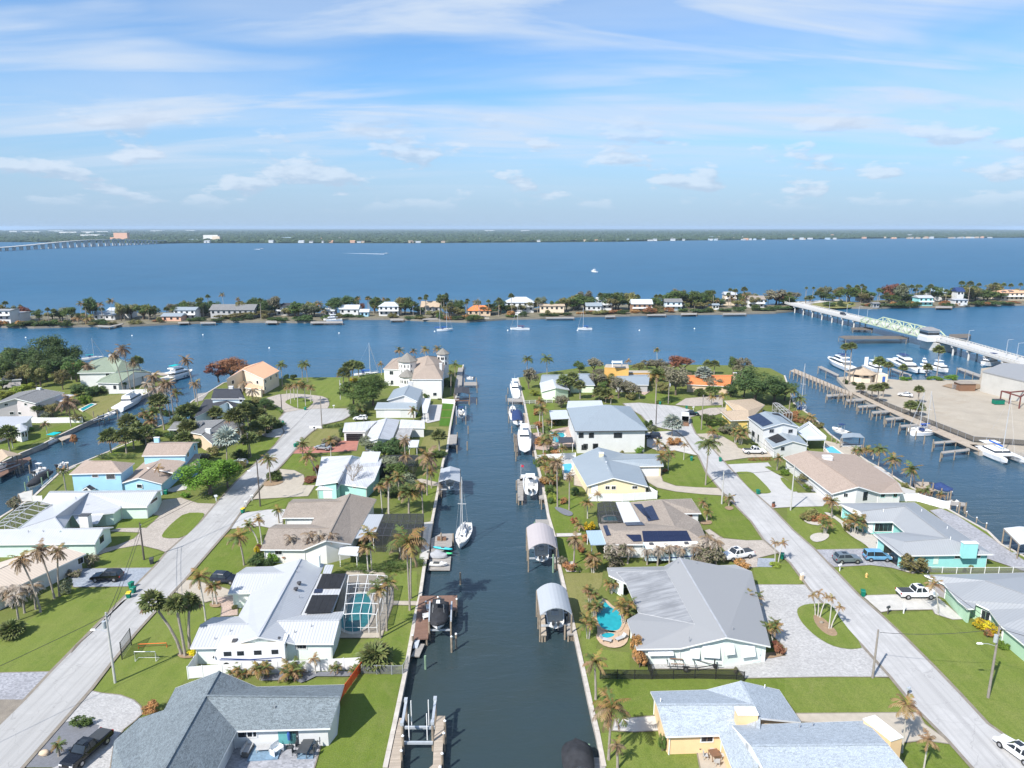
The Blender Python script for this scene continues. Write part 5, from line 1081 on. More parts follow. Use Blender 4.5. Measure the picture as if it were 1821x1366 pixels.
for s,l in (('A2 540,1110 760,1105 720,1210 495,1225','big blue rug under the grey patio sofas'),('A2 885,1100 1000,1098 980,1205 862,1208','blue bordered rug under the patio dining set')):
 p=pts(s); mb=MB(); mb.prism([(v.x,v.y) for v in p],.02,.255); tag(mb.build('rug','rug_blue'),l,'rug')
for o_ in ():
 pass
def lift(t,z=.23):t.location.z=z
N0=set(C.objects)
sofa('A2',640,1085,3.0,0.0,'grey three-seat sofa against the patio house wall'); sofa('A2',505,1150,2.2,1.5,'grey sofa along the covered edge of the patio'); table('A2',615,1150,1.5,.8,.4,.1,'low grey coffee table on the big blue rug','cushion')
table('A2',935,1140,1.2,3.0,.74,-.1,'long dark dining table on the blue bordered rug',z=.1); pc=ca('A2',935,1140)+Vector((0,0,.1))
for i in range(3):
 for k,s in ((-1,'wall'),(1,'lawn')):chair(pc+Vector((k*.95+.1*(i-1),(i-1)*.95,0)),-k*1.57,('nearer the camera','in the middle','by the sliding doors')[i].join(('dark dining chair on the '+s+' side, ','')) if 0 else f"dark dining chair on the {'umbrella' if k < 0 else 'grass'} side, {('pool end', 'middle', 'house end')[i]} of the table",g='chairs round the patio dining table')
for o_ in set(C.objects)-N0:
 if o_.parent is None:o_.location.z=.258
t=thing('patio_umbrella','closed navy umbrella on a square base beside the sliding doors','umbrella',ca('A2',808,1120)+Vector((0,0,.23))); boxes(t,[('base',(0,0,0),(.7,.7,.1),'steel_dark')]); MB().tube([(0,0,.1),(0,0,2.6)],.03,6).build('pole','steel_dark',t,local=True); MB().tube([(0,0,.9),(0,0,1.6),(0,0,2.55)],[.16,.2,.04],8).build('canopy','canvas_blue',t,local=True)
t=thing('garden_swing_seat','white wooden glider seat at the corner of the blue rug','swing seat',ca('A2',715,1165)+Vector((0,0,.25)),1.0)
for i in range(5):MB().box((0,-.3+i*.14,.45),(1.2,.1,.03)).build('slat','trim_white',t,local=True)
for i in range(5):MB().box((0,.34,.55+i*.13),(1.2,.03,.1)).build('slat','trim_white',t,local=True)
boxes(t,[('arm',(k*.62,0,0),(.06,.8,.7),'trim_white') for k in (-1,1)])
t=thing('barbecue','covered grey barbecue against the white patio wall','barbecue',ca('A2',900,1068)+Vector((0,0,.2)),0); boxes(t,[('cover',(0,0,.1),(1.3,.6,1.0),'canvas_grey'),('hood',(0,0,1.1),(1.1,.5,.15),'canvas_grey')])
def planter(c,x,y,label,m='wall_sky_blue'):
 p=ca(c,x,y)+Vector((0,0,.22)); t=thing('planter',label,'planter',p); MB().tube([p,p+Vector((0,0,.4))],[.18,.26],10).build('pot',m,t)
 mb=MB(); rr=random.Random(x)
 for i in range(40):
  a,z=rr.uniform(0,6.28),rr.uniform(.35,.8); q=p+Vector((math.cos(a)*.28,math.sin(a)*.28,z)); mb.poly([p+Vector((0,0,.35)),q+Vector((.05,0,0)),q+Vector((-.02,.06,.1))])
 mb.build('plant','leaf_mid',t)
t=thing('stone_bench','white curved kerb bench at the H-shaped roof corner','bench',ca('A2',-55,880)); t['label']='white low bench under the shingled eave by the bronze shrub'; boxes(t,[('seat',(0,0,.4),(1.9,.4,.08),'trim_white')]+[('leg',(k*.8,0,0),(.12,.35,.4),'trim_white') for k in (-1,1)])
# second patio by the peach house
N0=set(C.objects)
table('A4',910,1265,1.1,1.1,.74,.2,'square patio table with rusty centrepiece by the peach wall','wood_brown'); pc=ca('A4',910,1265)
for i,(dx,dy,r_,w) in enumerate(((-1,0,1.57,'canal'),(1,0,-1.57,'roof'),(0,1,0,'wall'),(0,-1,3.14,'lawn'))):chair(pc+Vector((dx,dy,0)),r_,f'grey padded chair on the {w} side of the rusty-topped table','cushion','chairs round the rusty-topped table')
t=thing('fire_pit','round black fire bowl on the peach house patio','fire pit',ca('A4',795,1198)); p=t.location; MB().tube([p,p+Vector((0,0,.25)),p+Vector((0,0,.4))],[.2,.38,.42],12).build('bowl','steel_dark',t); MB().tube([p+Vector((0,0,.40)),p+Vector((0,0,.42))],.38,12).build('ash_bed','dirt',t)
t=thing('patio_umbrella','folded grey umbrella leaning by the peach wall','umbrella',ca('A4',870,1190)); MB().tube([(0,0,0),(0,0,2.3)],.03,6).build('pole','steel_dark',t,local=True); MB().tube([(0,0,.9),(0,0,1.5),(0,0,2.3)],[.3,.42,.05],9).build('canopy','canvas_grey',t,local=True)
for o_ in set(C.objects)-N0:
 if o_.parent is None:o_.location.z=.25
for i,(x,y,l) in enumerate(((85,362,'grey sun lounger on the flagstone pool end'),(180,350,'second grey lounger angled beside the spa'))):
 t=thing('sun_lounger',l,'lounger',ca('A4',x,y)+Vector((0,0,.24)),1.2-i*2.2); boxes(t,[('seat',(0,0,.3),(.65,1.3,.06),'cushion'),('leg',(.28,.5,0),(.06,.06,.3),'steel_dark'),('leg',(-.28,.5,0),(.06,.06,.3),'steel_dark'),('leg',(.28,-.5,0),(.06,.06,.3),'steel_dark'),('leg',(-.28,-.5,0),(.06,.06,.3),'steel_dark')])
 MB().hexa([(-.32,.62,.3),(.32,.62,.3),(.32,.7,.3),(-.32,.7,.3)],[(-.32,1.05,.75),(.32,1.05,.75),(.32,1.12,.72),(-.32,1.12,.72)]).build('backrest','cushion',t,local=True)
def boulder(c,x,y,s,label,m='wall_tan_wall'):
 p=ca(c,x,y); rr=random.Random(int(x+y)); mb=MB(); rings=[]
 for k,(z,r) in enumerate(((-.1,.8),(.2,1),(.5,.85),(.72,.45))):rings.append([(p.x+s*r*math.cos(a*.785)*rr.uniform(.8,1.2),p.y+s*.7*r*math.sin(a*.785)*rr.uniform(.8,1.2),z*s+.2) for a in range(8)])
 tag(mb.loft(rings).build('boulder',m,smooth=True),label,'boulder')
boulder('A1',355,1265,.6,'tan boulder on the dark gravel near the street'); boulder('A5',262,215,.35,'dark boulder in the mulch oval','gutter')
# ---------------------------------------------------------------- docks and boats
planks('deck_grey',(0.36,0.335,0.305),0.15,0.22,0); planks('deck_brown',(0.225,0.135,0.10),0.14,0.15,0); planks('deck_tan',(0.46,0.385,0.305),0.15,0.2,0); planks('deck_dark',(0.17,0.145,0.12),0.15,0.25,0)
mat('pile_wood',(0.27,0.22,0.165),0.9,var=0.3,scale=2); mat('pile_green',(0.20,0.30,0.20),0.8,var=0.2); mat('pile_cap',(0.75,0.76,0.76),0.5)
mat('hull_white',(0.80,0.80,0.80),0.25,var=0.02); mat('hull_blue',(0.03,0.06,0.20),0.25,var=0.05); mat('deck_cream',(0.70,0.66,0.58),0.6,var=0.06); mat('tarp_black',(0.028,0.029,0.033),0.85,var=0.35,scale=1.2); mat('tarp_blue',(0.02,0.045,0.14),0.85,var=0.3,scale=1.2); mat('tarp_grey',(0.33,0.34,0.36),0.85,var=0.2,scale=1.2); mat('cover_blue',(0.01,0.10,0.45),0.8,var=0.15)
mat('cover_maroon',(0.20,0.02,0.03),0.8); mat('cover_teal',(0.0,0.42,0.42),0.7); mat('kayak_cyan',(0.05,0.55,0.66),0.4); mat('kayak_green',(0.10,0.66,0.28),0.4); mat('tube_metal',(0.55,0.56,0.57),0.4,0.5); mat('mast',(0.62,0.62,0.62),0.4,0.3)
def piles(t,s,top=1.2,m='pile_wood',r=.15,cap=False,bottom=-2.6):
 for p in (pts(s) if isinstance(s,str) else s):
  z=p.z if p.z else top
  o=MB().tube([(p.x,p.y,bottom),(p.x,p.y,z)],r,8).build('piling',m,t)
  if cap:MB().tube([(p.x,p.y,z),(p.x,p.y,z+.05),(p.x,p.y,z+.22)],[r*1.15,r*1.15,.02],8).build('piling_cap','pile_cap',o)
def dock(label,s,m='deck_grey',z=0.1,pile_s='',uv=0.01,top=1.2,pm='pile_wood',cap=False,under=True):
 p=pts(s,z); t=thing('dock',label,'dock',p[0]); t.location.z=0
 MB().prism([(v.x,v.y) for v in p],z-.18,z).build('decking',m,t,uv=uv)
 if under:piles(t,[Vector((v.x,v.y,z-.02)) for v in inset(p,.2)])
 if pile_s:piles(t,pile_s,top,pm,cap=cap)
 return t
def hull_rings(L,B,D,n=9,bow=.55,z0=0.0,stern=.92,sheer=.25,flare=.82):
 rings=[]
 for i in range(n):
  u=i/(n-1); x=-L/2+L*u
  w=B/2*(stern+(1-stern)*min(1,u*3)) if u<bow else B/2*math.sqrt(max(0.0009,1-((u-bow)/(1-bow))**2.2))
  zs=D+sheer*max(0,u-.3)**2*2; zk=z0+(0 if u<.75 else D*.75*((u-.75)/.25)**2); wk=w*(flare if u<.6 else flare*(1-(u-.6)*1.2)); zc=zk+(zs-zk)*.35
  rings.append([(x,-w,zs),(x,-wk,zc),(x,0,zk),(x,wk,zc),(x,w,zs)])
 return rings
def hull(t,L,B,D,m='hull_white',deckm='deck_cream',inset_=.0,deck_drop=.0,stripe=None,n=11,**k):
 r=hull_rings(L,B,D,n,**k); MB().loft(r,cap0=True,cap1=False,closed=False).build('hull',m,t,smooth=False,local=True)
 db=MB(); s=.90
 for a,b in zip(r,r[1:]):db.poly([(a[0][0],a[0][1]*s,a[0][2]-deck_drop),(b[0][0],b[0][1]*s,b[0][2]-deck_drop),(b[4][0],b[4][1]*s,b[4][2]-deck_drop),(a[4][0],a[4][1]*s,a[4][2]-deck_drop)])
 db.build('deck',deckm,t,local=True); gb=MB()
 for a,b in zip(r,r[1:]):
  for j in (0,4):gb.poly([a[j],b[j],(b[j][0],b[j][1]*s,b[j][2]-.01),(a[j][0],a[j][1]*s,a[j][2]-.01)])
 if deck_drop:
  for a,b in zip(r,r[1:]):
   for j in (0,4):gb.poly([(a[j][0],a[j][1]*s,a[j][2]-.01),(b[j][0],b[j][1]*s,b[j][2]-.01),(b[j][0],b[j][1]*s,b[j][2]-deck_drop),(a[j][0],a[j][1]*s,a[j][2]-deck_drop)])
 gb.build('gunwale',m,t,local=True)
 return r
def outboard(t,x,y,z,s=1.0,m='steel_dark'):
 MB().hexa([(x-.5*s,y-.18*s,z),(x,y-.18*s,z),(x,y+.18*s,z),(x-.5*s,y+.18*s,z)],[(x-.65*s,y-.2*s,z+.6*s),(x,y-.2*s,z+.55*s),(x,y+.2*s,z+.55*s),(x-.65*s,y+.2*s,z+.6*s)]).build('outboard_motor',m,t,local=True)
 MB().box((x-.3*s,y,z-.9*s),(.2*s,.1*s,.9*s)).build('motor_leg',m,t,local=True)
def aim(c,s):
 """stern and bow pixels, height -> centre, heading, length"""
 q=s.split(); z=float(q[2]) if len(q)>2 else -1.15
 a,b=[ca(c,*[float(v) for v in w.split(',')],z) for w in q[:2]]
 return (a+b)/2,math.atan2(b.y-a.y,b.x-a.x),(b-a).length
def boat(c,s,label,kind='console',L=None,B=None,D=.9,m='hull_white',cover=None,mast=0,mx=.05,boom=None,mast2=None,top='hull_white',flip=False,name=None):
 ctr,rz,l=aim(c,s); L=L or l; B=B or L*.33
 nm=name or {'sail':'sailboat','yacht':'motor_yacht','cat':'catamaran','pontoon':'pontoon_boat'}.get(kind,'motorboat')
 t=thing(nm,label,{'sail':'sailboat','yacht':'yacht','cat':'catamaran'}.get(kind,'boat'),ctr,rz)
 bx=lambda n_,c_,d_,m_,tp=1.0:MB().box(c_,d_,0,0,tp).build(n_,m_,t,local=True)
 if kind=='console':
  hull(t,L,B,D,m,deck_drop=.35,z0=-.2); bx('console',(L*.02,0,D-.35),(L*.13,B*.38,.95),'hull_white',.85); bx('seat',(-L*.14,0,D-.35),(.5,B*.4,.7),'cushion'); bx('bow_seat',(L*.25,0,D-.3),(L*.13,B*.4,.35),'cushion')
  MB().hexa([(L*.08,-B*.17,D+.5),(L*.09,-B*.17,D+.5),(L*.09,B*.17,D+.5),(L*.08,B*.17,D+.5)],[(L*.03,-B*.15,D+1.0),(L*.04,-B*.15,D+1.0),(L*.04,B*.15,D+1.0),(L*.03,B*.15,D+1.0)]).build('windscreen','glass',t,local=True)
  outboard(t,-L/2,B*.14,D-.25); outboard(t,-L/2,-B*.14,D-.25)
  if top:
   bx('canopy_top',(-L*.03,0,D+1.7),(L*.26,B*.62,.08),top)
   for i in (-1,1):
    for j in (-1,1):MB().tube([(-L*.03+i*L*.1,j*B*.24,D-.3),(-L*.03+i*L*.1,j*B*.26,D+1.7)],.03,5).build('canopy_post','tube_metal',t,local=True)
 elif kind=='covered':
  r=hull(t,L,B,D,m,z0=-.2); rr=[]
  for i,g in enumerate(r):
   u=i/(len(r)-1); hh=.25+.75*math.exp(-((u-.42)/.28)**2)*(1.1 if mast==0 else mast)
   x,w,z=g[0][0],abs(g[0][1])*1.03,g[0][2]; jg=.04*math.sin(i*2.3)
   rr.append([(x,-w,z-.35),(x,-w,z+.03),(x,-w*.5,z+hh*.7+jg),(x,0,z+hh+jg),(x,w*.5,z+hh*.7-jg),(x,w,z+.03),(x,w,z-.35)])
  MB().loft(rr,closed=False,cap0=False,cap1=False).build('cover',cover or 'tarp_black',t,local=True,smooth=True); outboard(t,-L/2,0,D-.1)
  if top=='tower':
   bx('tower_top',(0,0,D+2.0),(L*.22,B*.6,.08),'tarp_black')
   for i in (-1,1):
    for j in (-1,1):MB().tube([(i*L*.08,j*B*.3,D),(i*L*.09,j*B*.26,D+2.0)],.035,5).build('tower_post','tube_metal',t,local=True)
   bx('radar',(L*.05,0,D+2.08),(.6,.6,.25),'hull_white',.8)
 elif kind in ('fisher','yacht'):
  hull(t,L,B,D,m,z0=-.4,sheer=.8 if kind=='yacht' else .6); z=D
  bx('cabin',(L*.06,0,z),(L*.46,B*.74,1.5),'hull_white',.88); bx('cabin_window',(L*.07,0,z+.65),(L*.465,B*.745,.5),'glass',.94)
  if kind=='yacht':
   bx('upper_deck',(-L*.02,0,z+1.5),(L*.5,B*.78,.12),'hull_white'); bx('upper_cabin',(L*.02,0,z+1.62),(L*.26,B*.6,1.3),'hull_white',.85); bx('upper_window',(L*.03,0,z+2.1),(L*.262,B*.605,.5),'glass',.95); bx('flybridge',(-L*.03,0,z+2.92),(L*.3,B*.62,.3),'hull_white',.92); bx('bimini',(-L*.05,0,z+4.0),(L*.2,B*.55,.08),cover or 'tarp_blue')
   for i in (-1,1):
    for j in (-1,1):MB().tube([(-L*.05+i*L*.08,j*B*.24,z+3.1),(-L*.05+i*L*.08,j*B*.24,z+4.0)],.04,5).build('bimini_post','tube_metal',t,local=True)
   for i in range(3):bx('porthole',(L*(.1+i*.1),-B*.46,D*.5),(.7,.12,.3),'glass')
  else:
   bx('flybridge',(-L*.02,0,z+1.5),(L*.26,B*.62,.7),'hull_white',.9); bx('hardtop',(-L*.03,0,z+3.1),(L*.24,B*.6,.09),'hull_white'); bx('cockpit_floor',(-L*.33,0,z-.02),(L*.26,B*.7,.06),'deck_cream')
   for i in (-1,1):
    for j in (-1,1):MB().tube([(-L*.03+i*L*.1,j*B*.26,z+2.0),(-L*.03+i*L*.1,j*B*.26,z+3.1)],.035,5).build('tower_post','tube_metal',t,local=True)
  rl=[(L*u,B*.46*math.sqrt(max(0,1-max(0,(u-.05)/.45)**2.2))*1.0,z+.9+(.5 if u>.3 else .25)) for u in (.08,.2,.3,.38,.44,.48)]
  for sgn in (1,-1):MB().tube([(a,b*sgn,c_) for a,b,c_ in rl],.03,4).build('bow_rail','tube_metal',t,local=True)
  MB().tube([(0,0,z+3),(-.4,0,z+5.5)],[.04,.015],4).build('antenna','hull_white',t,local=True)
 elif kind=='sail':
  hull(t,L,B,D,m,z0=-.4,bow=.35,stern=.62,sheer=.3); bx('cabin',(L*.05,0,D),(L*.36,B*.5,.42),'hull_white',.8); bx('cabin_window',(L*.05,0,D+.12),(L*.3,B*.51,.14),'glass'); bx('cockpit',(-L*.27,0,D-.02),(L*.2,B*.42,.06),'deck_cream'); bx('hatch',(L*.2,0,D+.42),(.5,.5,.06),'glass')
  def mst(x,h,cov):
   MB().tube([(x,0,D),(x,0,D+h)],[.11,.07],6).build('mast','mast',t,local=True)
   MB().tube([(x,-B*.28,D+h*.55),(x,B*.28,D+h*.55)],.04,4).build('spreader','mast',t,local=True)
   MB().tube([(x-.1,0,D+1.3),(x-L*.36,0,D+1.35)],[.2,.14],7).build('sail_cover',cov or 'cover_blue',t,local=True)
   for q in ((L/2-.1,0,D+.2),(-L/2+.1,0,D),(x,B*.46,D),(x,-B*.46,D)):MB().tube([(x,0,D+h),q],.012,3).build('stay','mast',t,local=True)
  mst(L*mx,mast,cover)
  if mast2:mst(-L*.3,mast2,cover)
  MB().tube([(L/2-.25,0,D+.5),(L*mx+.2,0,D+mast*.9)],.07,5).build('furled_sail','tarp_grey',t,local=True)
  bx('dodger',(-L*.14,0,D+.3),(L*.1,B*.5,.8),boom or 'tarp_blue',.8)
  for sgn in (1,-1):MB().tube([(-L*.45,sgn*B*.3,D+.55),(0,sgn*B*.47,D+.6),(L*.3,sgn*B*.3,D+.7),(L*.48,0,D+.8)],.02,4).build('guard_rail','tube_metal',t,local=True)
 elif kind=='cat':
  for k in (-1,1):
   g=hull_rings(L,B*.3,D,9,bow=.35,z0=-.3); MB().loft([[(x,y+k*B*.34,z) for x,y,z in q] for q in g],cap0=True).build('hull',m,t,local=True)
  bx('bridge_deck',(-L*.1,0,D-.3),(L*.62,B*.8,.34),'hull_white'); bx('cabin',(-L*.08,0,D),(L*.38,B*.66,.95),'hull_white',.78); bx('cabin_window',(-L*.07,0,D+.35),(L*.37,B*.62,.35),'glass',.92); bx('hardtop',(-L*.28,0,D+1.7),(L*.2,B*.6,.08),'hull_white')
  mb=MB(); mb.poly([(L*.2,-B*.3,D-.05),(L*.42,-B*.3,D-.02),(L*.42,B*.3,D-.02),(L*.2,B*.3,D-.05)]); mb.build('trampoline','mesh_black',t,local=True)
  MB().tube([(L*.1,0,D),(L*.1,0,D+mast)],[.12,.08],6).build('mast','mast',t,local=True); MB().tube([(L*.08,0,D+1.9),(-L*.3,0,D+2.0)],[.22,.16],7).build('sail_cover',cover or 'cover_blue',t,local=True)
  for q in ((L*.45,0,D),(-L*.2,B*.45,D),(-L*.2,-B*.45,D)):MB().tube([(L*.1,0,D+mast),q],.015,3).build('stay','mast',t,local=True)
 elif kind=='pontoon':
  for k in (-1,1):MB().tube([(-L/2,k*B*.36,.1),(L*.42,k*B*.36,.1),(L/2,k*B*.36,.25)],[.3,.3,.05],8).build('float','tube_metal',t,local=True)
  bx('deck',(0,0,.4),(L*.94,B,.1),'deck_cream');
  for k in (-1,1):bx('side_panel',(0,k*B*.48,.5),(L*.9,.05,.6),m); bx('bench',(L*.2,k*B*.36,.5),(L*.34,.5,.45),'cover_teal')
  bx('helm',(-L*.05,-B*.2,.5),(.7,.6,.8),'hull_white'); bx('stern_bench',(-L*.36,0,.5),(.7,B*.7,.45),'cover_teal'); bx('canopy',(-L*.12,0,2.3),(L*.42,B*.85,.07),'cover_teal')
  for i in (-1,1):
   for j in (-1,1):MB().tube([(-L*.12+i*L*.19,j*B*.42,.5),(-L*.12+i*L*.19,j*B*.40,2.3)],.03,5).build('canopy_post','tube_metal',t,local=True)
  outboard(t,-L/2,0,.4)
 elif kind=='kayak':
  MB().loft([[(x,-w,.2),(x,-w*.6,0),(x,w*.6,0),(x,w,.2),(x,0,.28)] for x,w in ((-L/2,.02),(-L*.35,B*.35),(0,B/2),(L*.35,B*.35),(L/2,.02))]).build('hull',m,t,local=True,smooth=True); bx('seat_well',(0,0,.22),(L*.18,B*.5,.06),'steel_dark')
  t.name='kayak'; t['category']='kayak'
 elif kind=='jetski':
  hull(t,L,B,.45,m,n=7); bx('seat',(-L*.12,0,.45),(L*.4,B*.3,.3),'steel_dark',.7); bx('cowl',(L*.18,0,.45),(L*.22,B*.45,.4),'hull_white',.5); MB().tube([(L*.1,-.35,.95),(L*.1,.35,.95)],.03,5).build('handlebar','steel_dark',t,local=True)
  t.name='jet_ski'; t['category']='jet ski'
 return t
def canopy(label,s,rise,m,z=3.3,npost=3,lift=True,flat=False):
 """far-left, far-right, near-right, near-left corners of the eaves"""
 q=pts(s,z); t=thing('boathouse',label,'boathouse',(q[0]+q[2])/2); t.location.z=0; n=8 if not flat else 2
 cols=[]
 for i in range(n+1):
  u=i/n; up=Vector((0,0,rise*(1-(2*u-1)**2) if not flat else rise*(1-abs(2*u-1)))); cols.append((q[0].lerp(q[1],u)+up,q[3].lerp(q[2],u)+up))
 mb=MB(); d=Vector((0,0,.1))
 for a,b in zip(cols,cols[1:]):mb.hexa([a[0]-d,b[0]-d,b[1]-d,a[1]-d],[a[0],b[0],b[1],a[1]])
 mb.build('roof',m,t,uv=True)
 for a,b in ((q[0],q[3]),(q[1],q[2])):
  for k in range(npost):
   p=a.lerp(b,.04+.92*k/max(1,npost-1)); MB().tube([(p.x,p.y,-2.6),(p.x,p.y,z-.06)],.13,8).build('piling','pile_wood',t)
  MB().beam(a-Vector((0,0,.2)),b-Vector((0,0,.2)),.15,.22).build('beam','wood_old',t)
 if lift:
  for u in (.25,.7):a,b=q[0].lerp(q[3],u),q[1].lerp(q[2],u); MB().beam((a.x,a.y,.25),(b.x,b.y,.25),.2,.25).build('lift_beam','galv',t)
 return t
# --- west bank of the canal, near to far
dock('weathered plank dock with a boat slip beside the grey shingled house lawn','A3 125,897 160,900 140,1180 128,1400 20,1400 62,1180 100,1000','deck_tan',.14,uv=.06,pile_s='A3 150,1030,1.3 140,1140,1.2',cap=True)
dock('narrow finger dock on the open side of the empty boat lift','A3 402,882 462,882 445,1100 432,1290 425,1400 310,1400 340,1270 372,1240 380,1040','deck_tan',.14,pile_s='A3 460,920,1.9 452,1010,1.3 440,1160,1.3 425,1260,1.3',top=1.6,uv=.06,cap=True)
t=thing('boat_lift','empty galvanised boat lift with tall white guide poles in the slip','boat lift',ca('A3',270,1020)); t.location.z=0
for y0,x0,x1 in ((968,165,385),(1080,150,372)):MB().beam(ca('A3',x0,y0,.1),ca('A3',x1,y0,.1),.25,.3).build('cross_beam','galv',t)
for a,b in (((178,905),(150,1080)),((392,895),(372,1075))):
 p,q=ca('A3',*a),ca('A3',*b); MB().beam((p.x,p.y,2.3),(q.x,q.y,2.3),.3,.3).build('top_beam','galv',t)
 for v in (p,q):MB().tube([(v.x,v.y,-2.6),(v.x,v.y,2.15)],.15,8).build('piling','pile_wood',t); MB().box((v.x,v.y,2.45),(.4,.5,.35)).build('motor','galv',t)
for x,y,y1 in ((216,950,770),(343,950,765),(198,1060,872),(331,1060,866)):p=ca('A3',x,y,.3); MB().tube([p,p+Vector((0,0,height_at(p,1060+y1/4.1386)))],.06,6).build('guide_pole','trim_white',t)
dock('brown composite dock with benches round the black-covered boat','B3 288,1040 578,1034 574,1140 A3 500,112 352,130 336,312 228,315 262,60','deck_brown',.16,'B3 428,1050,1.0 573,1065,1.1 335,1085,1.0 A3 542,280,1.2 508,300,1.3 222,290,1.0',cap=True,uv=.1)
boat('A3','420,105,0 405,290,0 .55','big boat under a black cover on the brown dock lift','covered',B=3.0,D=1.3,top='tower') if 0 else boat('A3','425,100 405,275 .55','big boat under a black cover on the brown dock lift','covered',B=2.9,D=1.2,top='tower')
for x,y,y1 in ((372,250,70),(485,240,80),(340,270,130)):p=ca('A3',x,y,.5)
t=thing('boat_lift','boat lift frame holding the black-covered boat','boat lift',ca('A3',420,200)); t.location.z=0
for x in (352,512):a,b=ca('A3',x,130),ca('A3',x-6,275); MB().beam((a.x,a.y,2.0),(b.x,b.y,2.0),.22,.26).build('top_beam','galv',t); [MB().tube([(v.x,v.y,-2.6),(v.x,v.y,1.9)],.14,8).build('piling','pile_wood',t) for v in (a,b)]
for y in (150,250):MB().beam(ca('A3',352,y,.35),ca('A3',508,y,.35),.2,.22).build('cross_beam','galv',t)
t=dock('grey floating platform with a ramp at the foot of the brown dock','A3 262,350 312,352 272,443 210,440','deck_grey',-.55,'A3 315,440,.9',under=False,pm='pile_green'); MB().beam(ca('A3',265,300,.1),ca('A3',240,385,-.5),.7,.08).build('ramp','galv',t)
for x,y,l,m in ((350,128,'white folding bench on the brown dock','trim_white'),(325,195,'white dock box with chairs on the brown dock','hull_white')):
 t=thing('dock_bench',l,'bench',ca('A3',x,y-20)+Vector((0,0,.16)),.4); boxes(t,[('seat',(0,0,.35),(1.1,.45,.08),m),('backrest',(0,.2,.43),(1.1,.06,.45),m),('leg',(.45,0,0),(.06,.4,.35),m),('leg',(-.45,0,0),(.06,.4,.35),m)])
dock('low grey plank dock with planter beside the white sailboat','B3 372,600 450,560 540,558 536,655 470,690 376,702','deck_grey',0.0,'B3 452,555,1.6 545,560,1.4',uv=.1); t=thing('planter','wooden planter box with herbs on the low grey dock','planter',ca('B3',458,608)); boxes(t,[('box',(0,0,0),(1.7,.7,.55),'wood_brown')]); [MB().box((-.7+i*.28,0,.55),(.2,.4,.3),.3).build('herb','leaf_mid',t,local=True) for i in range(6)] if 'leaf_mid' in MATS else None
dock('grey floating dock holding kayak, dinghy and jet ski','B3 370,715 530,735 520,838 350,838','deck_grey',-.7,'',under=False,uv=.1)
boat('B3','392,668 540,685 .15','cyan kayak lying across the low grey dock','kayak',B=.85,m='kayak_cyan'); boat('B3','425,712 540,718 -.5','green kayak beside the floating dock','kayak',B=.8,m='kayak_green'); boat('B3','372,735 500,745 -.65','dinghy under a grey cover on the floating dock','covered',B=1.5,D=.4,cover='tarp_grey'); boat('B3','365,805 500,812 -.65','white and black jet ski at the end of the floating dock','jetski',B=1.2)
boat('B3','655,515 596,692 -1.15','white sailboat moored in the canal with its bow to the camera','sail',B=3.0,D=1.15,mast=12.0,mx=.12,cover='tarp_grey',boom='tarp_grey')
def lone_pile(c,x,y,y1,label,m='pile_wood',r=.16):
 p=ca(c,x,y,-1.15); o=MB().tube([(p.x,p.y,-3),(p.x,p.y,-1.15+max(1.2,height_at(p,CROPS[c][1]+y1/CROPS[c][2])))],r,8).build('mooring_pile',m); tag(o,label,'mooring pile')
lone_pile('B3',602,952,860,'lone mooring pile in open canal water past the brown dock'); lone_pile('C3',662,700,640,'thin dark mooring pile off the small grey dock, farther one'); lone_pile('C3',655,828,760,'thin dark mooring pile off the small grey dock, closer one'); lone_pile('A3',1517,1160,1105,'green pile beside the black-covered bow','pile_green'); lone_pile('B3',1316,860,720,'green pile outside the taupe boat canopy','pile_green')
canopy('boathouse with grey hip-like roof opposite the twin-engine boat','B3 450,62 598,60 600,160 436,160',.7,'canopy_grey',3.0,3,True,True); boat('B3','530,120 520,235 .3','small white boat under the grey boathouse roof','console',B=2.3,top=None); dock('plank walk beside the grey boathouse','B3 436,165 465,165 460,250 430,250','deck_dark',.1)
dock('small square grey dock below the shaggy palm','C3 508,706 578,706 570,786 504,783','deck_grey',.1,'C3 578,690,1.2 575,790,1.1'); boat('C3','606,598 606,515 .2','white and blue boat on a lift beside the turf squares','console',L=6.6,B=2.5,top='tarp_blue')
t=thing('boat_lift','small boat lift beside the turf squares','boat lift',ca('C3',606,560)); t.location.z=0
for x in (570,644):a,b=ca('C3',x,525),ca('C3',x,600); MB().beam((a.x,a.y,1.6),(b.x,b.y,1.6),.2,.22).build('top_beam','galv',t); [MB().tube([(v.x,v.y,-2.6),(v.x,v.y,1.5)],.13,8).build('piling','pile_wood',t) for v in (a,b)]
canopy('boathouse with dark charcoal roof by the turreted house','C3 560,345 668,345 672,392 552,392',.5,'sh_charcoal',3.0,3,True,True); dock('plank dock under the charcoal boathouse','C3 560,430 675,425 670,445 560,447','deck_brown',.2,'C3 727,430,1.0 730,300,1.2'); dock('grey dock walk along the turreted house','C3 585,190 622,190 612,330 555,345','deck_grey',.15,'C3 625,180,1.2'); dock('open boat lift dock at the canal mouth','C3 630,300 728,300 728,325 628,325','deck_grey',.1,'C3 632,270,1.8 725,268,1.8 730,330,1.5'); boat('C3','700,285 650,285 .4','small dark-decked boat on the open lift at the canal mouth','console',B=2.4,top=None)
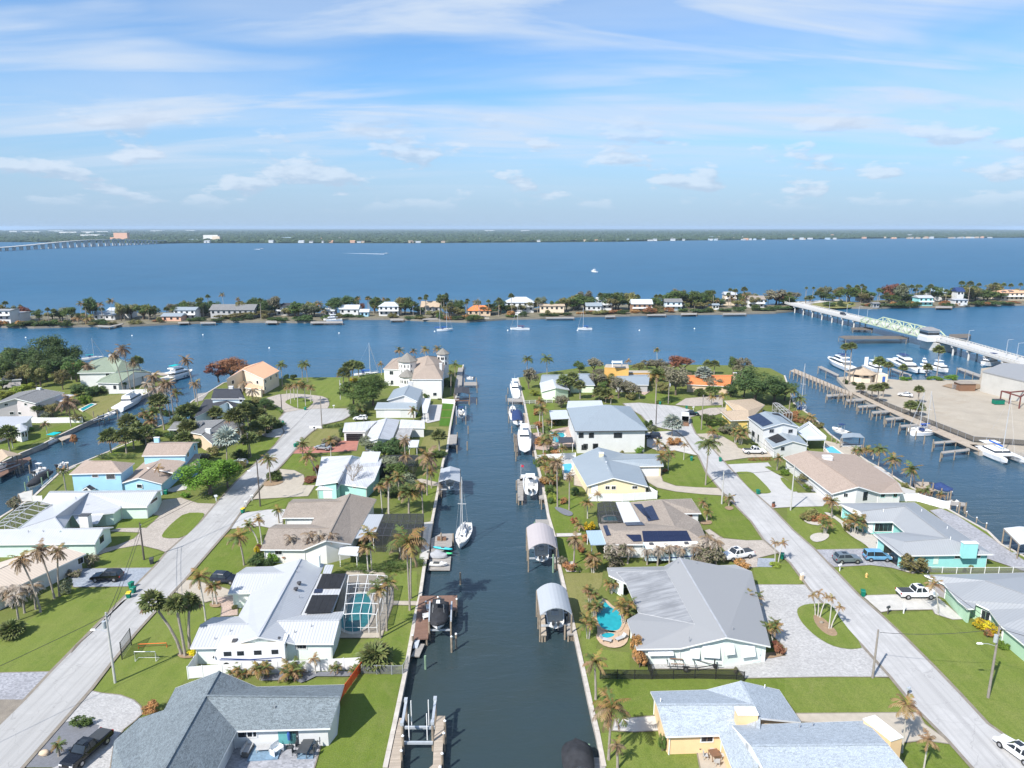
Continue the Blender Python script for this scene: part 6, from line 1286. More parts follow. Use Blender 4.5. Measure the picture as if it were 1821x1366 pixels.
# --- east bank
boat('A3','1450,1340 1420,1125 .2','boat with navy cover, bow showing at the lower edge','covered',B=3.4,D=1.0,cover='tarp_black'); dock('grey dock beside the navy-covered boat','A3 1520,1187 1632,1190 1660,1400 1540,1400','deck_grey',.12)
canopy('boathouse with pale grey vaulted canopy by the lagoon pool','B3 1190,992 1415,985 1462,1180 1218,1188',1.1,'canopy_grey',3.3,3); boat('B3','1335,1285 1320,1080 .3','white boat under the pale grey canopy, stern outward','console',B=2.7,top=None); dock('weathered plank strip on the canal side of the pale grey canopy','A3 1148,60 1185,62 1208,285 1168,290','deck_tan',.05,'A3 1140,-30,1.2 1150,20,1.3'); dock('grey plank dock between pale grey canopy and seawall','A3 1352,150 1405,150 1418,280 1360,285','deck_grey',.08,'A3 1345,215,1.2')
canopy('boathouse with taupe vaulted canopy on the canal','B3 1112,512 1312,520 1346,672 1128,682',1.1,'canopy_taupe',3.3,3); boat('B3','1228,770 1220,600 .3','white boat under the taupe canopy, stern outward','console',B=2.7,top=None); dock('grey dock behind the taupe canopy','B3 1180,450 1290,450 1308,505 1180,500','deck_grey',.1,'B3 1174,470,1.4',pm='pile_green'); dock('plank walk on the seawall side of the taupe canopy','B3 1318,640 1350,640 1362,780 1325,785','deck_grey',.1)
dock('grey dock finger left of the twin-engine boat','B3 1040,140 1090,135 1086,300 1044,300','deck_grey',.1,'B3 1034,150,1.2 1038,250,1.1',uv=.1); dock('grey dock between the twin-engine boat and seawall','B3 1195,125 1240,125 1258,292 1208,292','deck_grey',.1,'B3 1205,200,1.0 1228,300,1.0',uv=.1); dock('cross walk behind the twin-engine boat','B3 1060,118 1195,118 1195,150 1060,152','deck_grey',.1)
boat('B3','1145,262 1135,145 .5','white twin-hulled boat on the flag dock, engine outward','console',B=3.3,D=1.2,top='hull_white'); t=thing('dock_rail','white sign rail behind the twin-hulled boat','railing',ca('B3',1120,118)); MB().beam(ca('B3',1068,118,.8),ca('B3',1172,118,.8),.08,.9).build('panel','trim_white',t); [MB().tube([ca('B3',x,118,0),ca('B3',x,118,2.0)],.06,6).build('post','trim_white',t) for x in (1068,1172)]
t=thing('flag','small red and blue flag on the dock of the twin-hulled boat','flag',ca('B3',1068,122)); MB().tube([t.location,t.location+Vector((0,0,3.2))],.03,5).build('flagpole','trim_white',t); mat('flag_red',(0.5,.03,.06),.8); MB().beam(t.location+Vector((0.05,0,2.8)),t.location+Vector((.65,0,2.6)),.02,.55).build('cloth','flag_red',t)
boat('C3','1098,832 1090,690 .35','large white sportfishing boat on the lift before the brick pool deck','fisher',B=3.6,D=1.5); dock('dark pile-edged dock outside the large white sportfishing boat','C3 1018,705 1040,705 1046,840 1024,842','deck_dark',.1,'C3 1016,700,1.4 1020,770,1.3 1030,845,1.2'); dock('plank dock beside the large white sportfishing boat','C3 1150,700 1168,700 1175,840 1156,842','deck_dark',.1)
boat('C3','1042,628 1036,545 .1','white boat with dark canvas between two docks','covered',B=3.2,D=1.1,cover='tarp_blue',mast=.8); boat('C3','1000,590 1005,505 -1.0','small sailboat tied outside the dark-canvas boat','sail',B=2.4,D=.8,mast=7,cover='tarp_grey'); dock('cluttered plank dock with chairs by the dark-canvas boat','C3 1085,540 1120,540 1130,640 1085,642','deck_tan',.1,'C3 975,560,1.3 970,490,1.3 998,640,1.0')
boat('C3','1030,425 1012,330 -.6','white cabin cruiser docked below the pale mint cottage','fisher',B=3.4,D=1.4); dock('white-edged dock below the pale mint cottage','C3 965,425 1080,428 1085,452 968,450','deck_grey',.1,'C3 955,400,1.2 968,345,1.2'); dock('narrow plank dock alongside the white cabin cruiser','C3 1055,330 1075,330 1084,425 1062,425','deck_grey',.1)
# --- side canal (left)
canopy('orange-roofed boathouse on the side canal','C1 -60,985 90,970 175,995 -40,1085',.9,'sh_tan',3.0,3,True,True); dock('dark plank dock under the orange-roofed boathouse','C1 -40,1060 100,1050 240,1010 255,1030 120,1110 -40,1200','deck_brown',.1,'C1 150,1085,1.0 235,1080,1.0'); boat('C1','-30,1120 50,1095 .1','white boat tucked under the orange boathouse roof','console',B=2.4,top=None)
boat('C1','500,868 350,925 -1.15','pontoon boat with teal canopy on the side canal','pontoon',B=2.8); dock('tan plank dock behind the teal pontoon boat','C1 470,858 580,830 606,838 500,885','deck_tan',.1,'C1 600,850,1.0'); boat('C1','955,655 1150,545 -1.15','white sportfishing yacht with tower moored on the side canal','fisher',B=4.4,D=1.8)
boat('C1','830,710 935,675 -.3','small boat on a dark lift on the side canal','console',B=2.2,top=None); t=thing('boat_lift','dark twin boat lift beside the dry lawn','boat lift',ca('C1',860,690)); t.location.z=0
for s in ((760,700),(800,730),(845,715),(880,680),(955,690)):p=ca('C1',*s); MB().tube([(p.x,p.y,-2.6),(p.x,p.y,2.2)],.14,8).build('piling','pile_wood',t)
MB().beam(ca('C1',790,690,2.2),ca('C1',870,668,2.2),.25,.25).build('top_beam','galv',t); MB().beam(ca('C1',760,720,2.2),ca('C1',845,695,2.2),.25,.25).build('top_beam','galv',t)
boat('C1','1300,420 1560,350 -1.15','big white motor yacht at the mouth of the side canal','yacht',B=4.6,D=1.7,cover='cover_teal'); dock('tan dock between green mansion and motor yacht','C1 1215,332 1440,330 1430,350 1225,352','deck_tan',.2,'C1 1590,390,2.2 1615,385,2.2 1535,400,1.4'); dock('small white dock by the charcoal-roofed house','C1 1600,500 1690,490 1640,555 1575,570','deck_grey',.1)
boat('C1','390,1165 235,1290 -.1','boat under a black cover along the sky blue house','covered',B=2.6,D=1.0); t=thing('boat_lift','lift posts round the covered boat by the sky blue house','boat lift',ca('C1',300,1230)); t.location.z=0
for s in ((210,1290),(345,1250),(395,1200),(240,1240)):p=ca('C1',*s); MB().tube([(p.x,p.y,-2.6),(p.x,p.y,2.1)],.14,8).build('piling','pile_green',t)
MB().beam(ca('C1',340,1255,2.0),ca('C1',420,1185,2.0),.22,.22).build('top_beam','galv',t); boat('C1','280,1165 375,1130 -1.1','white centre console boat moored past the covered boat','console',B=2.3); dock('short tan dock at the bank by the silver pool cage','C1 150,1315 200,1290 215,1310 170,1345','deck_tan',.1,'C1 148,1320,1.2')
boat('C1','470,1110 560,1090 -.9','small open boat at the sky blue house bank','console',B=2,top=None); dock('white lift dock behind the sky blue house','C1 470,1135 600,1075 620,1090 500,1150','deck_grey',.1,'C1 470,1100,1.8 545,1065,1.8'); dock('thin grey landing by the fan palms','C1 850,985 960,915 990,905 1000,925 880,990','deck_grey',.05,'C1 822,985,1.4')
# --- right bank facing the marina
canopy('boathouse with flat grey roof behind the white terrace house','C5 428,785 560,783 595,815 412,818',.3,'metal_bluegrey',2.9,2,True,True); boat('C5','470,800 345,760 .4','white boat on the lift beside the flat grey boathouse','console',B=2.5,top='tarp_blue'); dock('tan dock below the flat grey boathouse','C5 400,850 440,845 560,880 540,900 450,890','deck_tan',.1,'C5 345,800,1.6 380,830,1.4 575,870,1.4')
dock('plank dock with lift posts behind the brown-roofed house','B5 965,150 1120,165 1180,215 1100,235 980,190','deck_tan',.1,'B5 1045,140,1.8 1125,170,1.8 1190,210,1.8'); boat('B5','1110,210 1270,255 -.2','navy-covered boat on the dock behind the brown-roofed house','covered',B=2.6,D=.9,cover='tarp_blue'); dock('dock finger with jet ski beyond the long white fence','B5 1240,300 1370,320 1375,345 1250,335','deck_grey',.05,'B5 1262,230,1.6 1240,240,1.0 1330,320,2.4 1378,320,1.3 1165,230,1.6'); boat('B5','1255,318 1320,330 -.4','white jet ski on the dock finger','jetski',B=1.1)
canopy('boathouse with white roof and blue edge by the stone patio','B5 1665,515 1900,512 1960,640 1790,640',.3,'awning_white',3.0,3,True,True); boat('B5','1900,610 1690,570 .2','blue-hulled boat under the white boathouse roof','console',B=2.6,m='hull_blue',top=None)
t=thing('rope_fence','row of capped posts with slack rope along the water behind the aqua house','rope fence',ca('B5',1380,430)); rp=[ca('B5',x,y) for x,y in ((1302,385),(1376,430),(1453,475),(1528,520))]
piles(t,[p+Vector((0,0,1.1)) for p in rp],cap=True,r=.12,bottom=0)
for a,b in zip(rp,rp[1:]):MB().tube([a.lerp(b,i/6)+Vector((0,0,1.0-.35*(1-(i/3-1)**2))) for i in range(7)],.03,4).build('rope','wood_old',t)
# ---------------------------------------------------------------- vehicles
mat('paint_white',(0.80,0.80,0.80),0.22,var=0.02,spec=0.6); mat('paint_black',(0.006,0.006,0.008),0.14,var=0.05,spec=0.7); mat('paint_navy',(0.012,0.018,0.035),0.18,spec=0.6); mat('paint_silver',(0.38,0.41,0.44),0.28,0.4,var=0.03); mat('paint_grey',(0.20,0.24,0.27),0.28,0.4,var=0.03); mat('paint_blue',(0.14,0.33,0.52),0.25,var=0.03,spec=0.6)
mat('lamp_clear',(0.7,0.7,0.72),0.1); mat('lamp_red',(0.35,0.01,0.01),0.2); mat('rim',(0.42,0.42,0.44),0.3,0.6)
PROF={  # stations from the rear: (x, body top, cabin top or None), all as shares of length and height
 'suv':[(0,.50,None),(.02,.62,None),(.05,.64,.66),(.11,.65,.97),(.30,.65,1.0),(.52,.64,.99),(.66,.63,.70),(.70,.62,None),(.93,.54,None),(.985,.44,None),(1,.34,None)],
 'pickup':[(0,.52,None),(.02,.56,None),(.38,.56,None),(.385,.60,.62),(.43,.60,.96),(.55,.60,1.0),(.64,.60,.96),(.73,.60,.66),(.75,.60,None),(.96,.56,None),(.99,.46,None),(1,.34,None)],
 'sedan':[(0,.46,None),(.02,.58,None),(.12,.63,None),(.16,.63,.66),(.32,.64,.97),(.46,.64,1.0),(.56,.63,.94),(.70,.61,.66),(.73,.60,None),(.95,.50,None),(1,.36,None)],
 'van':[(0,.50,None),(.015,.55,.6),(.04,.56,.97),(.3,.56,1.0),(.62,.56,.98),(.80,.55,.66),(.84,.54,None),(.96,.46,None),(1,.34,None)]}
def vehicle(kind,c,s,label,paint,L=4.8,W=1.9,Ht=1.75,cat='car',name='parked_car',bed=None,z=.24,sun=True):
 q=s.split(); a,b=[ca(c,*[float(v) for v in w.split(',')]) for w in q[:2]]; ctr=(a+b)/2; ctr.z=z
 t=thing(name,label,cat,ctr,math.atan2(b.y-a.y,b.x-a.x),'vehicles parked in drives and streets')
 P_=PROF[kind]; zf=.22*Ht; body=MB(); rings=[]
 for u,zb,_ in P_:
  x=-L/2+L*u; e=1-.10*abs(2*u-1)**5; w=W/2*e; zb*=Ht
  rings.append([(x,-w*.96,zf),(x,-w,zf+(zb-zf)*.45),(x,-w*.95,zb-.03),(x,-w*.82,zb),(x,w*.82,zb),(x,w*.95,zb-.03),(x,w,zf+(zb-zf)*.45),(x,w*.96,zf)])
 body.loft(rings); body.build('body',paint,t,local=True)
 cab=[(u,zb,zt) for u,zb,zt in P_ if zt]; g=MB(); rg=[]
 for u,zb,zt in cab:x=-L/2+L*u; rg.append([(x,-W*.455,zb*Ht-.04),(x,-W*.36,zt*Ht-.05),(x,W*.36,zt*Ht-.05),(x,W*.455,zb*Ht-.04)])
 g.loft(rg).build('windows','glass',t,local=True)
 hi=[(u,zb,zt) for u,zb,zt in cab if zt>.9]; rf=MB(); rg=[]
 for u,zb,zt in hi:x=-L/2+L*u; rg.append([(x,-W*.375,zt*Ht-.09),(x,-W*.33,zt*Ht),(x,W*.33,zt*Ht),(x,W*.375,zt*Ht-.09)])
 rf.loft(rg).build('roof',paint,t,local=True)
 for u,zb,zt in (hi[0],hi[len(hi)//2],hi[-1]):
  lo=min(cab,key=lambda k:abs(k[0]-(u+(-.06 if u==hi[0][0] else .1 if u==hi[-1][0] else 0)))); xl=-L/2+L*(lo[0] if u!=hi[len(hi)//2][0] else u)
  for k in (-1,1):MB().beam((xl,k*W*.45,zb*Ht-.02),(-L/2+L*u,k*W*.372,zt*Ht-.06),.09,.06,up=(0,1,0)).build('pillar',paint,t,local=True)
 if sun and kind!='van':MB().box((-L/2+L*(hi[0][0]+hi[-1][0])/2+.25,0,hi[len(hi)//2][2]*Ht-.012),(.8,W*.42,.02)).build('sunroof','glass',t,local=True)
 if bed:MB().box((-L/2+L*.195,0,P_[1][1]*Ht-.01),(L*.34,W*.78,.05)).build('bed_cover',bed,t,local=True)
 r=.36 if kind in ('suv','pickup') else .33
 for u in (.19,.80):
  for k in (-1,1):
   x=-L/2+L*u; o=MB().tube([(x,k*W*.40,r),(x,k*W*.505,r)],r,14).build('wheel','rubber',t,local=True); MB().tube([(x,k*W*.5,r),(x,k*W*.515,r)],r*.6,10).build('hub','rim',o,local=True)
   MB().tube([(x,k*W*.30,r),(x,k*W*.499,r)],r*1.18,14).build('wheel_arch','rubber',t,local=True)
 for k in (-1,1):
  MB().box((L/2-L*.02,k*W*.34,.36*Ht),(L*.035,W*.2,.1*Ht)).build('headlight','lamp_clear',t,local=True); MB().box((-L/2+L*.004,k*W*.40,.40*Ht),(.08,W*.12,.14*Ht)).build('tail_light','lamp_red',t,local=True)
  MB().box((-L/2+L*(cab[-1][0]-.03),k*W*.54,.60*Ht),(.16,.2,.14)).build('wing_mirror',paint,t,local=True)
 MB().box((L/2-.04,0,.22*Ht),(.1,W*.8,.1*Ht)).build('bumper','trim_dark',t,local=True); MB().box((-L/2+.04,0,.22*Ht),(.1,W*.8,.1*Ht)).build('bumper','trim_dark',t,local=True)
 return t
V=vehicle
V('suv','B1','990,965 750,972','glossy black estate SUV on the blue-grey driveway','paint_black',4.9,1.95,1.7)
V('pickup','A1','830,1150 560,1390','black pickup truck at the edge of the dark gravel, nose at the lower edge','paint_black',5.9,2.0,1.9,'pickup','pickup_truck','bin_dark')
V('suv','B5','365,785 550,780','silver-grey SUV on the grey paver drive nearest the street','paint_grey',4.7,1.9,1.72); V('van','B5','590,765 785,768','blue compact van in front of the aqua garage','paint_blue',4.6,1.85,1.85,'van','compact_van')
V('pickup','B5','850,1050 1130,1050','white pickup with black bed cover on the concrete drive of the sage house','paint_white',5.9,2.05,1.95,'pickup','pickup_truck','bin_dark'); V('pickup','B4','1270,735 1085,770','white pickup facing the dead palms on the tan drive','paint_white',5.9,2.05,1.95,'pickup','pickup_truck','bin_dark')
V('pickup','C4','1220,855 1390,855','white pickup on the driveway of the white terrace house','paint_white',5.8,2.0,1.9,'pickup','pickup_truck','bin_dark'); V('sedan','A5','1900,1330 1640,1140','white saloon car on the right street at the lower corner','paint_white',4.8,1.85,1.45)
V('suv','C2','520,955 380,950','silver people carrier backed in beside the round dark tree','paint_silver',4.7,1.85,1.72); V('sedan','C2','640,680 505,675','blue-grey saloon in the shade of the cabbage palms','paint_blue',4.7,1.85,1.45); V('suv','C2','1450,600 1335,598','white hatchback half behind the weathered white roof','paint_white',4.3,1.8,1.55)
V('suv','B2','285,935 420,945','dark SUV under the bronze palms beside the white metal roof','paint_navy',4.7,1.9,1.7); V('sedan','C2','1150,830 1060,820','pale car on the red driveway behind a bronze shrub','paint_silver',4.6,1.8,1.45); V('sedan','C4','800,560 850,560','dark car by the cargo trailer in the cul-de-sac','paint_navy',4.4,1.8,1.45)
V('sedan','C5','950,505 865,495','white car alone on the sandy marina lot','paint_white',4.7,1.85,1.45); V('suv','C4','560,740 480,735','dark SUV parked at the side of the tall white hip-roofed house','paint_navy',4.6,1.9,1.7)
def motorhome(c,s,label,L,stripe='hull_blue',W=2.5,Ht=3.2,hatch=3,pm='paint_white'):
 q=s.split(); a,b=[ca(c,*[float(v) for v in w.split(',')]) for w in q]; ctr=(a+b)/2; ctr.z=.2
 t=thing('motorhome',label,'motorhome',ctr,math.atan2(b.y-a.y,b.x-a.x))
 MB().hexa([(-L/2,-W/2,.5),(L/2-.9,-W/2,.5),(L/2-.9,W/2,.5),(-L/2,W/2,.5)],[(-L/2,-W/2,Ht),(L/2-.7,-W/2,Ht),(L/2-.7,W/2,Ht),(-L/2,W/2,Ht)]).build('body',pm,t,local=True)
 MB().hexa([(L/2-.9,-W*.48,.5),(L/2+.6,-W*.42,.5),(L/2+.6,W*.42,.5),(L/2-.9,W*.48,.5)],[(L/2-.75,-W*.48,Ht-.1),(L/2-.1,-W*.44,Ht-1.1),(L/2-.1,W*.44,Ht-1.1),(L/2-.75,W*.48,Ht-.1)]).build('cab','paint_white',t,local=True)
 MB().hexa([(L/2-.05,-W*.42,1.5),(L/2+.3,-W*.40,1.3),(L/2+.3,W*.40,1.3),(L/2-.05,W*.42,1.5)],[(L/2-.55,-W*.44,Ht-.55),(L/2-.25,-W*.42,Ht-.75),(L/2-.25,W*.42,Ht-.75),(L/2-.55,W*.44,Ht-.55)]).build('windscreen','glass',t,local=True)
 MB().box((-.3,0,Ht),(L-1.1,W*.97,.06)).build('roof','deck_cream',t,local=True)
 for i in range(hatch):MB().box((-L*.38+i*L*.3,.2,Ht+.06),(.75 if i!=1 else .5,.65,.28),taper=.8).build('roof_unit','trim_dark' if i!=1 else 'hull_white',t,local=True)
 for k in (-1,1):
  for x,w in ((-L*.36,.9),(-L*.12,1.0),(L*.12,.9),(L*.3,1.0)):MB().box((x,k*(W/2+.005),1.75),(w,.03,.65)).build('window','glass',t,local=True)
  for x0,x1,z0,z1 in ((-L*.45,0,1.2,1.1),(0,L*.4,1.1,1.45),(-L*.3,L*.42,.85,1.25)):MB().beam((x0,k*(W/2+.006),z0),(x1,k*(W/2+.006),z1),.02,.12).build('stripe',stripe,t,local=True)
  for x in (-L*.27,L*.33):MB().tube([(x,k*W*.38,.4),(x,k*W*.505,.4)],.42,12).build('wheel','rubber',t,local=True)
  MB().box((L/2-.05,k*(W/2+.12),1.6),(.12,.2,.3)).build('wing_mirror','trim_dark',t,local=True)
 MB().box((-L/2,0,2.2),(.04,1.3,.6)).build('rear_window','glass',t,local=True)
motorhome('A2','765,480 310,500','white motorhome with blue swoosh stripes behind the vinyl fence',9.4); motorhome('B4','455,775 905,765','white and blue striped motorhome between dead palms and ash roof',10.5,'hull_blue',2.5,2.9,4,'wall_pale_blue')
t=thing('boat_trailer','empty black boat trailer behind the yard fence','trailer',ca('A4',740,560)+Vector((0,0,.22)),math.atan2(-.1,1)); mat('frame_black',(0.02,0.02,0.022),.5)
for k in (-1,1):MB().tube([(-3.4,k*.95,.55),(.4,k*.95,.55),(2.6,k*.12,.55),(3.9,0,.55)],.06,5).build('rail','frame_black',t,local=True); MB().tube([(-1.2,k*.55,.75),(-2.9,k*.6,.72)],.07,5).build('bunk','wood_brown',t,local=True); o=MB().tube([(-1.0,k*1.02,.36),(-1.0,k*1.22,.36)],.36,12).build('wheel','rubber',t,local=True); MB().tube([(-1.0,k*1.2,.36),(-1.0,k*1.235,.36)],.2,8).build('hub','rim',o,local=True); MB().box((-1.0,k*1.12,.74),(.95,.26,.04)).build('mudguard','frame_black',t,local=True)
for x in (-3.3,-2.3,-1.2,.3):MB().beam((x,-.95,.55),(x,.95,.55),.08,.08).build('crossbar','frame_black',t,local=True)
MB().box((2.9,0,.55),(.15,.15,.8)).build('winch_post','frame_black',t,local=True); MB().tube([(3.2,0,.5),(3.2,0,.0)],.06,6).build('jockey_leg','frame_black',t,local=True); MB().tube([(3.0,-.12,.36),(3.0,.12,.36)],.3,10).build('spare_wheel','rubber',t,local=True)
for k in (-1,1):MB().tube([(-3.3,k*.9,.55),(-3.3,k*.9,1.7)],.04,6).build('guide_post','trim_white',t,local=True)
t=thing('cargo_trailer','white box trailer with its brown ramp lowered in the cul-de-sac entrance','trailer',ca('C4',772,615)+Vector((0,0,.2)),1.35); boxes(t,[('roof',(0,0,2.45),(4.6,2.2,.08),'paint_white'),('side_wall',(0,1.06,.5),(4.5,.06,1.95),'paint_white'),('side_wall',(0,-1.06,.5),(4.5,.06,1.95),'paint_white'),('front_wall',(2.25,0,.5),(.06,2.1,1.95),'paint_white'),('floor',(0,0,.45),(4.5,2.1,.08),'deck_dark'),('interior_shade',(2.1,0,.5),(.05,2.0,1.9),'black')])  # black end panel paints the shade seen through the open rear
MB().hexa([(-2.25,-1,.42),(-2.25,1,.42),(-4.6,1,.02),(-4.6,-1,.02)],[(-2.25,-1,.5),(-2.25,1,.5),(-4.6,1,.08),(-4.6,-1,.08)]).build('ramp','wood_brown',t,local=True)
for k in (-1,1):MB().tube([(-.4,k*.95,.34),(-.4,k*1.12,.34)],.33,10).build('wheel','rubber',t,local=True)
# ---------------------------------------------------------------- plants
leafy('frond_green',(0.109,0.147,0.042),0.3,0.25,(0.22,0.15,0.05),0.25); leafy('frond_gold',(0.25,0.20,0.055),0.3,0.3,(0.33,0.18,0.07),0.5); leafy('frond_brown',(0.225,0.155,0.095),0.35,0.25,(0.33,0.24,0.15),0.4); leafy('frond_bronze',(0.30,0.185,0.09),0.3,0.3,(0.38,0.27,0.14),0.4); leafy('frond_grey',(0.33,0.275,0.22),0.3,0.2,(0.42,0.37,0.31),0.4)
leafy('fan_green',(0.154,0.183,0.060),0.35,0.2,(0.15,0.14,0.06),0.3); leafy('fan_silver',(0.32,0.37,0.33),0.2,0.2,(0.40,0.36,0.26),0.3)
leafy('leaf_mid',(0.116,0.177,0.047),0.4,0.38,(0.20,0.18,0.08),0.2); leafy('leaf_dark',(0.090,0.139,0.046),0.4,0.35,(0.17,0.17,0.07),0.1); leafy('leaf_bright',(0.159,0.268,0.035),0.35,0.3); leafy('leaf_olive',(0.216,0.208,0.078),0.35,0.25,(0.27,0.19,0.08),0.3); leafy('leaf_rust',(0.260,0.111,0.065),0.35,0.2,(0.10,0.10,0.04),0.15); leafy('leaf_grey',(0.275,0.240,0.175),0.35,0.25,(0.15,0.16,0.075),0.5); leafy('leaf_yellow',(0.650,0.494,0.026),0.3,0.3,(0.28,0.30,0.03),0.35); leafy('leaf_lime',(0.273,0.312,0.052),0.3,0.3); leafy('leaf_bronze',(0.442,0.221,0.091),0.35,0.2,(0.15,0.13,0.05),0.3); leafy('leaf_sage',(0.195,0.215,0.130),0.3,0.2)
mat('bark_palm',(0.30,0.26,0.22),0.9,var=0.25,scale=4); mat('bark_dark',(0.13,0.10,0.08),0.9,var=0.3,scale=3); mat('bark_white',(0.48,0.45,0.40),0.85,var=0.15,scale=3)
def frond_geo(el,droop,hang,rnd,n=11,spread=.30):
 """a feather frond of unit length along +X"""
 V_,F_=[],[]; p=Vector((0,0,0)); a=R(el); P_=[]
 for i in range(n+1):P_.append((p.copy(),a)); p=p+Vector((math.cos(a),0,math.sin(a)))/n; a -=R(droop)/n
 tw=rnd.uniform(-.35,.35)
 for i in range(0,n,2):
  q,r_=P_[i][0],P_[min(n,i+2)][0]; w=.014; k=len(V_); V_+=[q+Vector((0,-w,0)),q+Vector((0,w,0)),r_+Vector((0,w*.6,0)),r_+Vector((0,-w*.6,0))]; F_.append((k,k+1,k+2,k+3))
 for i in range(1,n+1):
  q,an=P_[i]; t=i/n; ln=spread*1.15*(math.sin(math.pi*min(1,t*.85+.12))**.6)*rnd.uniform(.8,1.1)
  for s in (-1,1):
   if rnd.random()<.04:continue
   hg=R(hang+rnd.uniform(-14,14)+s*tw*40); fw=.45
   d=Vector((math.cos(an)*fw,s*math.cos(hg),math.sin(an)*fw-math.sin(hg))).normalized()*ln; w=Vector((math.cos(an),0,math.sin(an)))*.042
   k=len(V_); V_+=[q-w,q+w,q+d*.65+w*.7,q+d,q+d*.6-w*.7]; F_.append((k,k+1,k+2,k+3,k+4))
 return V_,F_
def fan_geo(rnd,n=9):
 V_,F_=[],[]; el=R(12); st=Vector((math.cos(el),0,math.sin(el)))*.5; V_+=[Vector((0,-.012,0)),Vector((0,.012,0)),st+Vector((0,.012,0)),st+Vector((0,-.012,0))]; F_.append((0,1,2,3))
 for i in range(n):
  a=R(-105+210*i/(n-1)); d=Vector((math.cos(a),math.sin(a),-.25-.25*abs(math.sin(a))+rnd.uniform(-.1,.1))).normalized()*rnd.uniform(.42,.54); w=Vector((-math.sin(a),math.cos(a),0))*.075
  k=len(V_); V_+=[st,st+d*.6-w+Vector((0,0,.05)),st+d,st+d*.6+w+Vector((0,0,.05))]; F_.append((k,k+1,k+2,k+3))
 return V_,F_
FR={}
def frond_mesh(var,m,seed):
 k=(var,m,seed)
 if k not in FR:
  rnd=random.Random(seed*7+len(var)); g={'up':(72,75,18),'mid':(38,95,28),'low':(5,75,50),'hang':(-38,45,62),'stiff':(52,60,12)}
  V_,F_=fan_geo(rnd) if var=='fan' else frond_geo(*g[var],rnd)
  me=bpy.data.meshes.new('frond'); me.from_pydata([tuple(v) for v in V_],[],F_); me.materials.append(MATS[m]); FR[k]=me
 return FR[k]
G,O,B_,Z,Y='frond_green','frond_gold','frond_brown','frond_bronze','frond_grey'
RECIPE={  # crown: (kind of frond, how many, materials)
 'coco_green':(2.9,(('up',4,(G,)),('mid',8,(G,)),('low',6,(G,G,O)))),'coco_mix':(2.8,(('up',4,(G,O)),('mid',6,(O,G,G,Z)),('low',5,(B_,Z,G)),('hang',3,(B_,)))),'coco_dead':(2.7,(('up',3,(O,B_)),('mid',4,(B_,Z)),('low',6,(B_,)),('hang',9,(B_,)))),
 'bronze':(1.9,(('up',4,(G,O)),('mid',6,(Z,O,G,Z)),('low',6,(Z,B_)))),'thin_bronze':(1.4,(('up',2,(O,Z)),('mid',4,(Z,)),('low',5,(Z,)))),'grey_dead':(2.2,(('mid',5,(Y,Y,B_)),('low',8,(Y,)),('hang',7,(Y,Y,B_)))),'date':(2.8,(('up',6,(G,)),('stiff',12,(G,)),('mid',12,(G,G,O)),('low',6,(O,B_))))}
def palm_fronds(kind,rnd):
 """(mesh, matrix) for each frond of a crown of radius 1"""
 out=[]
 if kind in ('sabal','silver','palmetto'):
  m='fan_silver' if kind=='silver' else 'fan_green'; n=34
  for i in range(n):
   z=1-(i+.5)/n*(1.35 if kind!='palmetto' else 1.0); a=i*2.4+rnd.uniform(-.2,.2); el=math.asin(max(-1,min(1,z)))
   out.append((frond_mesh('fan',m if z>-.25 or kind=='silver' else 'frond_brown',i%4),Matrix.Rotation(a,4,'Z')@Matrix.Rotation(-el,4,'Y')@Matrix.Scale(rnd.uniform(.85,1.1),4)))
  return out
 for var,n,ms in RECIPE[kind][1]:
  for i in range(n):
   out.append((frond_mesh(var,rnd.choice(ms),rnd.randrange(3)),Matrix.Rotation(2*math.pi*(i+rnd.uniform(-.35,.35))/n+len(var),4,'Z')@Matrix.Rotation(rnd.uniform(-.15,.15),4,'Y')@Matrix.Scale(rnd.uniform(.8,1.1),4)))
 return out
CROWN={}
def joined_crown(kind,seed):
 if (kind,seed) not in CROWN:
  V_,F_,M_,ms=[],[],[],[]
  for me,mx in palm_fronds(kind,random.Random(seed)):
   k=len(V_); mt=me.materials[0]
   if mt not in ms:ms.append(mt)
   V_+=[tuple(mx@v.co) for v in me.vertices]; F_+=[tuple(k+i for i in p.vertices) for p in me.polygons]; M_+=[ms.index(mt)]*len(me.polygons)
  me=bpy.data.meshes.new('crown'); me.from_pydata(V_,[],F_); [me.materials.append(q) for q in ms]; me.polygons.foreach_set('material_index',M_); CROWN[(kind,seed)]=me
 return CROWN[(kind,seed)]
def part_obj(name,me,parent,loc,scale,rz=0.0):
 o=bpy.data.objects.new(name,me); C.objects.link(o); o.parent=parent; o.location=loc; o.scale=scale if hasattr(scale,'__len__') else (scale,)*3; o.rotation_euler=(0,0,rz); return o
PN=random.Random(11)
PALM_INFO={'coco_green':('coconut_palm','palm','green coconut palm'),'coco_mix':('coconut_palm','palm','half-browned coconut palm'),'coco_dead':('coconut_palm','palm','shaggy dead coconut palm'),'bronze':('queen_palm','palm','bronze-fronded palm'),'thin_bronze':('queen_palm','palm','thin bronze palm'),'grey_dead':('dead_palm','palm','withered grey palm'),'date':('date_palm','palm','full date palm'),'sabal':('fan_palm','palm','cabbage fan palm'),'silver':('silver_palm','palm','silver fan palm'),'palmetto':('fan_palm','palm','low bushy fan palm')}
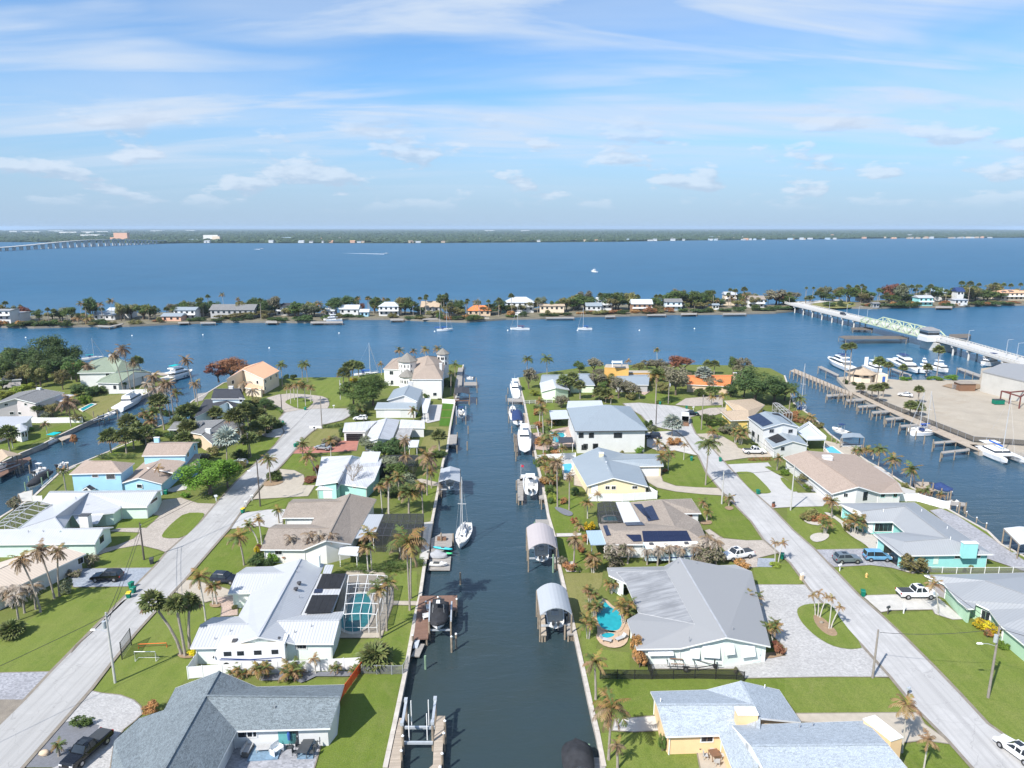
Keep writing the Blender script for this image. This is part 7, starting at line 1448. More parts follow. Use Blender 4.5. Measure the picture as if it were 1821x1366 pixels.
def palm(kind,base,h,tip=None,rad=None,near=False,desc=None,auto_=True):
 nm,cat,ds=PALM_INFO[kind]; t=thing(nm,None,cat,base); rad=rad or RECIPE.get(kind,(1.7 if kind!='silver' else 2.5,))[0]
 th=max(.3,h-rad*(.38 if kind not in ('sabal','silver','palmetto') else .8)); th=min(th,.5) if kind=='palmetto' else th; tip=tip or Vector((PN.uniform(-.06,.06)*th,PN.uniform(-.06,.06)*th,0)); tip=Vector((tip.x,tip.y,th))
 r0=.20 if kind in ('sabal','date') else .09 if kind in ('thin_bronze',) else .12 if kind=='bronze' else .15
 P_=[Vector((tip.x*(u**1.6),tip.y*(u**1.6),th*u)) for u in (0,.08,.3,.55,.8,1)]
 MB().tube([Vector((0,0,-.2))]+P_[1:],[r0*1.5,r0*1.1,r0,r0*.9,r0*.85,r0*.9],7).build('trunk','bark_white' if kind in ('bronze','thin_bronze') else 'bark_palm',t,local=True)
 rz=PN.uniform(0,6.28)
 if near:
  for me,mx in palm_fronds(kind,random.Random(PN.randrange(99999))):
   o=bpy.data.objects.new('frond',me); C.objects.link(o); o.parent=t; o.matrix_local=Matrix.Translation(tip)@Matrix.Rotation(rz,4,'Z')@Matrix.Scale(rad,4)@mx
 else:part_obj('crown',joined_crown(kind,PN.randrange(3)),t,tip,rad,rz)
 return auto(t,desc or ds,cat,{'palm':'palms of the canal neighbourhood'}[cat]) if auto_ else t
LEAFM={}
def leaf_crown(seed,blobs,per,leaf,squash=.8,hollow=.55,box=False):
 k=(seed,blobs,per,leaf,box)
 if k in LEAFM:return LEAFM[k]
 rnd=random.Random(seed); V_,F_=[],[]; cs=[]
 for i in range(blobs):
  if box:c=Vector((rnd.uniform(-.93,.93),rnd.uniform(-.8,.8),rnd.uniform(-.75,.75))); r_=.22
  else:
   while True:
    c=Vector((rnd.uniform(-1,1),rnd.uniform(-1,1),rnd.uniform(-.75,1)))
    if .25<c.length<.78:break
   r_=rnd.uniform(.22,.40)
  cs.append((c,r_))
 for c,r_ in cs:
  for j in range(per):
   d=Vector((rnd.gauss(0,1),rnd.gauss(0,1),rnd.gauss(0,1)+.25)).normalized(); q=c+d*r_*(rnd.random()**.35)
   if q.z<-.85:continue
   nrm=(d+Vector((rnd.gauss(0,.6),rnd.gauss(0,.6),rnd.gauss(0,.6)+.4))).normalized(); u=nrm.orthogonal().normalized(); u=Matrix.Rotation(rnd.uniform(0,6.28),3,nrm)@u; w=nrm.cross(u); s=leaf*rnd.uniform(.7,1.3); kk=len(V_)
   V_+=[q-u*s,q-w*s*.5+nrm*s*.15,q+u*s,q+w*s*.5+nrm*s*.15]; F_.append((kk,kk+1,kk+2,kk+3))
 me=bpy.data.meshes.new('crown'); me.from_pydata([tuple(v) for v in V_],[],F_); LEAFM[k]=me; return me
LMAT={}
def leaf_mesh(m,lod,seed):
 k=(m,lod,seed)
 if k not in LMAT:
  a={'big':(30,150,.050),'mid':(18,90,.085),'bush':(20,62,.105),'low':(11,34,.17),'hedge':(46,34,.07)}[lod]; me=leaf_crown(seed,*a,box=lod=='hedge').copy(); me.materials.append(MATS[m]); LMAT[k]=me
 return LMAT[k]
TREE_INFO={'dark':'dark green tree','mid':'leafy green tree','bright':'bright green tree','rust':'rust-coloured tree','grey':'greyish flowering tree','olive':'olive green tree','sage':'grey-green tree','bronze':'bronze-leaved tree','yellow':'yellow tree','lime':'lime green tree'}
def tree(m,base,h,w,lod='mid',auto_=True,trunk=True):
 t=thing('broadleaf_tree',None,'tree',base); ch=h*.78; z0=h-ch; rnd=PN
 if trunk:
  mb=MB(); fk=Vector((rnd.uniform(-.3,.3),rnd.uniform(-.3,.3),max(.8,z0))); r0=max(.12,w*.028); mb.tube([Vector((0,0,-.2)),fk*.5,fk],[r0*1.4,r0,r0*.9],7)
  for i in range(5):
   a=i*1.26+rnd.uniform(-.3,.3); e=Vector((math.cos(a)*w*.3,math.sin(a)*w*.3,h*rnd.uniform(.55,.8))); mb.tube([fk,fk.lerp(e,.5)+Vector((0,0,h*.06)),e],[r0*.7,r0*.4,r0*.12],5)
  mb.build('trunk','bark_dark',t,local=True)
 part_obj('crown',leaf_mesh('leaf_'+m,lod,rnd.randrange(3)),t,(0,0,z0+ch/2),(w/2,w/2*rnd.uniform(.85,1.1),ch/2),rnd.uniform(0,6.28)); return auto(t,TREE_INFO[m],'tree','broadleaf trees of the neighbourhood') if auto_ else t
BUSH_INFO={'dark':'dark green shrub','mid':'green shrub','bright':'bright rounded shrub','olive':'olive shrub','yellow':'yellow croton shrub','lime':'lime green shrub','bronze':'bronze shrub','grey':'dry grey shrub','rust':'red-leaved shrub','sage':'grey-green shrub'}
def bush(m,base,h,w,auto_=True):
 t=thing('shrub',None,'shrub',base); part_obj('foliage',leaf_mesh('leaf_'+m,'bush',PN.randrange(3)),t,(0,0,h*.45),(w/2*PN.uniform(.8,1.2),w/2*PN.uniform(.8,1.2),h*.6),PN.uniform(0,6.28)); MB().tube([(0,0,-.1),(0,0,h*.5)],[.08,.04],5).build('stem','bark_dark',t,local=True); return auto(t,BUSH_INFO[m],'shrub','shrubs in the yards') if auto_ else t
def hedge(c,s,m,label,h=1.3,w=1.1):
 p=[ca(c,*[float(v) for v in q.split(',')]) for q in s.split()]; t=thing('hedge',label,'hedge',p[0])
 for a,b in zip(p,p[1:]):
  d=b-a; n=max(1,round(d.length/4.5))
  for i in range(n):part_obj('foliage',leaf_mesh('leaf_'+m,'hedge',PN.randrange(3)),t,a+d*((i+.5)/n)-p[0]+Vector((0,0,h/2)),(d.length/n/2*1.04,w/2,h/2),math.atan2(d.y,d.x))
def branchy(base,h,w,label):
 t=thing('bare_tree',label,'tree',base); rnd=random.Random(5); mb=MB()
 def grow(p,d,ln,r_,n):
  e=p+d*ln; mid=p+d*ln*.5+Vector((rnd.uniform(-.1,.1),rnd.uniform(-.1,.1),.05))*ln; mb.tube([p,mid,e],[r_,r_*.85,r_*.65],5,cap=False)
  if n:[grow(e,(d+Vector((rnd.uniform(-.9,.9),rnd.uniform(-.9,.9),rnd.uniform(-.15,.55)))).normalized(),ln*rnd.uniform(.6,.82),r_*.6,n-1) for _ in range(3 if n>1 else 2)]
 grow(Vector((0,0,-.2)),Vector((.05,0,1)),h*.28,.22,5); mb.build('branches','bark_palm',t,local=True)
def plant(code,s):
 """'C2 x,y,top[,width[,tipx]] ...' : base and top as the photograph shows them; width in the same pixels"""
 crop='P'; pl,_,m=code.partition(':')
 for wd in s.split():
  if wd in CROPS:crop=wd; continue
  q=[float(v) for v in wd.split(',')]; o=CROPS[crop]; b=ca(crop,q[0],q[1]); y=o[1]+q[1]/o[2]; h=height_at(b,o[1]+q[2]/o[2]); pm=(y-404)*.0168*o[2]
  w=q[3]/pm if len(q)>3 and q[3] else None
  if pl=='palm':
   tip=None
   if len(q)>4:tip=Vector(((q[4]-q[0])/pm,0,0))
   h=max(1.2,h); palm(m,b,h,tip,w/2*(1.18 if m!='sabal' else 1.5) if w else min(RECIPE.get(m,(1.8,))[0],.35+h*.45),near=(y>815 and m not in ('sabal','silver','palmetto')) or y>1000)
  elif pl=='tree':tree(m,b,max(2.0,h*1.06),(w or max(3,h))*1.28,'big' if (w or h)*pm/o[2]>50 else 'mid')
  else:bush(m,b,max(.6,h*1.0),(w or max(1,h))*1.22)
for code,s in (
 ('palm:sabal','A1 1440,470,-30,170,1262 1472,482,0,150,1440 1506,412,-20,150,1540 C2 545,880,690,110 490,780,500,130,435 540,700,455,120,520 622,690,500,100 480,690,480,120 385,670,560,110 40,610,480,110 85,600,462,110 275,600,490,90 70,740,595,120 1260,330,190,90 1305,320,138,90 1332,300,132,80 1380,262,138,80 C3 440,830,668,100 1395,402,245,90 1445,392,262,80 1462,372,218,80 1525,432,288,80 C4 940,242,132,60 996,242,132,60 C1 1165,422,195,80,1132 1330,795,495,130,1305 1500,725,598,110 1552,705,578,110 1752,705,608,90 1540,852,718,120 900,982,783,130 1025,982,778,140 1045,800,668,130 80,965,758,130 C5 675,465,190,85 775,335,228,60 885,345,250,55 1070,335,245,60 1150,345,105,75 436,405,90,60 470,405,82,60 650,505,408,60 696,545,398,70 736,505,388,60 1005,552,412,65 940,652,528,85 1005,645,538,85'),
 ('palm:palmetto','A1 95,320,140,210 A2 1440,505,310,290 C1 1500,895,800,170 C3 150,1060,1000,120'),
 ('palm:silver','C2 365,935,655,200 C4 905,352,178,130 670,722,552,165'),
 ('palm:date','C4 545,472,212,150 B3 205,402,205,190 C1 1270,760,615,150'),
 ('palm:coco_green','C2 790,335,152,90 985,300,150,90 945,285,148,80 C3 1115,225,103,95 1270,252,98,110 C4 930,1097,735,200 C5 700,1035,878,120 C4 1650,512,408,110 1575,512,345,110 C2 1390,565,478,110 C3 560,262,150,80 C3 528,400,215,60'),
 ('palm:coco_mix','B2 495,802,545,180,470 765,482,355,90 A3 1570,762,450,190 1665,1205,765,310 B3 212,1152,545,310 45,402,135,110 B2 1545,1366,960,170 1595,1310,900,170 C2 700,1082,868,150 1060,1037,840,150,1000 C5 805,1112,955,140 945,1195,1035,150 C4 1480,988,868,90 B1 535,248,60,90 C3 242,602,498,100 C4 250,1060,1000,60 A1 470,1275,1165,120 B5 340,440,288,120'),
 ('palm:coco_dead','B3 180,135,-60,110 C3 345,1175,835,190 185,1042,718,110 B3 312,402,165,110 C3 1350,1262,890,120 B3 1440,375,105,90 1475,802,575,140 C1 575,768,525,190 1000,492,160,120,955 1062,502,110,130,1036 1092,492,225,100,1105 1582,545,200,110,1535 1602,595,395,100 1262,520,335,130 1382,725,395,110,1358 1412,732,395,100 B1 440,1112,680,190,375 330,1225,760,190,235 482,1092,700,160,520 B2 1780,1062,640,150 A4 165,1335,1130,130 C1 740,432,250,110'),
 ('palm:bronze','B2 602,632,472,110,540 632,642,428,110,620 1560,402,170,110 1612,412,135,110 1480,842,540,170 1452,862,640,140 1700,755,590,130 C2 910,502,305,90 970,487,310,90 855,472,318,80 1010,458,330,80 825,442,325,70 885,442,320,70 1165,872,728,110 1555,245,148,60 C3 130,178,40,90 245,160,50,70 335,170,32,90 432,170,28,80 1212,612,438,90 1240,735,488,110 1240,862,735,110 1292,832,758,80 1390,912,790,90 1215,492,428,80 B4 910,362,298,90 940,462,368,100 1110,345,268,90 C4 975,482,398,80 1060,492,392,80 980,742,662,110 640,982,838,110 560,832,748,90 B2 200,1232,860,180 255,1112,950,130 285,1112,940,120 B3 1630,862,705,140 1582,442,298,110 1520,542,475,100 C1 580,392,258,110 1220,852,705,110 1250,852,700,110 105,945,828,80 385,832,728,80 C5 610,952,890,90 560,955,900,80 660,975,900,90 520,945,895,80 B5 1060,282,205,110 1180,285,250,80 C4 1740,652,558,90 1690,640,575,80 557,160,42,60 C5 182,690,640,90 70,690,672,80 C4 420,430,360,60'),
 ('palm:thin_bronze','A5 215,152,-20,75,180 235,162,-40,75,225 250,172,-10,75,290 320,257,0,80,320 335,257,70,80,390 B4 1465,792,610,80,1450 1490,792,610,90,1515 C4 762,902,768,70 A5 882,1205,790,230 1050,1330,1070,170 B1 1300,238,40,90 A5 1160,148,-120,150,1095 A2 1000,578,440,100 C4 330,200,125,60 200,470,400,60 B3 1655,312,235,70'),
 ('palm:grey_dead','B2 910,752,560,130,860 1000,762,540,140 1100,762,540,150 1190,762,545,130 850,742,620,100 B4 300,722,590,150 200,782,635,150 330,792,650,130 500,702,600,90 605,692,580,90 685,662,560,90 775,652,555,100 845,652,560,90 930,782,560,150 1010,792,580,150 870,782,630,120 B1 100,1190,1000,200 200,1230,990,190 290,1200,980,170 150,1290,1060,170 C2 510,385,282,130'),
 ('tree:dark','C1 430,330,30,260 560,330,118,300 300,345,125,200 60,345,150,160 C4 1310,462,195,360 1460,462,260,260 1540,445,290,160 1125,415,320,120 1225,420,230,150 C2 1640,840,728,150 C3 60,1200,1090,150 C1 20,470,380,110'),
 ('tree:mid','C1 130,310,105,160 230,310,160,140 C2 1340,485,290,200 1490,480,240,230 1420,500,330,260 C3 100,1060,930,170 1520,235,138,90 C4 150,375,295,90 1140,245,108,100 940,645,538,110 1045,642,575,90 C1 310,690,590,130 1010,470,400,60'),
 ('tree:dark','C1 200,310,115,260 380,390,165,250 100,385,200,210 510,385,190,210 C2 660,520,430,120'),('tree:mid','C1 30,425,240,170 620,405,225,150 330,440,250,150 C4 1010,420,330,110'),('tree:grey','C4 340,435,305,150 90,345,225,120 660,330,215,150'),('tree:olive','C4 180,335,235,130 560,300,200,120 C1 150,440,300,140 C2 600,760,670,110'),('palm:sabal','C1 1085,950,780,120 1185,935,760,120 1120,860,730,110 C2 660,720,560,110 700,690,560,90 C4 110,440,340,90 160,460,350,90 C5 560,470,400,60'),('palm:grey_dead','C1 1215,570,395,120 1295,640,430,120 1345,660,450,110 C2 560,470,340,110'),('shrub:dark','C2 470,885,815,120 150,805,735,110 20,670,600,110 560,760,690,110 660,700,630,100 C1 1160,905,840,110 1240,900,830,100 1400,870,800,100'),('shrub:olive','C2 250,870,800,110 470,960,900,90 C1 640,730,660,120 C4 350,440,370,80 C5 130,690,640,90 240,740,690,90 B5 1020,250,210,70 900,200,160,70'),('palm:coco_mix','C1 1440,650,470,120 C3 380,1120,960,120 130,1210,1010,130 C4 590,1010,850,110 C2 950,900,760,110'),('tree:sage','C3 50,1010,880,200 170,1170,1000,180 60,1180,1090,150'),('tree:dark','C3 15,905,745,190 150,905,790,110'),('shrub:grey','B4 250,800,640,200 900,800,660,180 1000,800,650,170 430,690,620,90 560,690,610,100 700,690,610,90'),('shrub:bronze','C3 1195,560,505,70 1200,660,600,80 1225,790,720,90 1260,900,840,90 1330,880,820,80 1300,1010,930,90 1250,1090,1020,80 B3 1290,100,30,90 1330,180,110,80 1400,330,270,70 1480,480,430,60 1560,620,560,80 1620,760,700,80 1530,700,640,80'),('shrub:mid','C3 1180,520,470,60 1270,760,700,90 1330,960,890,90 1210,950,880,80 B3 1260,170,100,70 1300,330,280,50 1500,850,800,60 1440,640,590,50 C3 480,330,270,60 520,340,280,60 330,430,380,70 420,880,830,110 C1 1180,700,640,110 1290,660,590,120 1350,690,620,110 1220,780,720,90'),('palm:grey_dead','B4 480,800,660,110 560,805,650,120 650,805,640,110 740,805,650,120 830,805,640,120'),('palm:bronze','C1 1180,760,640,110 1300,700,560,120 C2 470,760,640,100 B3 1260,130,20,110 1300,160,40,110 1350,120,-10,110 C3 1270,830,700,100 1330,790,690,90 C4 620,880,790,90 590,930,850,80'),('palm:sabal','C2 430,690,560,110 580,740,600,100 600,640,500,110 C1 1450,800,680,110 C4 960,420,330,70'),('tree:olive','C1 220,420,260,150 C2 600,500,420,130 C4 220,300,200,110 600,390,300,120 C1 640,330,240,140'),('tree:mid','C1 180,330,180,170 480,330,140,200 C2 660,640,560,130'),('tree:bright','C2 235,1165,905,390 370,1120,880,180'),('tree:rust','C2 400,292,118,260 300,300,150,160 C4 742,245,100,200'),
 ('tree:grey','C3 1130,352,198,120 1625,225,120,130 C4 130,275,195,110 260,425,268,180 700,402,160,190 640,300,180,130 560,215,118,150 980,372,258,140 1205,255,108,120 C3 1380,502,405,120 C4 790,260,250,70 480,200,130,90'),('tree:olive','C4 320,420,300,130 420,225,150,110 C1 510,470,300,110 C4 1710,1092,1008,110 C1 300,455,278,120 430,690,580,130'),('tree:sage','C2 1450,840,722,160 C3 190,1130,1010,130 C4 1150,705,618,130'),
 ('shrub:mid','A1 660,1030,945,140 C2 720,1062,990,110 720,640,590,170 650,650,600,110 B2 905,755,690,70 C1 540,240,105,110 800,492,430,140 B4 510,252,190,70 A4 510,1195,1030,70 B3 1290,262,180,90 C1 1280,850,790,80 C3 1250,700,640,90 1345,622,560,100 C4 880,412,350,90 C2 1330,520,470,100 C3 1305,860,800,60'),
 ('shrub:dark','B2 610,800,715,140 690,800,740,100 C2 570,500,440,110 640,500,440,110 825,275,240,50 880,285,240,60 1340,570,510,110 1430,560,500,90 C3 450,880,835,110 1340,415,362,60 B3 1480,265,195,70 C4 490,650,592,90 C1 660,520,420,190 740,520,430,150 C5 450,402,362,50 520,412,385,50 570,412,385,50 C2 1245,725,640,60 C3 30,1190,1120,120'),('shrub:bright','B2 715,785,700,90 C4 1540,1020,955,70 C1 690,585,500,120 C4 420,845,782,70 B1 1500,295,245,80 C5 910,375,345,80 1095,370,340,50 1155,370,342,80 1270,368,330,110 C3 1510,835,805,40'),
 ('shrub:yellow','A1 1535,475,410,90 A2 445,70,10,90 B2 590,712,660,50 C2 1340,300,260,60 B3 1600,540,450,80 A5 1480,245,170,110 1540,290,200,120 1600,330,235,100'),('shrub:lime','B3 1312,302,235,70 C3 1172,405,355,80 B4 1460,812,780,90 C1 50,540,470,120 140,500,440,120 230,460,415,100'),
 ('shrub:bronze','A1 1215,930,840,150 A4 300,500,290,110 335,550,420,90 B4 1215,825,755,110 C4 680,785,720,100 B3 1440,845,770,90 C1 600,900,830,60 B2 840,765,690,100 C2 1090,1060,1010,80 C4 1590,590,540,120 1640,610,570,90 B5 330,320,280,110 240,470,400,120 B2 1750,745,690,70 C4 1600,560,510,90'),('shrub:olive','B5 190,452,365,110 960,850,705,190 C4 1780,1130,1070,80 A2 410,90,60,60 B5 140,460,400,80 450,540,470,60'),('shrub:grey','B1 760,850,750,130 130,390,285,120 600,940,870,120 C2 1170,790,710,130 C4 1100,700,640,110 B3 1390,800,735,70 C4 1190,600,548,110 C2 190,900,850,110'),('shrub:rust','A4 1230,225,100,90 1400,450,370,90 C2 1000,1065,1030,110 B2 605,680,640,50 A4 1380,400,340,60 C2 1060,1000,940,70'),('shrub:sage','B1 555,1070,950,110 C4 520,680,630,70 C1 380,700,640,100')):
 plant(code,s)
def clump(c,s,mats=('bronze',),desc='arching areca palm clump'):
 """several short stems of feather palm from one root"""
 crop=c
 for wd in s.split():
  if wd in CROPS:crop=wd; continue
  q=[float(v) for v in wd.split(',')]; o=CROPS[crop]; b=ca(crop,q[0],q[1]); y=o[1]+q[1]/o[2]; h=max(1.2,height_at(b,o[1]+q[2]/o[2])); pm=(y-404)*.0168*o[2]; w=q[3]/pm; t=thing('areca_palm',None,'palm',b)
  n=5 if w>2.6 else 3
  for i in range(n):
   a=i*6.28/n+PN.uniform(-.4,.4); tp=Vector((math.cos(a)*w*.2,math.sin(a)*w*.2,h*PN.uniform(.42,.66))); MB().tube([(tp.x*.3,tp.y*.3,-.1),tuple(tp*.6),tuple(tp)],[.07,.05,.045],5).build('stem','bark_white',t,local=True)
   for var,k,ms in (('up',3,(G,O,G)),('mid',5,(O,Z,G)),('low',3,(Z,B_))):
    for j in range(k):
     ob=bpy.data.objects.new('frond',frond_mesh(var,PN.choice(ms),PN.randrange(3))); C.objects.link(ob); ob.parent=t; ob.matrix_local=Matrix.Translation(tp)@Matrix.Rotation(j*6.28/k+PN.uniform(0,1.2)+i,4,'Z')@Matrix.Scale(min(2.2,w*.42)*PN.uniform(.8,1.1),4)
  auto(t,desc,'palm','areca palm clumps in the yards')
clump('B4','40,1130,895,130 65,1210,1030,150 25,1370,1120,150 295,1260,1020,210 205,1020,885,130 110,1180,1060,110 1270,1155,965,200 A4 1345,360,140,170 B4 60,860,715,130 A2 400,595,505,140 600,615,480,170 830,605,490,210 1145,585,490,110 1280,580,500,90 C4 1200,782,618,150 B5 520,562,392,190 290,562,405,130 C4 1160,770,640,90 A2 470,600,540,110 C3 1290,640,570,90 1240,960,860,110 1300,980,900,120 B3 1300,200,90,120 B4 390,1120,1040,100')
branchy(ca('C2',1320,1165),8.5,12,'wide leafless tree over the white roof and teal shed')
for c,s,m,l,h,w in (('B2','1230,850 1460,862 1740,852','mid','green hedge between the pool cage lawn and the dead palms',1.6,1.8),('C2','1100,655 1190,655 1260,640','dark','clipped hedge at the lawn corner of the red driveway',1.2,1.3),('C2','690,480 740,500 790,545','bright','clipped hedge along the palm island driveway',1.0,1.4),('C2','580,640 700,640 790,650','mid','low planting strip at the widened street end',.9,1.6),('C1','790,1035 950,1030 1120,1030','dark','dark hedge at the canal end of the blue house',1.6,1.5),('C1','0,545 140,490 285,425','lime','yellow-green hedge row behind the mauve house',1.5,1.5),('C4','545,470 620,465 705,455','dark','clipped dark hedge north of the cul-de-sac',1.2,1.2),('C4','1260,912 1350,910 1440,905','bronze','browned hedge between two right-hand driveways',1.0,1.0),('B5','70,150 130,200 200,230','olive','olive planting along the brown-roofed house wall',1.0,1.2),('C5','1680,330 1760,325 1821,320','mid','overgrown hedge on top of the white marina wall',1.5,2.0),('B3','0,830 100,840 330,800','mid','ragged hedge beside the floating dock',1.5,1.6)):hedge(c,s,m,l,h,w)
def inside(p,q):
 r_=False
 for a,b in zip(q,q[1:]+q[:1]):
  if (a[1]>p.y)!=(b[1]>p.y) and p.x<(b[0]-a[0])*(p.y-a[1])/(b[1]-a[1])+a[0]:r_=not r_
 return r_
HARD+=[[(v.x,v.y) for v in q] for h in HOUSES.values() for q in h.faces]+[[(v.x,v.y) for v in ROAD_L],[(v.x,v.y) for v in ROAD_R]]
LANDS=[[(v.x,v.y) for v in q] for q in (LAND_A,LAND_B,LAND_C)]
fp=random.Random(77)
for key in list(HOUSES):
 for a,b,z0 in HOUSES[key].walls:
  d=b-a; d.z=0
  if d.length<2:continue
  n=Vector((d.y,-d.x,0)).normalized()
  for i in range(int(d.length/1.7)):
   p=a+d*((i+fp.uniform(.2,.8))/max(1,int(d.length/1.7)))+n*fp.uniform(.9,1.6); p.z=0
   if fp.random()<.085 and not any(inside(p,q) for q in HARD) and any(inside(p,q) for q in LANDS) and pix(p)[1]<1420:bush(fp.choice(('mid','dark','olive','mid','bronze','bright','grey')),p,fp.uniform(.6,1.5),fp.uniform(.8,1.9))
# ---------------------------------------------------------------- marina
CROPS.update(D1=(0,490,4.5525),D2=(380,490,4.5525),D3=(740,490,4.5525),D4=(1080,490,4.5525))
LANDMARKS+=[('the marina lot',*ca('C5',1100,560).xy),('the marina hut',*ca('C5',560,390).xy)]
t=dock('long narrow pier with tall pilings at the marina tip','C5 22,300 60,286 505,470 490,494','deck_tan',.35,'')
for k in range(17):u=k/16; piles(t,[ca('C5',22+470*u,300+192*u,2.0-.2*(k%2)),ca('C5',58+445*u,284+184*u,1.9)],r=.17)
t=dock('marina boardwalk along the sandy lot','C5 495,470 560,468 780,575 1100,715 1420,850 1500,885 1480,915 1380,880 1080,748 780,610','deck_tan',.25,'')
for i,(a,b,c_,d) in enumerate(((300,492,495,478),(452,530,590,520),(542,578,690,566),(650,622,795,610),(755,673,905,660),(862,727,1030,713),(1122,855,1300,840),(1183,930,1400,905))):
 dock(f'{ORD_[i]} finger pier from the marina tip' if 0 else ('first','second','third','fourth','fifth','sixth','seventh','eighth')[i]+' finger pier counted from the marina pier end',f'C5 {a},{b - 9} {c_},{d - 9} {c_ + 6},{d + 6} {a + 6},{b + 6}','deck_grey',.2,f'C5 {a},{b},1.3 {(a + c_) // 2},{(b + d) // 2},1.3')
for i,(x,y) in enumerate(((345,520),(388,542),(433,560),(480,585),(530,610),(577,632),(630,660),(683,688),(741,713),(800,740),(860,768),(915,797),(985,832),(1050,865),(1117,897))):
 p=ca('C5',x,y,-1.15); auto(MB().tube([(p.x,p.y,-3),(p.x,p.y,1.4)],.16,7).build('mooring_pile','pile_wood'),'mooring pile','mooring pile','mooring piles of the marina')
fence('C5 560,482 780,588 1090,715 1430,850 1830,880','long dark mesh fence between marina boardwalk and lot',1.7,3.2,'mesh_black','pipe',1)
t=thing('marina_hut','beige octagonal marina hut with brown pyramid roof and blue door','hut',ca('C5',560,375)); p=t.location; g=lambda r,z:[(p.x+r*math.cos(R(45*i+22)),p.y+r*math.sin(R(45*i+22)),z) for i in range(8)]
MB().loft([g(4.6,0),g(4.6,3.2)]).build('wall','wall_beige',t); MB().loft([g(5.7,3.0),g(5.7,3.25),g(.1,5.6)]).build('roof','sh_tan',t,uv=True); MB().box(p+Vector((6.5,-1,0)),(5,4,2.9)).build('annex','wall_beige',t); MB().box(p+Vector((7.5,-3.02,.1)),(1.1,.1,2.1)).build('door','canvas_blue',t)
for i in range(4,8):a=R(45*i+45); MB().box(p+Vector((4.28*math.cos(a),4.28*math.sin(a),2.0)),(1.9,.12,.8),a+math.pi/2).build('window','glass',t)
t=thing('signboard','tall white signboard on a post behind the marina hut','sign',ca('C5',597,330)); p=t.location; MB().tube([p,p+Vector((0,0,7))],.12,6).build('post','galv',t); MB().box(p+Vector((0,0,3.6)),(1.5,.15,3.6)).build('panel','trim_white',t)
t=thing('warehouse','large white flat-roofed building at the end of the sandy lot','building',ca('C5',1600,450)); q=pts('C5 1482,458 1920,575 2150,430 1640,385'); mat('stained_wall',(.48,.465,.43),.85,var=.1,scale=.2,dirt=.7,dirtcol=(.36,.36,.35)); MB().prism([(v.x,v.y) for v in q],0,7.0).build('wall','stained_wall',t); MB().prism([(v.x,v.y) for v in inset(q,-.15)],7.0,7.4).build('parapet','roof_ash',t,uv=True); MB().prism([(v.x,v.y) for v in pts('C5 1595,485 1765,470 1790,440 1620,440')],0,3.2).build('annex','wall_beige',t)
t=thing('steel_frame','rust red open steel frame beside the white marina building','frame',ca('C5',1700,540)); mat('rust',(.16,.05,.04),.8); q=pts('C5 1635,545 1782,592 1850,540 1705,555')
for a,b in zip(q,q[1:]+q[:1]):MB().box(a,(.3,.3,4)).build('column','rust',t); MB().beam(a+Vector((0,0,4)),b+Vector((0,0,4)),.3,.4).build('girder','rust',t)
t=thing('dumpster','green skip under the rust red frame','skip',ca('C5',1620,558)); boxes(t,[('body',(0,0,.2),(3.2,1.8,1.4),'bin_green'),('lid',(0,0,1.6),(3.3,1.9,.1),'bin_dark')]); t=thing('shack','small brown flat-roofed shack on the sandy lot','shack',ca('C5',1360,448)); boxes(t,[('wall',(0,0,0),(5.5,4,2.7),'wood_brown'),('roof',(0,0,2.7),(6.3,4.8,.2),'wood_old')]); p=t.location
fence('C5 1268,440 1315,450 1410,448','wire pen beside the brown shack',1.8,2,'mesh_grey','pipe',1)
B=boat
B('C5','510,320 315,235 -1.15','large white motor yacht nosing out past the marina hut','yacht',B=5.2,D=2.0); B('C5','800,235 1000,335 -1.15','white houseboat-like yacht with navy awning at its stern','yacht',B=5.5,D=1.8); B('C5','985,315 1110,325 -1.15','tall white motor yacht with big flybridge in the marina row','yacht',B=5.0,D=2.2,cover='hull_white'); B('C5','1095,285 1235,325 -1.15','white cabin cruiser at the end of the marina row','fisher',B=4.0,D=1.5)
B('C5','600,280 725,325 -1.15','white cruiser berthed behind the white signboard','fisher',B=3.8,D=1.4); B('C5','1640,260 1485,270 -1.15','white motor yacht beyond the white marina building','yacht',B=4.4,D=1.7); B('C5','1125,765 925,778 -1.15','white sailboat with blue sail cover at the marina finger','sail',B=3.2,D=1.1,mast=11); B('C5','960,800 1155,788 -1.15','white sloop tied outside the blue-covered sailboat','sail',B=3.2,D=1.1,mast=12,cover='tarp_grey'); B('C5','1490,905 1760,1030 -1.15','big white catamaran moored at the marina boardwalk','cat',B=7.0,D=1.4,mast=15)
B('C5','75,640 125,600 -1.15','white sloop at the seawall below the dark green tree','sail',L=11,B=3.2,D=1.1,mast=15,cover='tarp_grey'); B('C2','1400,255 1478,250 -1.15','sailboat with bright blue cover behind the river lawn','sail',L=10,B=3,D=1,mast=12.5,mx=.15); B('C1','735,228 775,225 -1.15','sailboat whose mast rises behind the big trees','sail',L=9,B=2.8,D=1,mast=9,cover='cover_teal')
dock('short pier between marina yachts','C5 235,270 260,262 400,330 390,342','deck_grey',.3,'C5 240,265,2 300,300,2'); dock('pier beside the tall flybridge yacht','C5 790,285 815,280 960,330 950,342','deck_grey',.3,'C5 800,285,2 870,310,2'); dock('isolated pier below the bridge','C5 1305,285 1330,275 1490,330 1485,350','deck_grey',.3,'C5 1308,275,2 1370,300,2 1430,320,2')
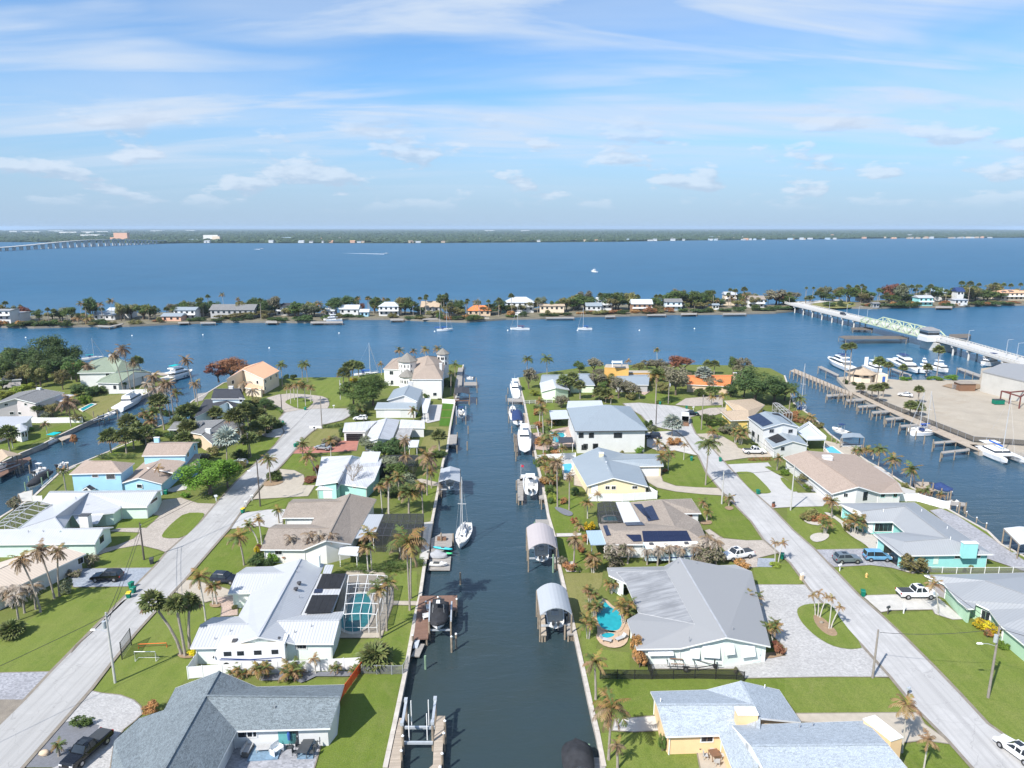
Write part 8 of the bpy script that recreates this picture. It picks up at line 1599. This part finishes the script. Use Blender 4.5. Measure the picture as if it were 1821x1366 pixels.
for s,l in (('D3 168,452 298,448','two-masted sailboat with blue covers anchored off the island'),('D3 918,442 762,442','anchored sailboat with maroon sail cover'),('D3 1424,442 1308,442','anchored white sloop, rightmost of the anchored sailboats')):
 B(s[:2],s[3:]+' -1.15',l,'sail',B=3.0,D=1.1,mast=12 if 'two' in l else 12.5,mast2=11.5 if 'two' in l else None,cover='cover_maroon' if 'maroon' in l else 'cover_blue',mx=.12)
B('D3','592,360 445,360 -1.15','white sailboat docked before the orange-roofed island house','sail',B=3.4,D=1.2,mast=13.5,cover='tarp_blue'); B('D2','1040,372 890,378 -1.15','white trawler yacht at an island dock','yacht',B=4.4,D=1.6); B('P','1063,485 1050,484 -1.15','white fishing boat alone on the open river','fisher',L=12,B=4,D=1.6); B('P','683,451 691,451 -1.15','speedboat drawing a long white wake on the river','console',L=11,B=3.2,top=None); B('P','462,442.5 470,442.5 -1.15','distant speedboat toward the far shore','console',L=12,B=3.5,top=None); B('D3','865,338 800,335 -1.15','white boat on the dock of the big white island house','fisher',L=10,B=3.5,D=1.4)
mat('foam',(.75,.78,.80),.9); S('wake','P 683,450.7 683,451.3 640,450.2 605,449.5 640,449.9','foam',dz=-1.12); S('wake','P 462,442.2 462,442.9 450,442.6','foam',dz=-1.12)
for x,y in ((46,601),(235,597.6),(361,596),(603,593),(479,619.6),(1137,588),(1235,585),(773,590),(903,588),(1027,588)):
 p=at(x,y,-1.15); auto(MB().tube([p-Vector((0,0,.3)),p+Vector((0,0,.2)),p+Vector((0,0,.6))],[.35,.45,.12],8).build('mooring_buoy','trim_white'),'white mooring buoy','buoy','mooring buoys')
# ---------------------------------------------------------------- swing bridge
mat('bridge_green',(.50,.58,.40),.6); mat('bridge_deck',(.50,.49,.47),.85,var=.1); mat('bridge_conc',(.56,.54,.50),.85,dirt=.3)
bp=[ca('D5',*q,4.0) for q in ((30,212),(75,226),(630,356),(1135,482),(1300,520),(1880,690))]; t=thing('swing_bridge','long concrete road bridge with pale green steel swing span','bridge',bp[1]); t.location.z=0
for i,(a,b) in enumerate(zip(bp,bp[1:])):
 MB().beam(a,b,9.6,.8).build('deck','bridge_deck',t); d=(b-a).normalized(); n=Vector((-d.y,d.x,0)); L_=(b-a).length
 for k in (-1,1):
  off=n*k*4.6; MB().beam(a+off+Vector((0,0,1.2)),b+off+Vector((0,0,1.2)),.25,.25).build('railing','bridge_conc',t); MB().beam(a+off+Vector((0,0,.55)),b+off+Vector((0,0,.55)),.2,.3).build('kerb','bridge_conc',t)
  for j in range(int(L_/2.6)):q=a+off+d*(j*2.6); MB().box(q+Vector((0,0,.4)),(.3,.3,.7)).build('baluster','bridge_conc',t)
 if i not in (0,2):
  for j in range(int(L_/13)):
   q=a+d*(j*13+5); MB().beam(q-n*4.6+Vector((0,0,-.9)),q+n*4.6+Vector((0,0,-.9)),1.2,1.0).build('pier_cap','bridge_conc',t)
   for k in (-3.6,0,3.6):MB().tube([(q+n*k).to_2d().to_3d()+Vector((0,0,-3)),(q+n*k).to_2d().to_3d()+Vector((0,0,2.8))],.45,7).build('pier','bridge_conc',t)
a,b=bp[2],bp[3]; d=(b-a).normalized(); n=Vector((-d.y,d.x,0)); L_=(b-a).length; N_=12
for k in (-1,1):
 bot=[a+n*k*5.1+d*(L_*i/N_) for i in range(N_+1)]; top_=[v+Vector((0,0,1.2+2.1*min(1,min(i,N_-i)))) for i,v in enumerate(bot)]
 for i in range(N_):
  for u,v in ((bot[i],bot[i+1]),(top_[i],top_[i+1]),(bot[i],top_[i]),(bot[i],top_[i+1]) if i%2 else (top_[i],bot[i+1])):MB().beam(u,v,.4,.4).build('truss_member','bridge_green',t)
 MB().beam(bot[-1],top_[-1],.4,.4).build('truss_member','bridge_green',t)
c_=a+d*(L_*.98); c_.z=0
for nm,z,w,h_,m in (('pivot_pier',-3,13,6.0,'bridge_conc'),('bridge_house',3.4,8,2.2,'wall_white'),('control_room',5.6,7,3.2,'wall_white')):MB().box(c_+d*5-n*(0 if z<0 else 5.5)+Vector((0,0,z)),(w,w*.8,h_),math.atan2(d.y,d.x)).build(nm,m,t)
MB().box(c_+d*5-n*5.5+Vector((0,0,8.8)),(8.4,7,1.3),math.atan2(d.y,d.x),taper=.3).build('roof','roof_ash',t); MB().box(c_+d*5-n*5.5+Vector((0,0,6.6)),(7.1,5.7,1.2),math.atan2(d.y,d.x)).build('window_band','glass',t)
dock('long timber fender pier left of the bridge control house','D5 395,470 440,463 880,465 938,480 920,488 450,490','deck_dark',1.5); dock('timber fender pier beyond the bridge control house','D5 1245,452 1400,448 1415,458 1390,478 1250,480','deck_dark',1.0); dock('small rest pier under the bridge','D5 490,400 600,398 660,405 655,420 500,416','deck_dark',.6)
for i,(x,y,y1) in enumerate(((320,290,235),(455,312,240),(610,355,300),(545,330,215),(1385,540,395),(1680,620,540),(1760,650,570))):p=ca('D5',x,y,4.3); o=thing('bridge_lamp',('first','second','third','fourth','fifth','sixth','seventh')[i]+' lamp post from the island along the bridge','lamp post',p,0,'lamp posts on the bridge'); MB().tube([p,p+Vector((0,0,7))],[.12,.08],6).build('post','galv',o); MB().beam(p+Vector((0,0,7)),p+Vector((2.2,0,7.2)),.15,.12).build('arm','galv',o)
V('suv','D5','445,312 478,320','dark blue car driving on the bridge','paint_navy',4.7,1.9,1.7,z=4.45); o=[q for q in C.objects if q.get('label')=='dark blue car driving on the bridge'][0]; o.location=bp[1].lerp(bp[2],.68)+Vector((0,0,.42)); o.rotation_euler.z=math.atan2((bp[2]-bp[1]).y,(bp[2]-bp[1]).x)
# ---------------------------------------------------------------- houses of the island strip
ISH={}
def ihouse(x0,x1,y,eave,ridge,wall,roofm,label,nick,dep=9,hip=False,fl=1,name='island_house'):
 a,b=at(x0,y),at(x1,y); b=Vector((b.x,a.y+(b.y-a.y),0)); w=(b-a).length; d=(b-a).normalized(); n=Vector((-d.y,d.x,0)); t=thing(name,label,'house',(a+b)/2); LANDMARKS.append((nick,t.location.x,t.location.y)); q=[a,b,b+n*dep,a+n*dep]
 MB().prism([(v.x,v.y) for v in q],0,eave).build('wall','wall_'+wall,t); e=[v+Vector((0,0,eave-.05)) for v in inset(q,-.7)]; i_=.28 if hip else 0
 r0,r1=(e[0]+e[3])/2,(e[1]+e[2])/2; up=Vector((0,0,ridge-eave)); r0,r1=r0.lerp(r1,i_)+up,r1.lerp(r0,i_)+up; mb=MB(); mb.poly([e[0],e[1],r1,r0]); mb.poly([e[2],e[3],r0,r1]); mb.poly([e[3],e[0],r0]); mb.poly([e[1],e[2],r1]); mb.poly(e[::-1]); mb.build('roof',roofm,t,uv=True)
 k=max(2,int(w/3.2))
 for f in range(fl):
  for j in range(k):
   p=a+d*(w*(j+.5)/k)-n*.03; z=eave-2.0-2.9*f
   if z>.3:MB().beam(p+Vector((0,0,z+.6))-d*.7,p+Vector((0,0,z+.6))+d*.7,.1,1.3 if j%3 else 1.8,up=(0,0,1)).build('window','glass',t)
 if fl>1:MB().beam(a-n*.9+Vector((0,0,eave-3)),b-n*.9+Vector((0,0,eave-3)),1.8,.2).build('balcony','trim_white',t); MB().beam(a-n*1.7+Vector((0,0,eave-2.4)),b-n*1.7+Vector((0,0,eave-2.4)),.08,.9).build('railing','trim_white',t)
 return t
I=ihouse
I(-12,20,577,8.5,9.0,'white','roof_ash','white modern house with stacked balconies at the left edge of the island','the modern white island house',fl=3); I(20,38,574,6,6.4,'white','metal_white','plain white block joined to the modern balcony house','the plain white island block'); I(167,205,569,3.2,5,'white','metal_bluegrey','low white island house with porch columns','the porch-fronted island house'); I(192,232,566,5,6.6,'white','metal_pale','white island house rising behind the porch house','the raised white island house')
I(288,322,571,3,4.6,'salmon','metal_bluegrey','brick-coloured island house under blue-grey roofs','the brick island house'); I(310,348,568,6,7.6,'white','metal_bluegrey','white upper-floored island house beside the brick one','the white-over-brick island house',fl=2); I(375,452,566,5.4,8.6,'grey_wall','sh_midgrey','wide island house with long grey-green roof','the wide grey island house',12,fl=1); I(492,531,561,6,8,'white','sh_charcoal','white two-storey island house with navy roof','the navy-roofed island house',hip=True,fl=2)
I(578,594,562,3.4,5,'white','metal_pale','small white island cottage by the trawler dock','the small white cottage'); I(604,637,561,4.2,6.8,'white','metal_pale','white island house with pale gable roof and chimney','the pale-gabled island house'); I(641,655,563,3,4.8,'sky_blue','metal_pale','tiny pale blue island cabin','the tiny blue cabin',5); I(674,709,562,6.4,9,'white','metal_pale','white island house with tall glazed front','the glass-fronted island house',fl=2,hip=True)
I(750,782,559,5,8.6,'grey_wall','sh_tan','dark walled island house with steep tan roof','the steep tan-roofed island house'); I(832,872,562,3.6,6.6,'tan_wall','tile_orange','island house with orange tiled hip roof','the orange-roofed island house',11,True); I(900,949,556,7,10.4,'white','metal_pale','large white two-storey island house with pale hip roof','the large white island house',12,True,2); I(886,900,556,5,6.6,'teal_wall','awning_blue','blue-roofed annex left of the large white island house','the blue-roofed annex',7)
I(960,1003,556,4.6,5.6,'beige','sh_tan','long low beige island house','the long beige island house'); I(1043,1069,556,4.6,6.6,'white','metal_bluegrey','white island house with light blue-grey roof','the blue-grey island house'); I(1062,1088,552,7,9,'white','metal_pale','tall pale island house behind the blue-grey one','the tall pale island house',fl=2); I(1124,1159,555,5.6,8.6,'brick_brown','metal_pale','brown island house with grey gables and deck','the brown decked island house',fl=2)
I(1183,1212,552,6,8,'pale_blue','sh_midgrey','grey-blue island house with verandas','the veranda island house',fl=2); I(1267,1278,551,3.4,4.4,'white','metal_bluegrey','white island boat shed on stilts','the stilted boat shed',5); I(1289,1308,543,8,10,'beige','metal_white','tall narrow tan island house with white roof','the tall tan island house',8,fl=2); I(1330,1359,547,6,8.4,'white','sh_taupe','white island house with red-brown roof near the bridge','the red-brown roofed island house',fl=2)
I(1530,1553,537,3.2,5,'tan_wall','sh_midgrey','tan island house right of the bridge lawn','the tan house by the bridge lawn'); I(1633,1658,544,6,7.6,'aqua','metal_white','aqua two-storey island house with white balconies','the aqua island house',fl=2); I(1654,1680,535,6.5,9.5,'white','awning_blue','white island house with bright blue roof','the bright blue-roofed house'); I(1697,1720,544,4.5,5,'white','metal_white','white house on the water with flat decks','the flat-decked white house',fl=1); I(1700,1712,539,9,12,'white','tarp_blue','slim white tower house with navy roof','the navy tower house',7); I(1779,1835,534,6,8,'beige','tile_peach','beige house with terracotta roof at the right edge','the terracotta island house',12,True,2); I(1553,1563,547,3,4,'grey_wall','sh_midgrey','grey boat shed at the water right of the bridge','the grey island boat shed',5)
for c,s,l in (('D1','790,402 880,408 1000,385 990,395 885,418 790,412','crooked grey island dock before the porch house'),('D1','1440,378 1530,375 1530,385 1440,388','short dock before the brick island house'),('D1','1620,378 1745,376 1745,386 1620,388','dock with boat before the wide grey island house'),('D2','420,372 480,350 515,372 515,384 420,384','angled dock with ramp below the grey roof'),('D2','785,372 1045,370 1045,384 785,386','long island dock beside the white trawler'),('D2','1430,350 1535,348 1535,362 1430,364','dock before the glass-fronted island house'),('D2','1690,345 1830,345 1830,356 1690,357','dock with hut left of the two-masted sailboat'),('D3','1050,338 1280,336 1280,346 1050,347','long low island dock right of the maroon sailboat'),('D3','1530,325 1610,322 1612,334 1530,336','lift dock right of the rightmost anchored sloop'),('D4','320,314 475,312 475,322 320,323','dock with kayaks below the brown decked house'),('D4','595,305 725,303 725,316 595,318','crowded pile dock below the veranda house'),('D4','935,306 1125,304 1125,314 935,316','dock with lift left of the red-brown roof'),('D5','1140,235 1270,235 1270,250 1140,250','timber dock between aqua and tower houses')):
 dock(l,c+' '+s,'deck_grey',.3)
SHY=[(-60,580),(60,581),(230,578),(400,571),(560,572),(620,566),(760,569),(830,571),(900,566),(1040,561),(1200,557.5),(1412,552),(1450,545),(1560,547),(1700,545),(1821,541),(1900,538)]
def shore_y(x):
 for (a,b),(c_,d) in zip(SHY,SHY[1:]):
  if a<=x<=c_:return b+(d-b)*(x-a)/(c_-a)
 return 541
def iplants(kind,s,back):
 for wd in s.split():
  q=[float(v) for v in wd.split(',')]; y=shore_y(q[0])-(q[3] if len(q)>3 else back); b=at(q[0],y); pm=(y-404)*.0168; h=max(1.5,height_at(b,q[1])); w=q[2]/pm
  if kind in PALM_INFO:palm(kind,b,h,None,w/2*1.2)
  elif kind.startswith('b_'):o=bush(kind[2:],b,h*1.05,w*1.25,False); o.name='mangrove_bush'; auto(o,BUSH_INFO[kind[2:]].replace('shrub','mangrove'),'mangrove','mangroves on the island shore')
  else:tree(kind,b,h*1.12,w*1.4,'mid')
iplants('mid','70,551,22 107,552,20 255,543,34 268,545,26 545,540,40 560,543,28 720,530,32 700,540,20 1020,528,34 1040,525,40 1095,520,36 1200,518,34 1225,515,34 1240,518,30 1160,540,24 1120,530,20 1510,512,36 1530,515,30 1545,520,26 1580,525,36 1605,522,30 1660,508,26 1690,518,24 1735,512,34 1750,518,28 1770,520,26 1640,530,24 1480,522,22 1400,525,26 1180,535,24 985,535,18',9)
iplants('dark','162,531,22 222,540,22 350,545,28 365,548,22 455,532,34 475,530,30 620,528,32 790,522,22 820,535,26 870,540,24 890,532,20 1075,522,30 1100,530,28 1395,530,30 1130,528,14 1265,530,24 1280,535,20 1720,525,26 1620,530,26 1700,530,16 1440,525,14 1460,518,20',10)
iplants('olive','400,560,30,4 425,556,34,4 475,552,28,6 440,555,26,5 800,543,30 815,548,24 770,552,30,5 1250,535,30 1310,535,26 1340,528,22 1170,545,26,4 1420,540,20,4 1380,545,24,4 1560,535,28 1600,540,26,3 1720,545,26,3',7); iplants('rust','45,546,20 1585,505,26 640,540,18 1385,518,24',11); iplants('grey','490,528,26 595,533,26 310,541,20 1040,518,24 1205,512,24 1380,514,40 1410,520,28 1345,525,26 1690,522,28 850,533,20 1330,518,20',11); iplants('bronze','1325,521,14 885,545,16 1265,548,18,3 140,560,26,3 158,562,24,3',8)
iplants('b_dark','25,573,24,1 48,571,26,1 88,571,28,1 120,574,20,1 355,562,20,2 390,566,26,1 420,564,26,1 500,563,24,1 530,563,22,1 545,560,24,1 640,563,12,2 730,562,22,2 745,560,20,2 795,562,22,2 815,562,24,2 835,563,16,1 985,558,22,1 1010,556,20,1 1110,551,28,1 1150,552,24,1 1240,549,28,1 1260,548,24,1 1290,547,26,1 1310,546,22,1 1345,546,22,1 1370,545,24,1 1395,543,24,1 1410,541,18,1 1500,540,18,1 1555,539,22,1 1585,538,26,1 1605,538,26,1 1625,538,20,1 1685,538,18,1 1740,537,24,1 1765,536,24,1 1790,536,20,1',1)
iplants('sabal','87,547,9 120,548,9 97,549,9 335,543,12 298,546,10 372,524,9,9 358,530,12 430,536,10 445,536,10 655,527,10 690,530,9 748,528,8 757,528,8 785,530,9 870,533,8 790,524,10 956,530,9 1003,533,10 1120,526,9 1268,517,9 1295,520,9 1340,528,9 1205,540,10 1432,510,6 1444,510,6 1433,528,8 1441,527,8 1505,506,7 1530,505,7 1560,512,9 1618,506,10 1634,506,9 1652,505,10 1738,503,9 1765,502,8 1780,503,9 1792,504,9 1810,503,8 1720,516,10 1690,515,9 1575,520,10 1600,515,10 1625,512,10',8); iplants('bronze','145,537,14 183,538,14 200,532,16 400,522,12 425,530,10 570,537,16 590,540,14 640,528,12 657,528,12 685,530,10 1300,528,14 1320,530,12 1260,530,12 1275,532,12 575,552,12,2 800,540,14',8); iplants('coco_green','265,545,14 310,548,12 665,540,14 735,538,12 1235,536,12 1220,540,12',7)
ig=random.Random(9)
for i in range(270):
 x=ig.uniform(-10,1850); f=ig.random()
 if 1412<x<1455:continue
 if f<.42:iplants(('b_olive','b_dark','b_mid','b_bronze')[i%4],f'{x:.1f},{shore_y(x) - ig.uniform(6, 13):.1f},{ig.uniform(10, 26):.1f},{ig.uniform(.8, 4):.1f}',1)
 elif f<.8:iplants(('mid','olive','dark','sage','olive')[i%5],f'{x:.1f},{shore_y(x) - ig.uniform(22, 40):.1f},{ig.uniform(16, 30):.1f},{ig.uniform(7, 14):.1f}',1)
 else:iplants('sabal',f'{x:.1f},{shore_y(x) - ig.uniform(28, 46):.1f},{ig.uniform(8, 12):.1f},{ig.uniform(4, 14):.1f}',1)
# ---------------------------------------------------------------- far mainland, causeway, haze
mat('far_land',(.055,.075,.035),.95,var=.3,scale=.004); leafy('far_leaf',(.040,.066,.028),.4,0)
SH=[Vector((p.x,p.y,0)) for p in pts('-700,431 0,430 150,431 280,433 330,432 600,432 760,432 900,431 1100,429.5 1210,427.5 1400,425.5 1600,423.5 1821,422.5 2500,421')]
mb=MB(); mb.prism(SH+[Vector((16000,26000,0)),Vector((-16000,26000,0))],-3,.3); mb.build('mainland_ground','far_land')['kind']='structure'
def far_woods():
 rnd=random.Random(3); V_,F_=[],[]
 for i in range(15000):
  x=rnd.uniform(-120,1940); u=rnd.random()**2.2; j=next(k for k in range(len(SH)-1) if pix(SH[k+1])[0]>=x or k==len(SH)-2); s=at(x,404+1); dirx=s.x/s.y; a,b=SH[j],SH[j+1]; d=b-a; yy=(a.x*d.y-a.y*d.x)/(dirx*d.y-d.x) if abs(dirx*d.y-d.x)>1e-6 else a.y
  y=yy+20+30*(i%3)+u*9000; c_=Vector((dirx*y,y,0)); k=1+y/6000; w=rnd.uniform(7,17)*k; h=rnd.uniform(5,12.5)*(1+.25*(rnd.random()<.06)); n=len(V_)
  for z,r_ in ((0,.8),(.45,1),(.85,.6)):
   for m in range(6):an=m*1.047+z; V_.append((c_.x+math.cos(an)*w*r_*rnd.uniform(.6,1.1),c_.y+math.sin(an)*w*r_*rnd.uniform(.6,1.1),h*z+rnd.uniform(-.6,.6)))
  V_.append((c_.x,c_.y,h))
  for q in range(2):
   for m in range(6):F_.append((n+q*6+m,n+q*6+(m+1)%6,n+q*6+6+(m+1)%6,n+q*6+6+m))
  for m in range(6):F_.append((n+12+m,n+12+(m+1)%6,n+18))
 mb=MB(); mb.v,mb.f,mb.m=V_,F_,[0]*len(F_); mb.build('far_woods','far_leaf')['kind']='stuff'
far_woods()
LANDMARKS.append(('the far mainland shore',0,3200))
def fbuild(x0,x1,y,h,m,desc,dep=15,roof='metal_pale',label=None,name='far_building'):
 a,b=at(x0,y),at(x1,y); b.y=a.y; mb=MB(); mb.prism([(a.x,a.y),(b.x,a.y),(b.x,a.y+dep),(a.x,a.y+dep)],0,h)
 if h<9:mb.f.pop(-2); mb.m.pop(-2); c_=(a.y+a.y+dep)/2; e=h+min(2.6,dep*.16); mb.poly([(a.x-1,a.y-1,h),(b.x+1,a.y-1,h),(b.x+1,c_,e),(a.x-1,c_,e)],1); mb.poly([(a.x-1,a.y+dep+1,h),(a.x-1,c_,e),(b.x+1,c_,e),(b.x+1,a.y+dep+1,h)],1)
 o=mb.build(name,['wall_'+m,roof],uv=True)
 if label:tag(o,label,'building')
 else:auto(o,desc,'building','buildings on the far shore')
 return o
fbuild(203,227,428.5,34,'salmon','',20,label='orange tower block on the far shore by the causeway end',name='tower_block'); fbuild(196,206,428,14,'salmon','',20,label='low orange wing beside the far tower block'); fbuild(362,388,429.5,26,'offwhite','',20,label='pale apartment block on the far shore right of the causeway',name='apartment_block')
fbuild(378,391,429.7,21,'beige','',18,label='second pale apartment block touching the first on the far shore',name='apartment_block'); fbuild(500,518,426,8,'white','',30,'awning_blue','bright blue-roofed hall on the far shore','hall')
for x0,x1,y,h in ((17,30,413.5,16),(40,70,414,14),(86,112,412,14),(105,136,415.5,16),(145,167,415,16),(143,178,421.5,14),(170,192,413.5,14),(200,226,412.5,12),(268,288,412,14),(330,346,411,14),(862,880,411.5,14),(926,942,411.5,14)):fbuild(x0,x1,y,h,'white','long white warehouse',60,name='warehouse')
fr=random.Random(21)
for i in range(118):
 x=fr.uniform(230,1830) if i%3 else fr.uniform(1150,1830); w=fr.uniform(3,9); ys=431.5-max(0,x-760)*.0085; y=ys+.5-max(0,fr.random()-.55)*14; k=i%7; fbuild(x,x+w,y,fr.uniform(4,8),('white','white','beige','salmon','white','tan_wall','pale_blue')[k],('small white building','small white building','beige shore building','pink shore building','low white building','tan shore building','pale blue building')[k],14,('metal_white','metal_bluegrey','sh_tan','tile_peach','sh_midgrey','sh_brown','awning_blue')[k],name='shore_building')
t=thing('causeway_bridge','long humped causeway bridge on piers at the far left','bridge',at(140,440)); t.location.z=0; cw=[(at(-130+415*i/32,0+455.5-22.5*min(1,i/32)**.72)) for i in range(33)]; zz=[6+13*math.exp(-((i-23)/8.5)**2) for i in range(33)]
for i in range(32):
 a,b=cw[i]+Vector((0,0,zz[i])),cw[i+1]+Vector((0,0,zz[i+1]))
 for o_ in (0,26):MB().beam(a+Vector((0,o_,0)),b+Vector((0,o_,0)),13,1.8).build('deck','bridge_conc',t); MB().beam(a+Vector((0,o_,-2)),a+Vector((0,o_,-1)),9,2).build('pier_cap','bridge_conc',t) if 0 else MB().box((a.x,a.y+o_,-2),(2.6,10,a.z+1.2)).build('pier','bridge_conc',t)
hz=MB(); hz.prism([(-20000,-420),(20000,-420),(20000,27000),(-20000,27000)],-5.2,78); m=bpy.data.materials.new('haze'); m.use_nodes=True; nt=m.node_tree; nt.nodes.remove(nt.nodes['Principled BSDF']); pv=nt.nodes.new('ShaderNodeVolumePrincipled'); pv.inputs['Color'].default_value=(.62,.80,1.0,1); pv.inputs['Density'].default_value=HAZE; nt.links.new(pv.outputs[0],nt.nodes['Material Output'].inputs['Volume']); MATS['haze']=m
if HAZE:hz.build('haze','haze')['kind']='stuff'
# ---------------------------------------------------------------- labels of the repeated plants: what each stands beside
ORD='first second third fourth fifth sixth seventh eighth ninth tenth eleventh twelfth thirteenth fourteenth fifteenth sixteenth seventeenth eighteenth nineteenth twentieth'.split()
ORD+=[f'{t}-{u}' if u else v for t,v in (('twenty',''),('thirty','thirtieth'),('forty','fortieth'),('fifty','fiftieth')) for u in ['',*ORD[:9]] if u or v]
groups={}
for o,d in AUTO:
 p=o.location; n=min(LANDMARKS,key=lambda k:(k[1]-p.x)**2+(k[2]-p.y)**2)[0]; groups.setdefault((d,n),[]).append(o)
for (d,n),os_ in groups.items():
 os_.sort(key=lambda o:pix(o.location)[0])
 for i,o in enumerate(os_):
  if len(os_)==1:o['label']=f'{d} beside {n}'
  elif i==0:o['label']=f'leftmost {d} beside {n}'
  elif i==len(os_)-1:o['label']=f'rightmost {d} beside {n}'
  else:o['label']=f'{ORD[i]} {d} from the left beside {n}'
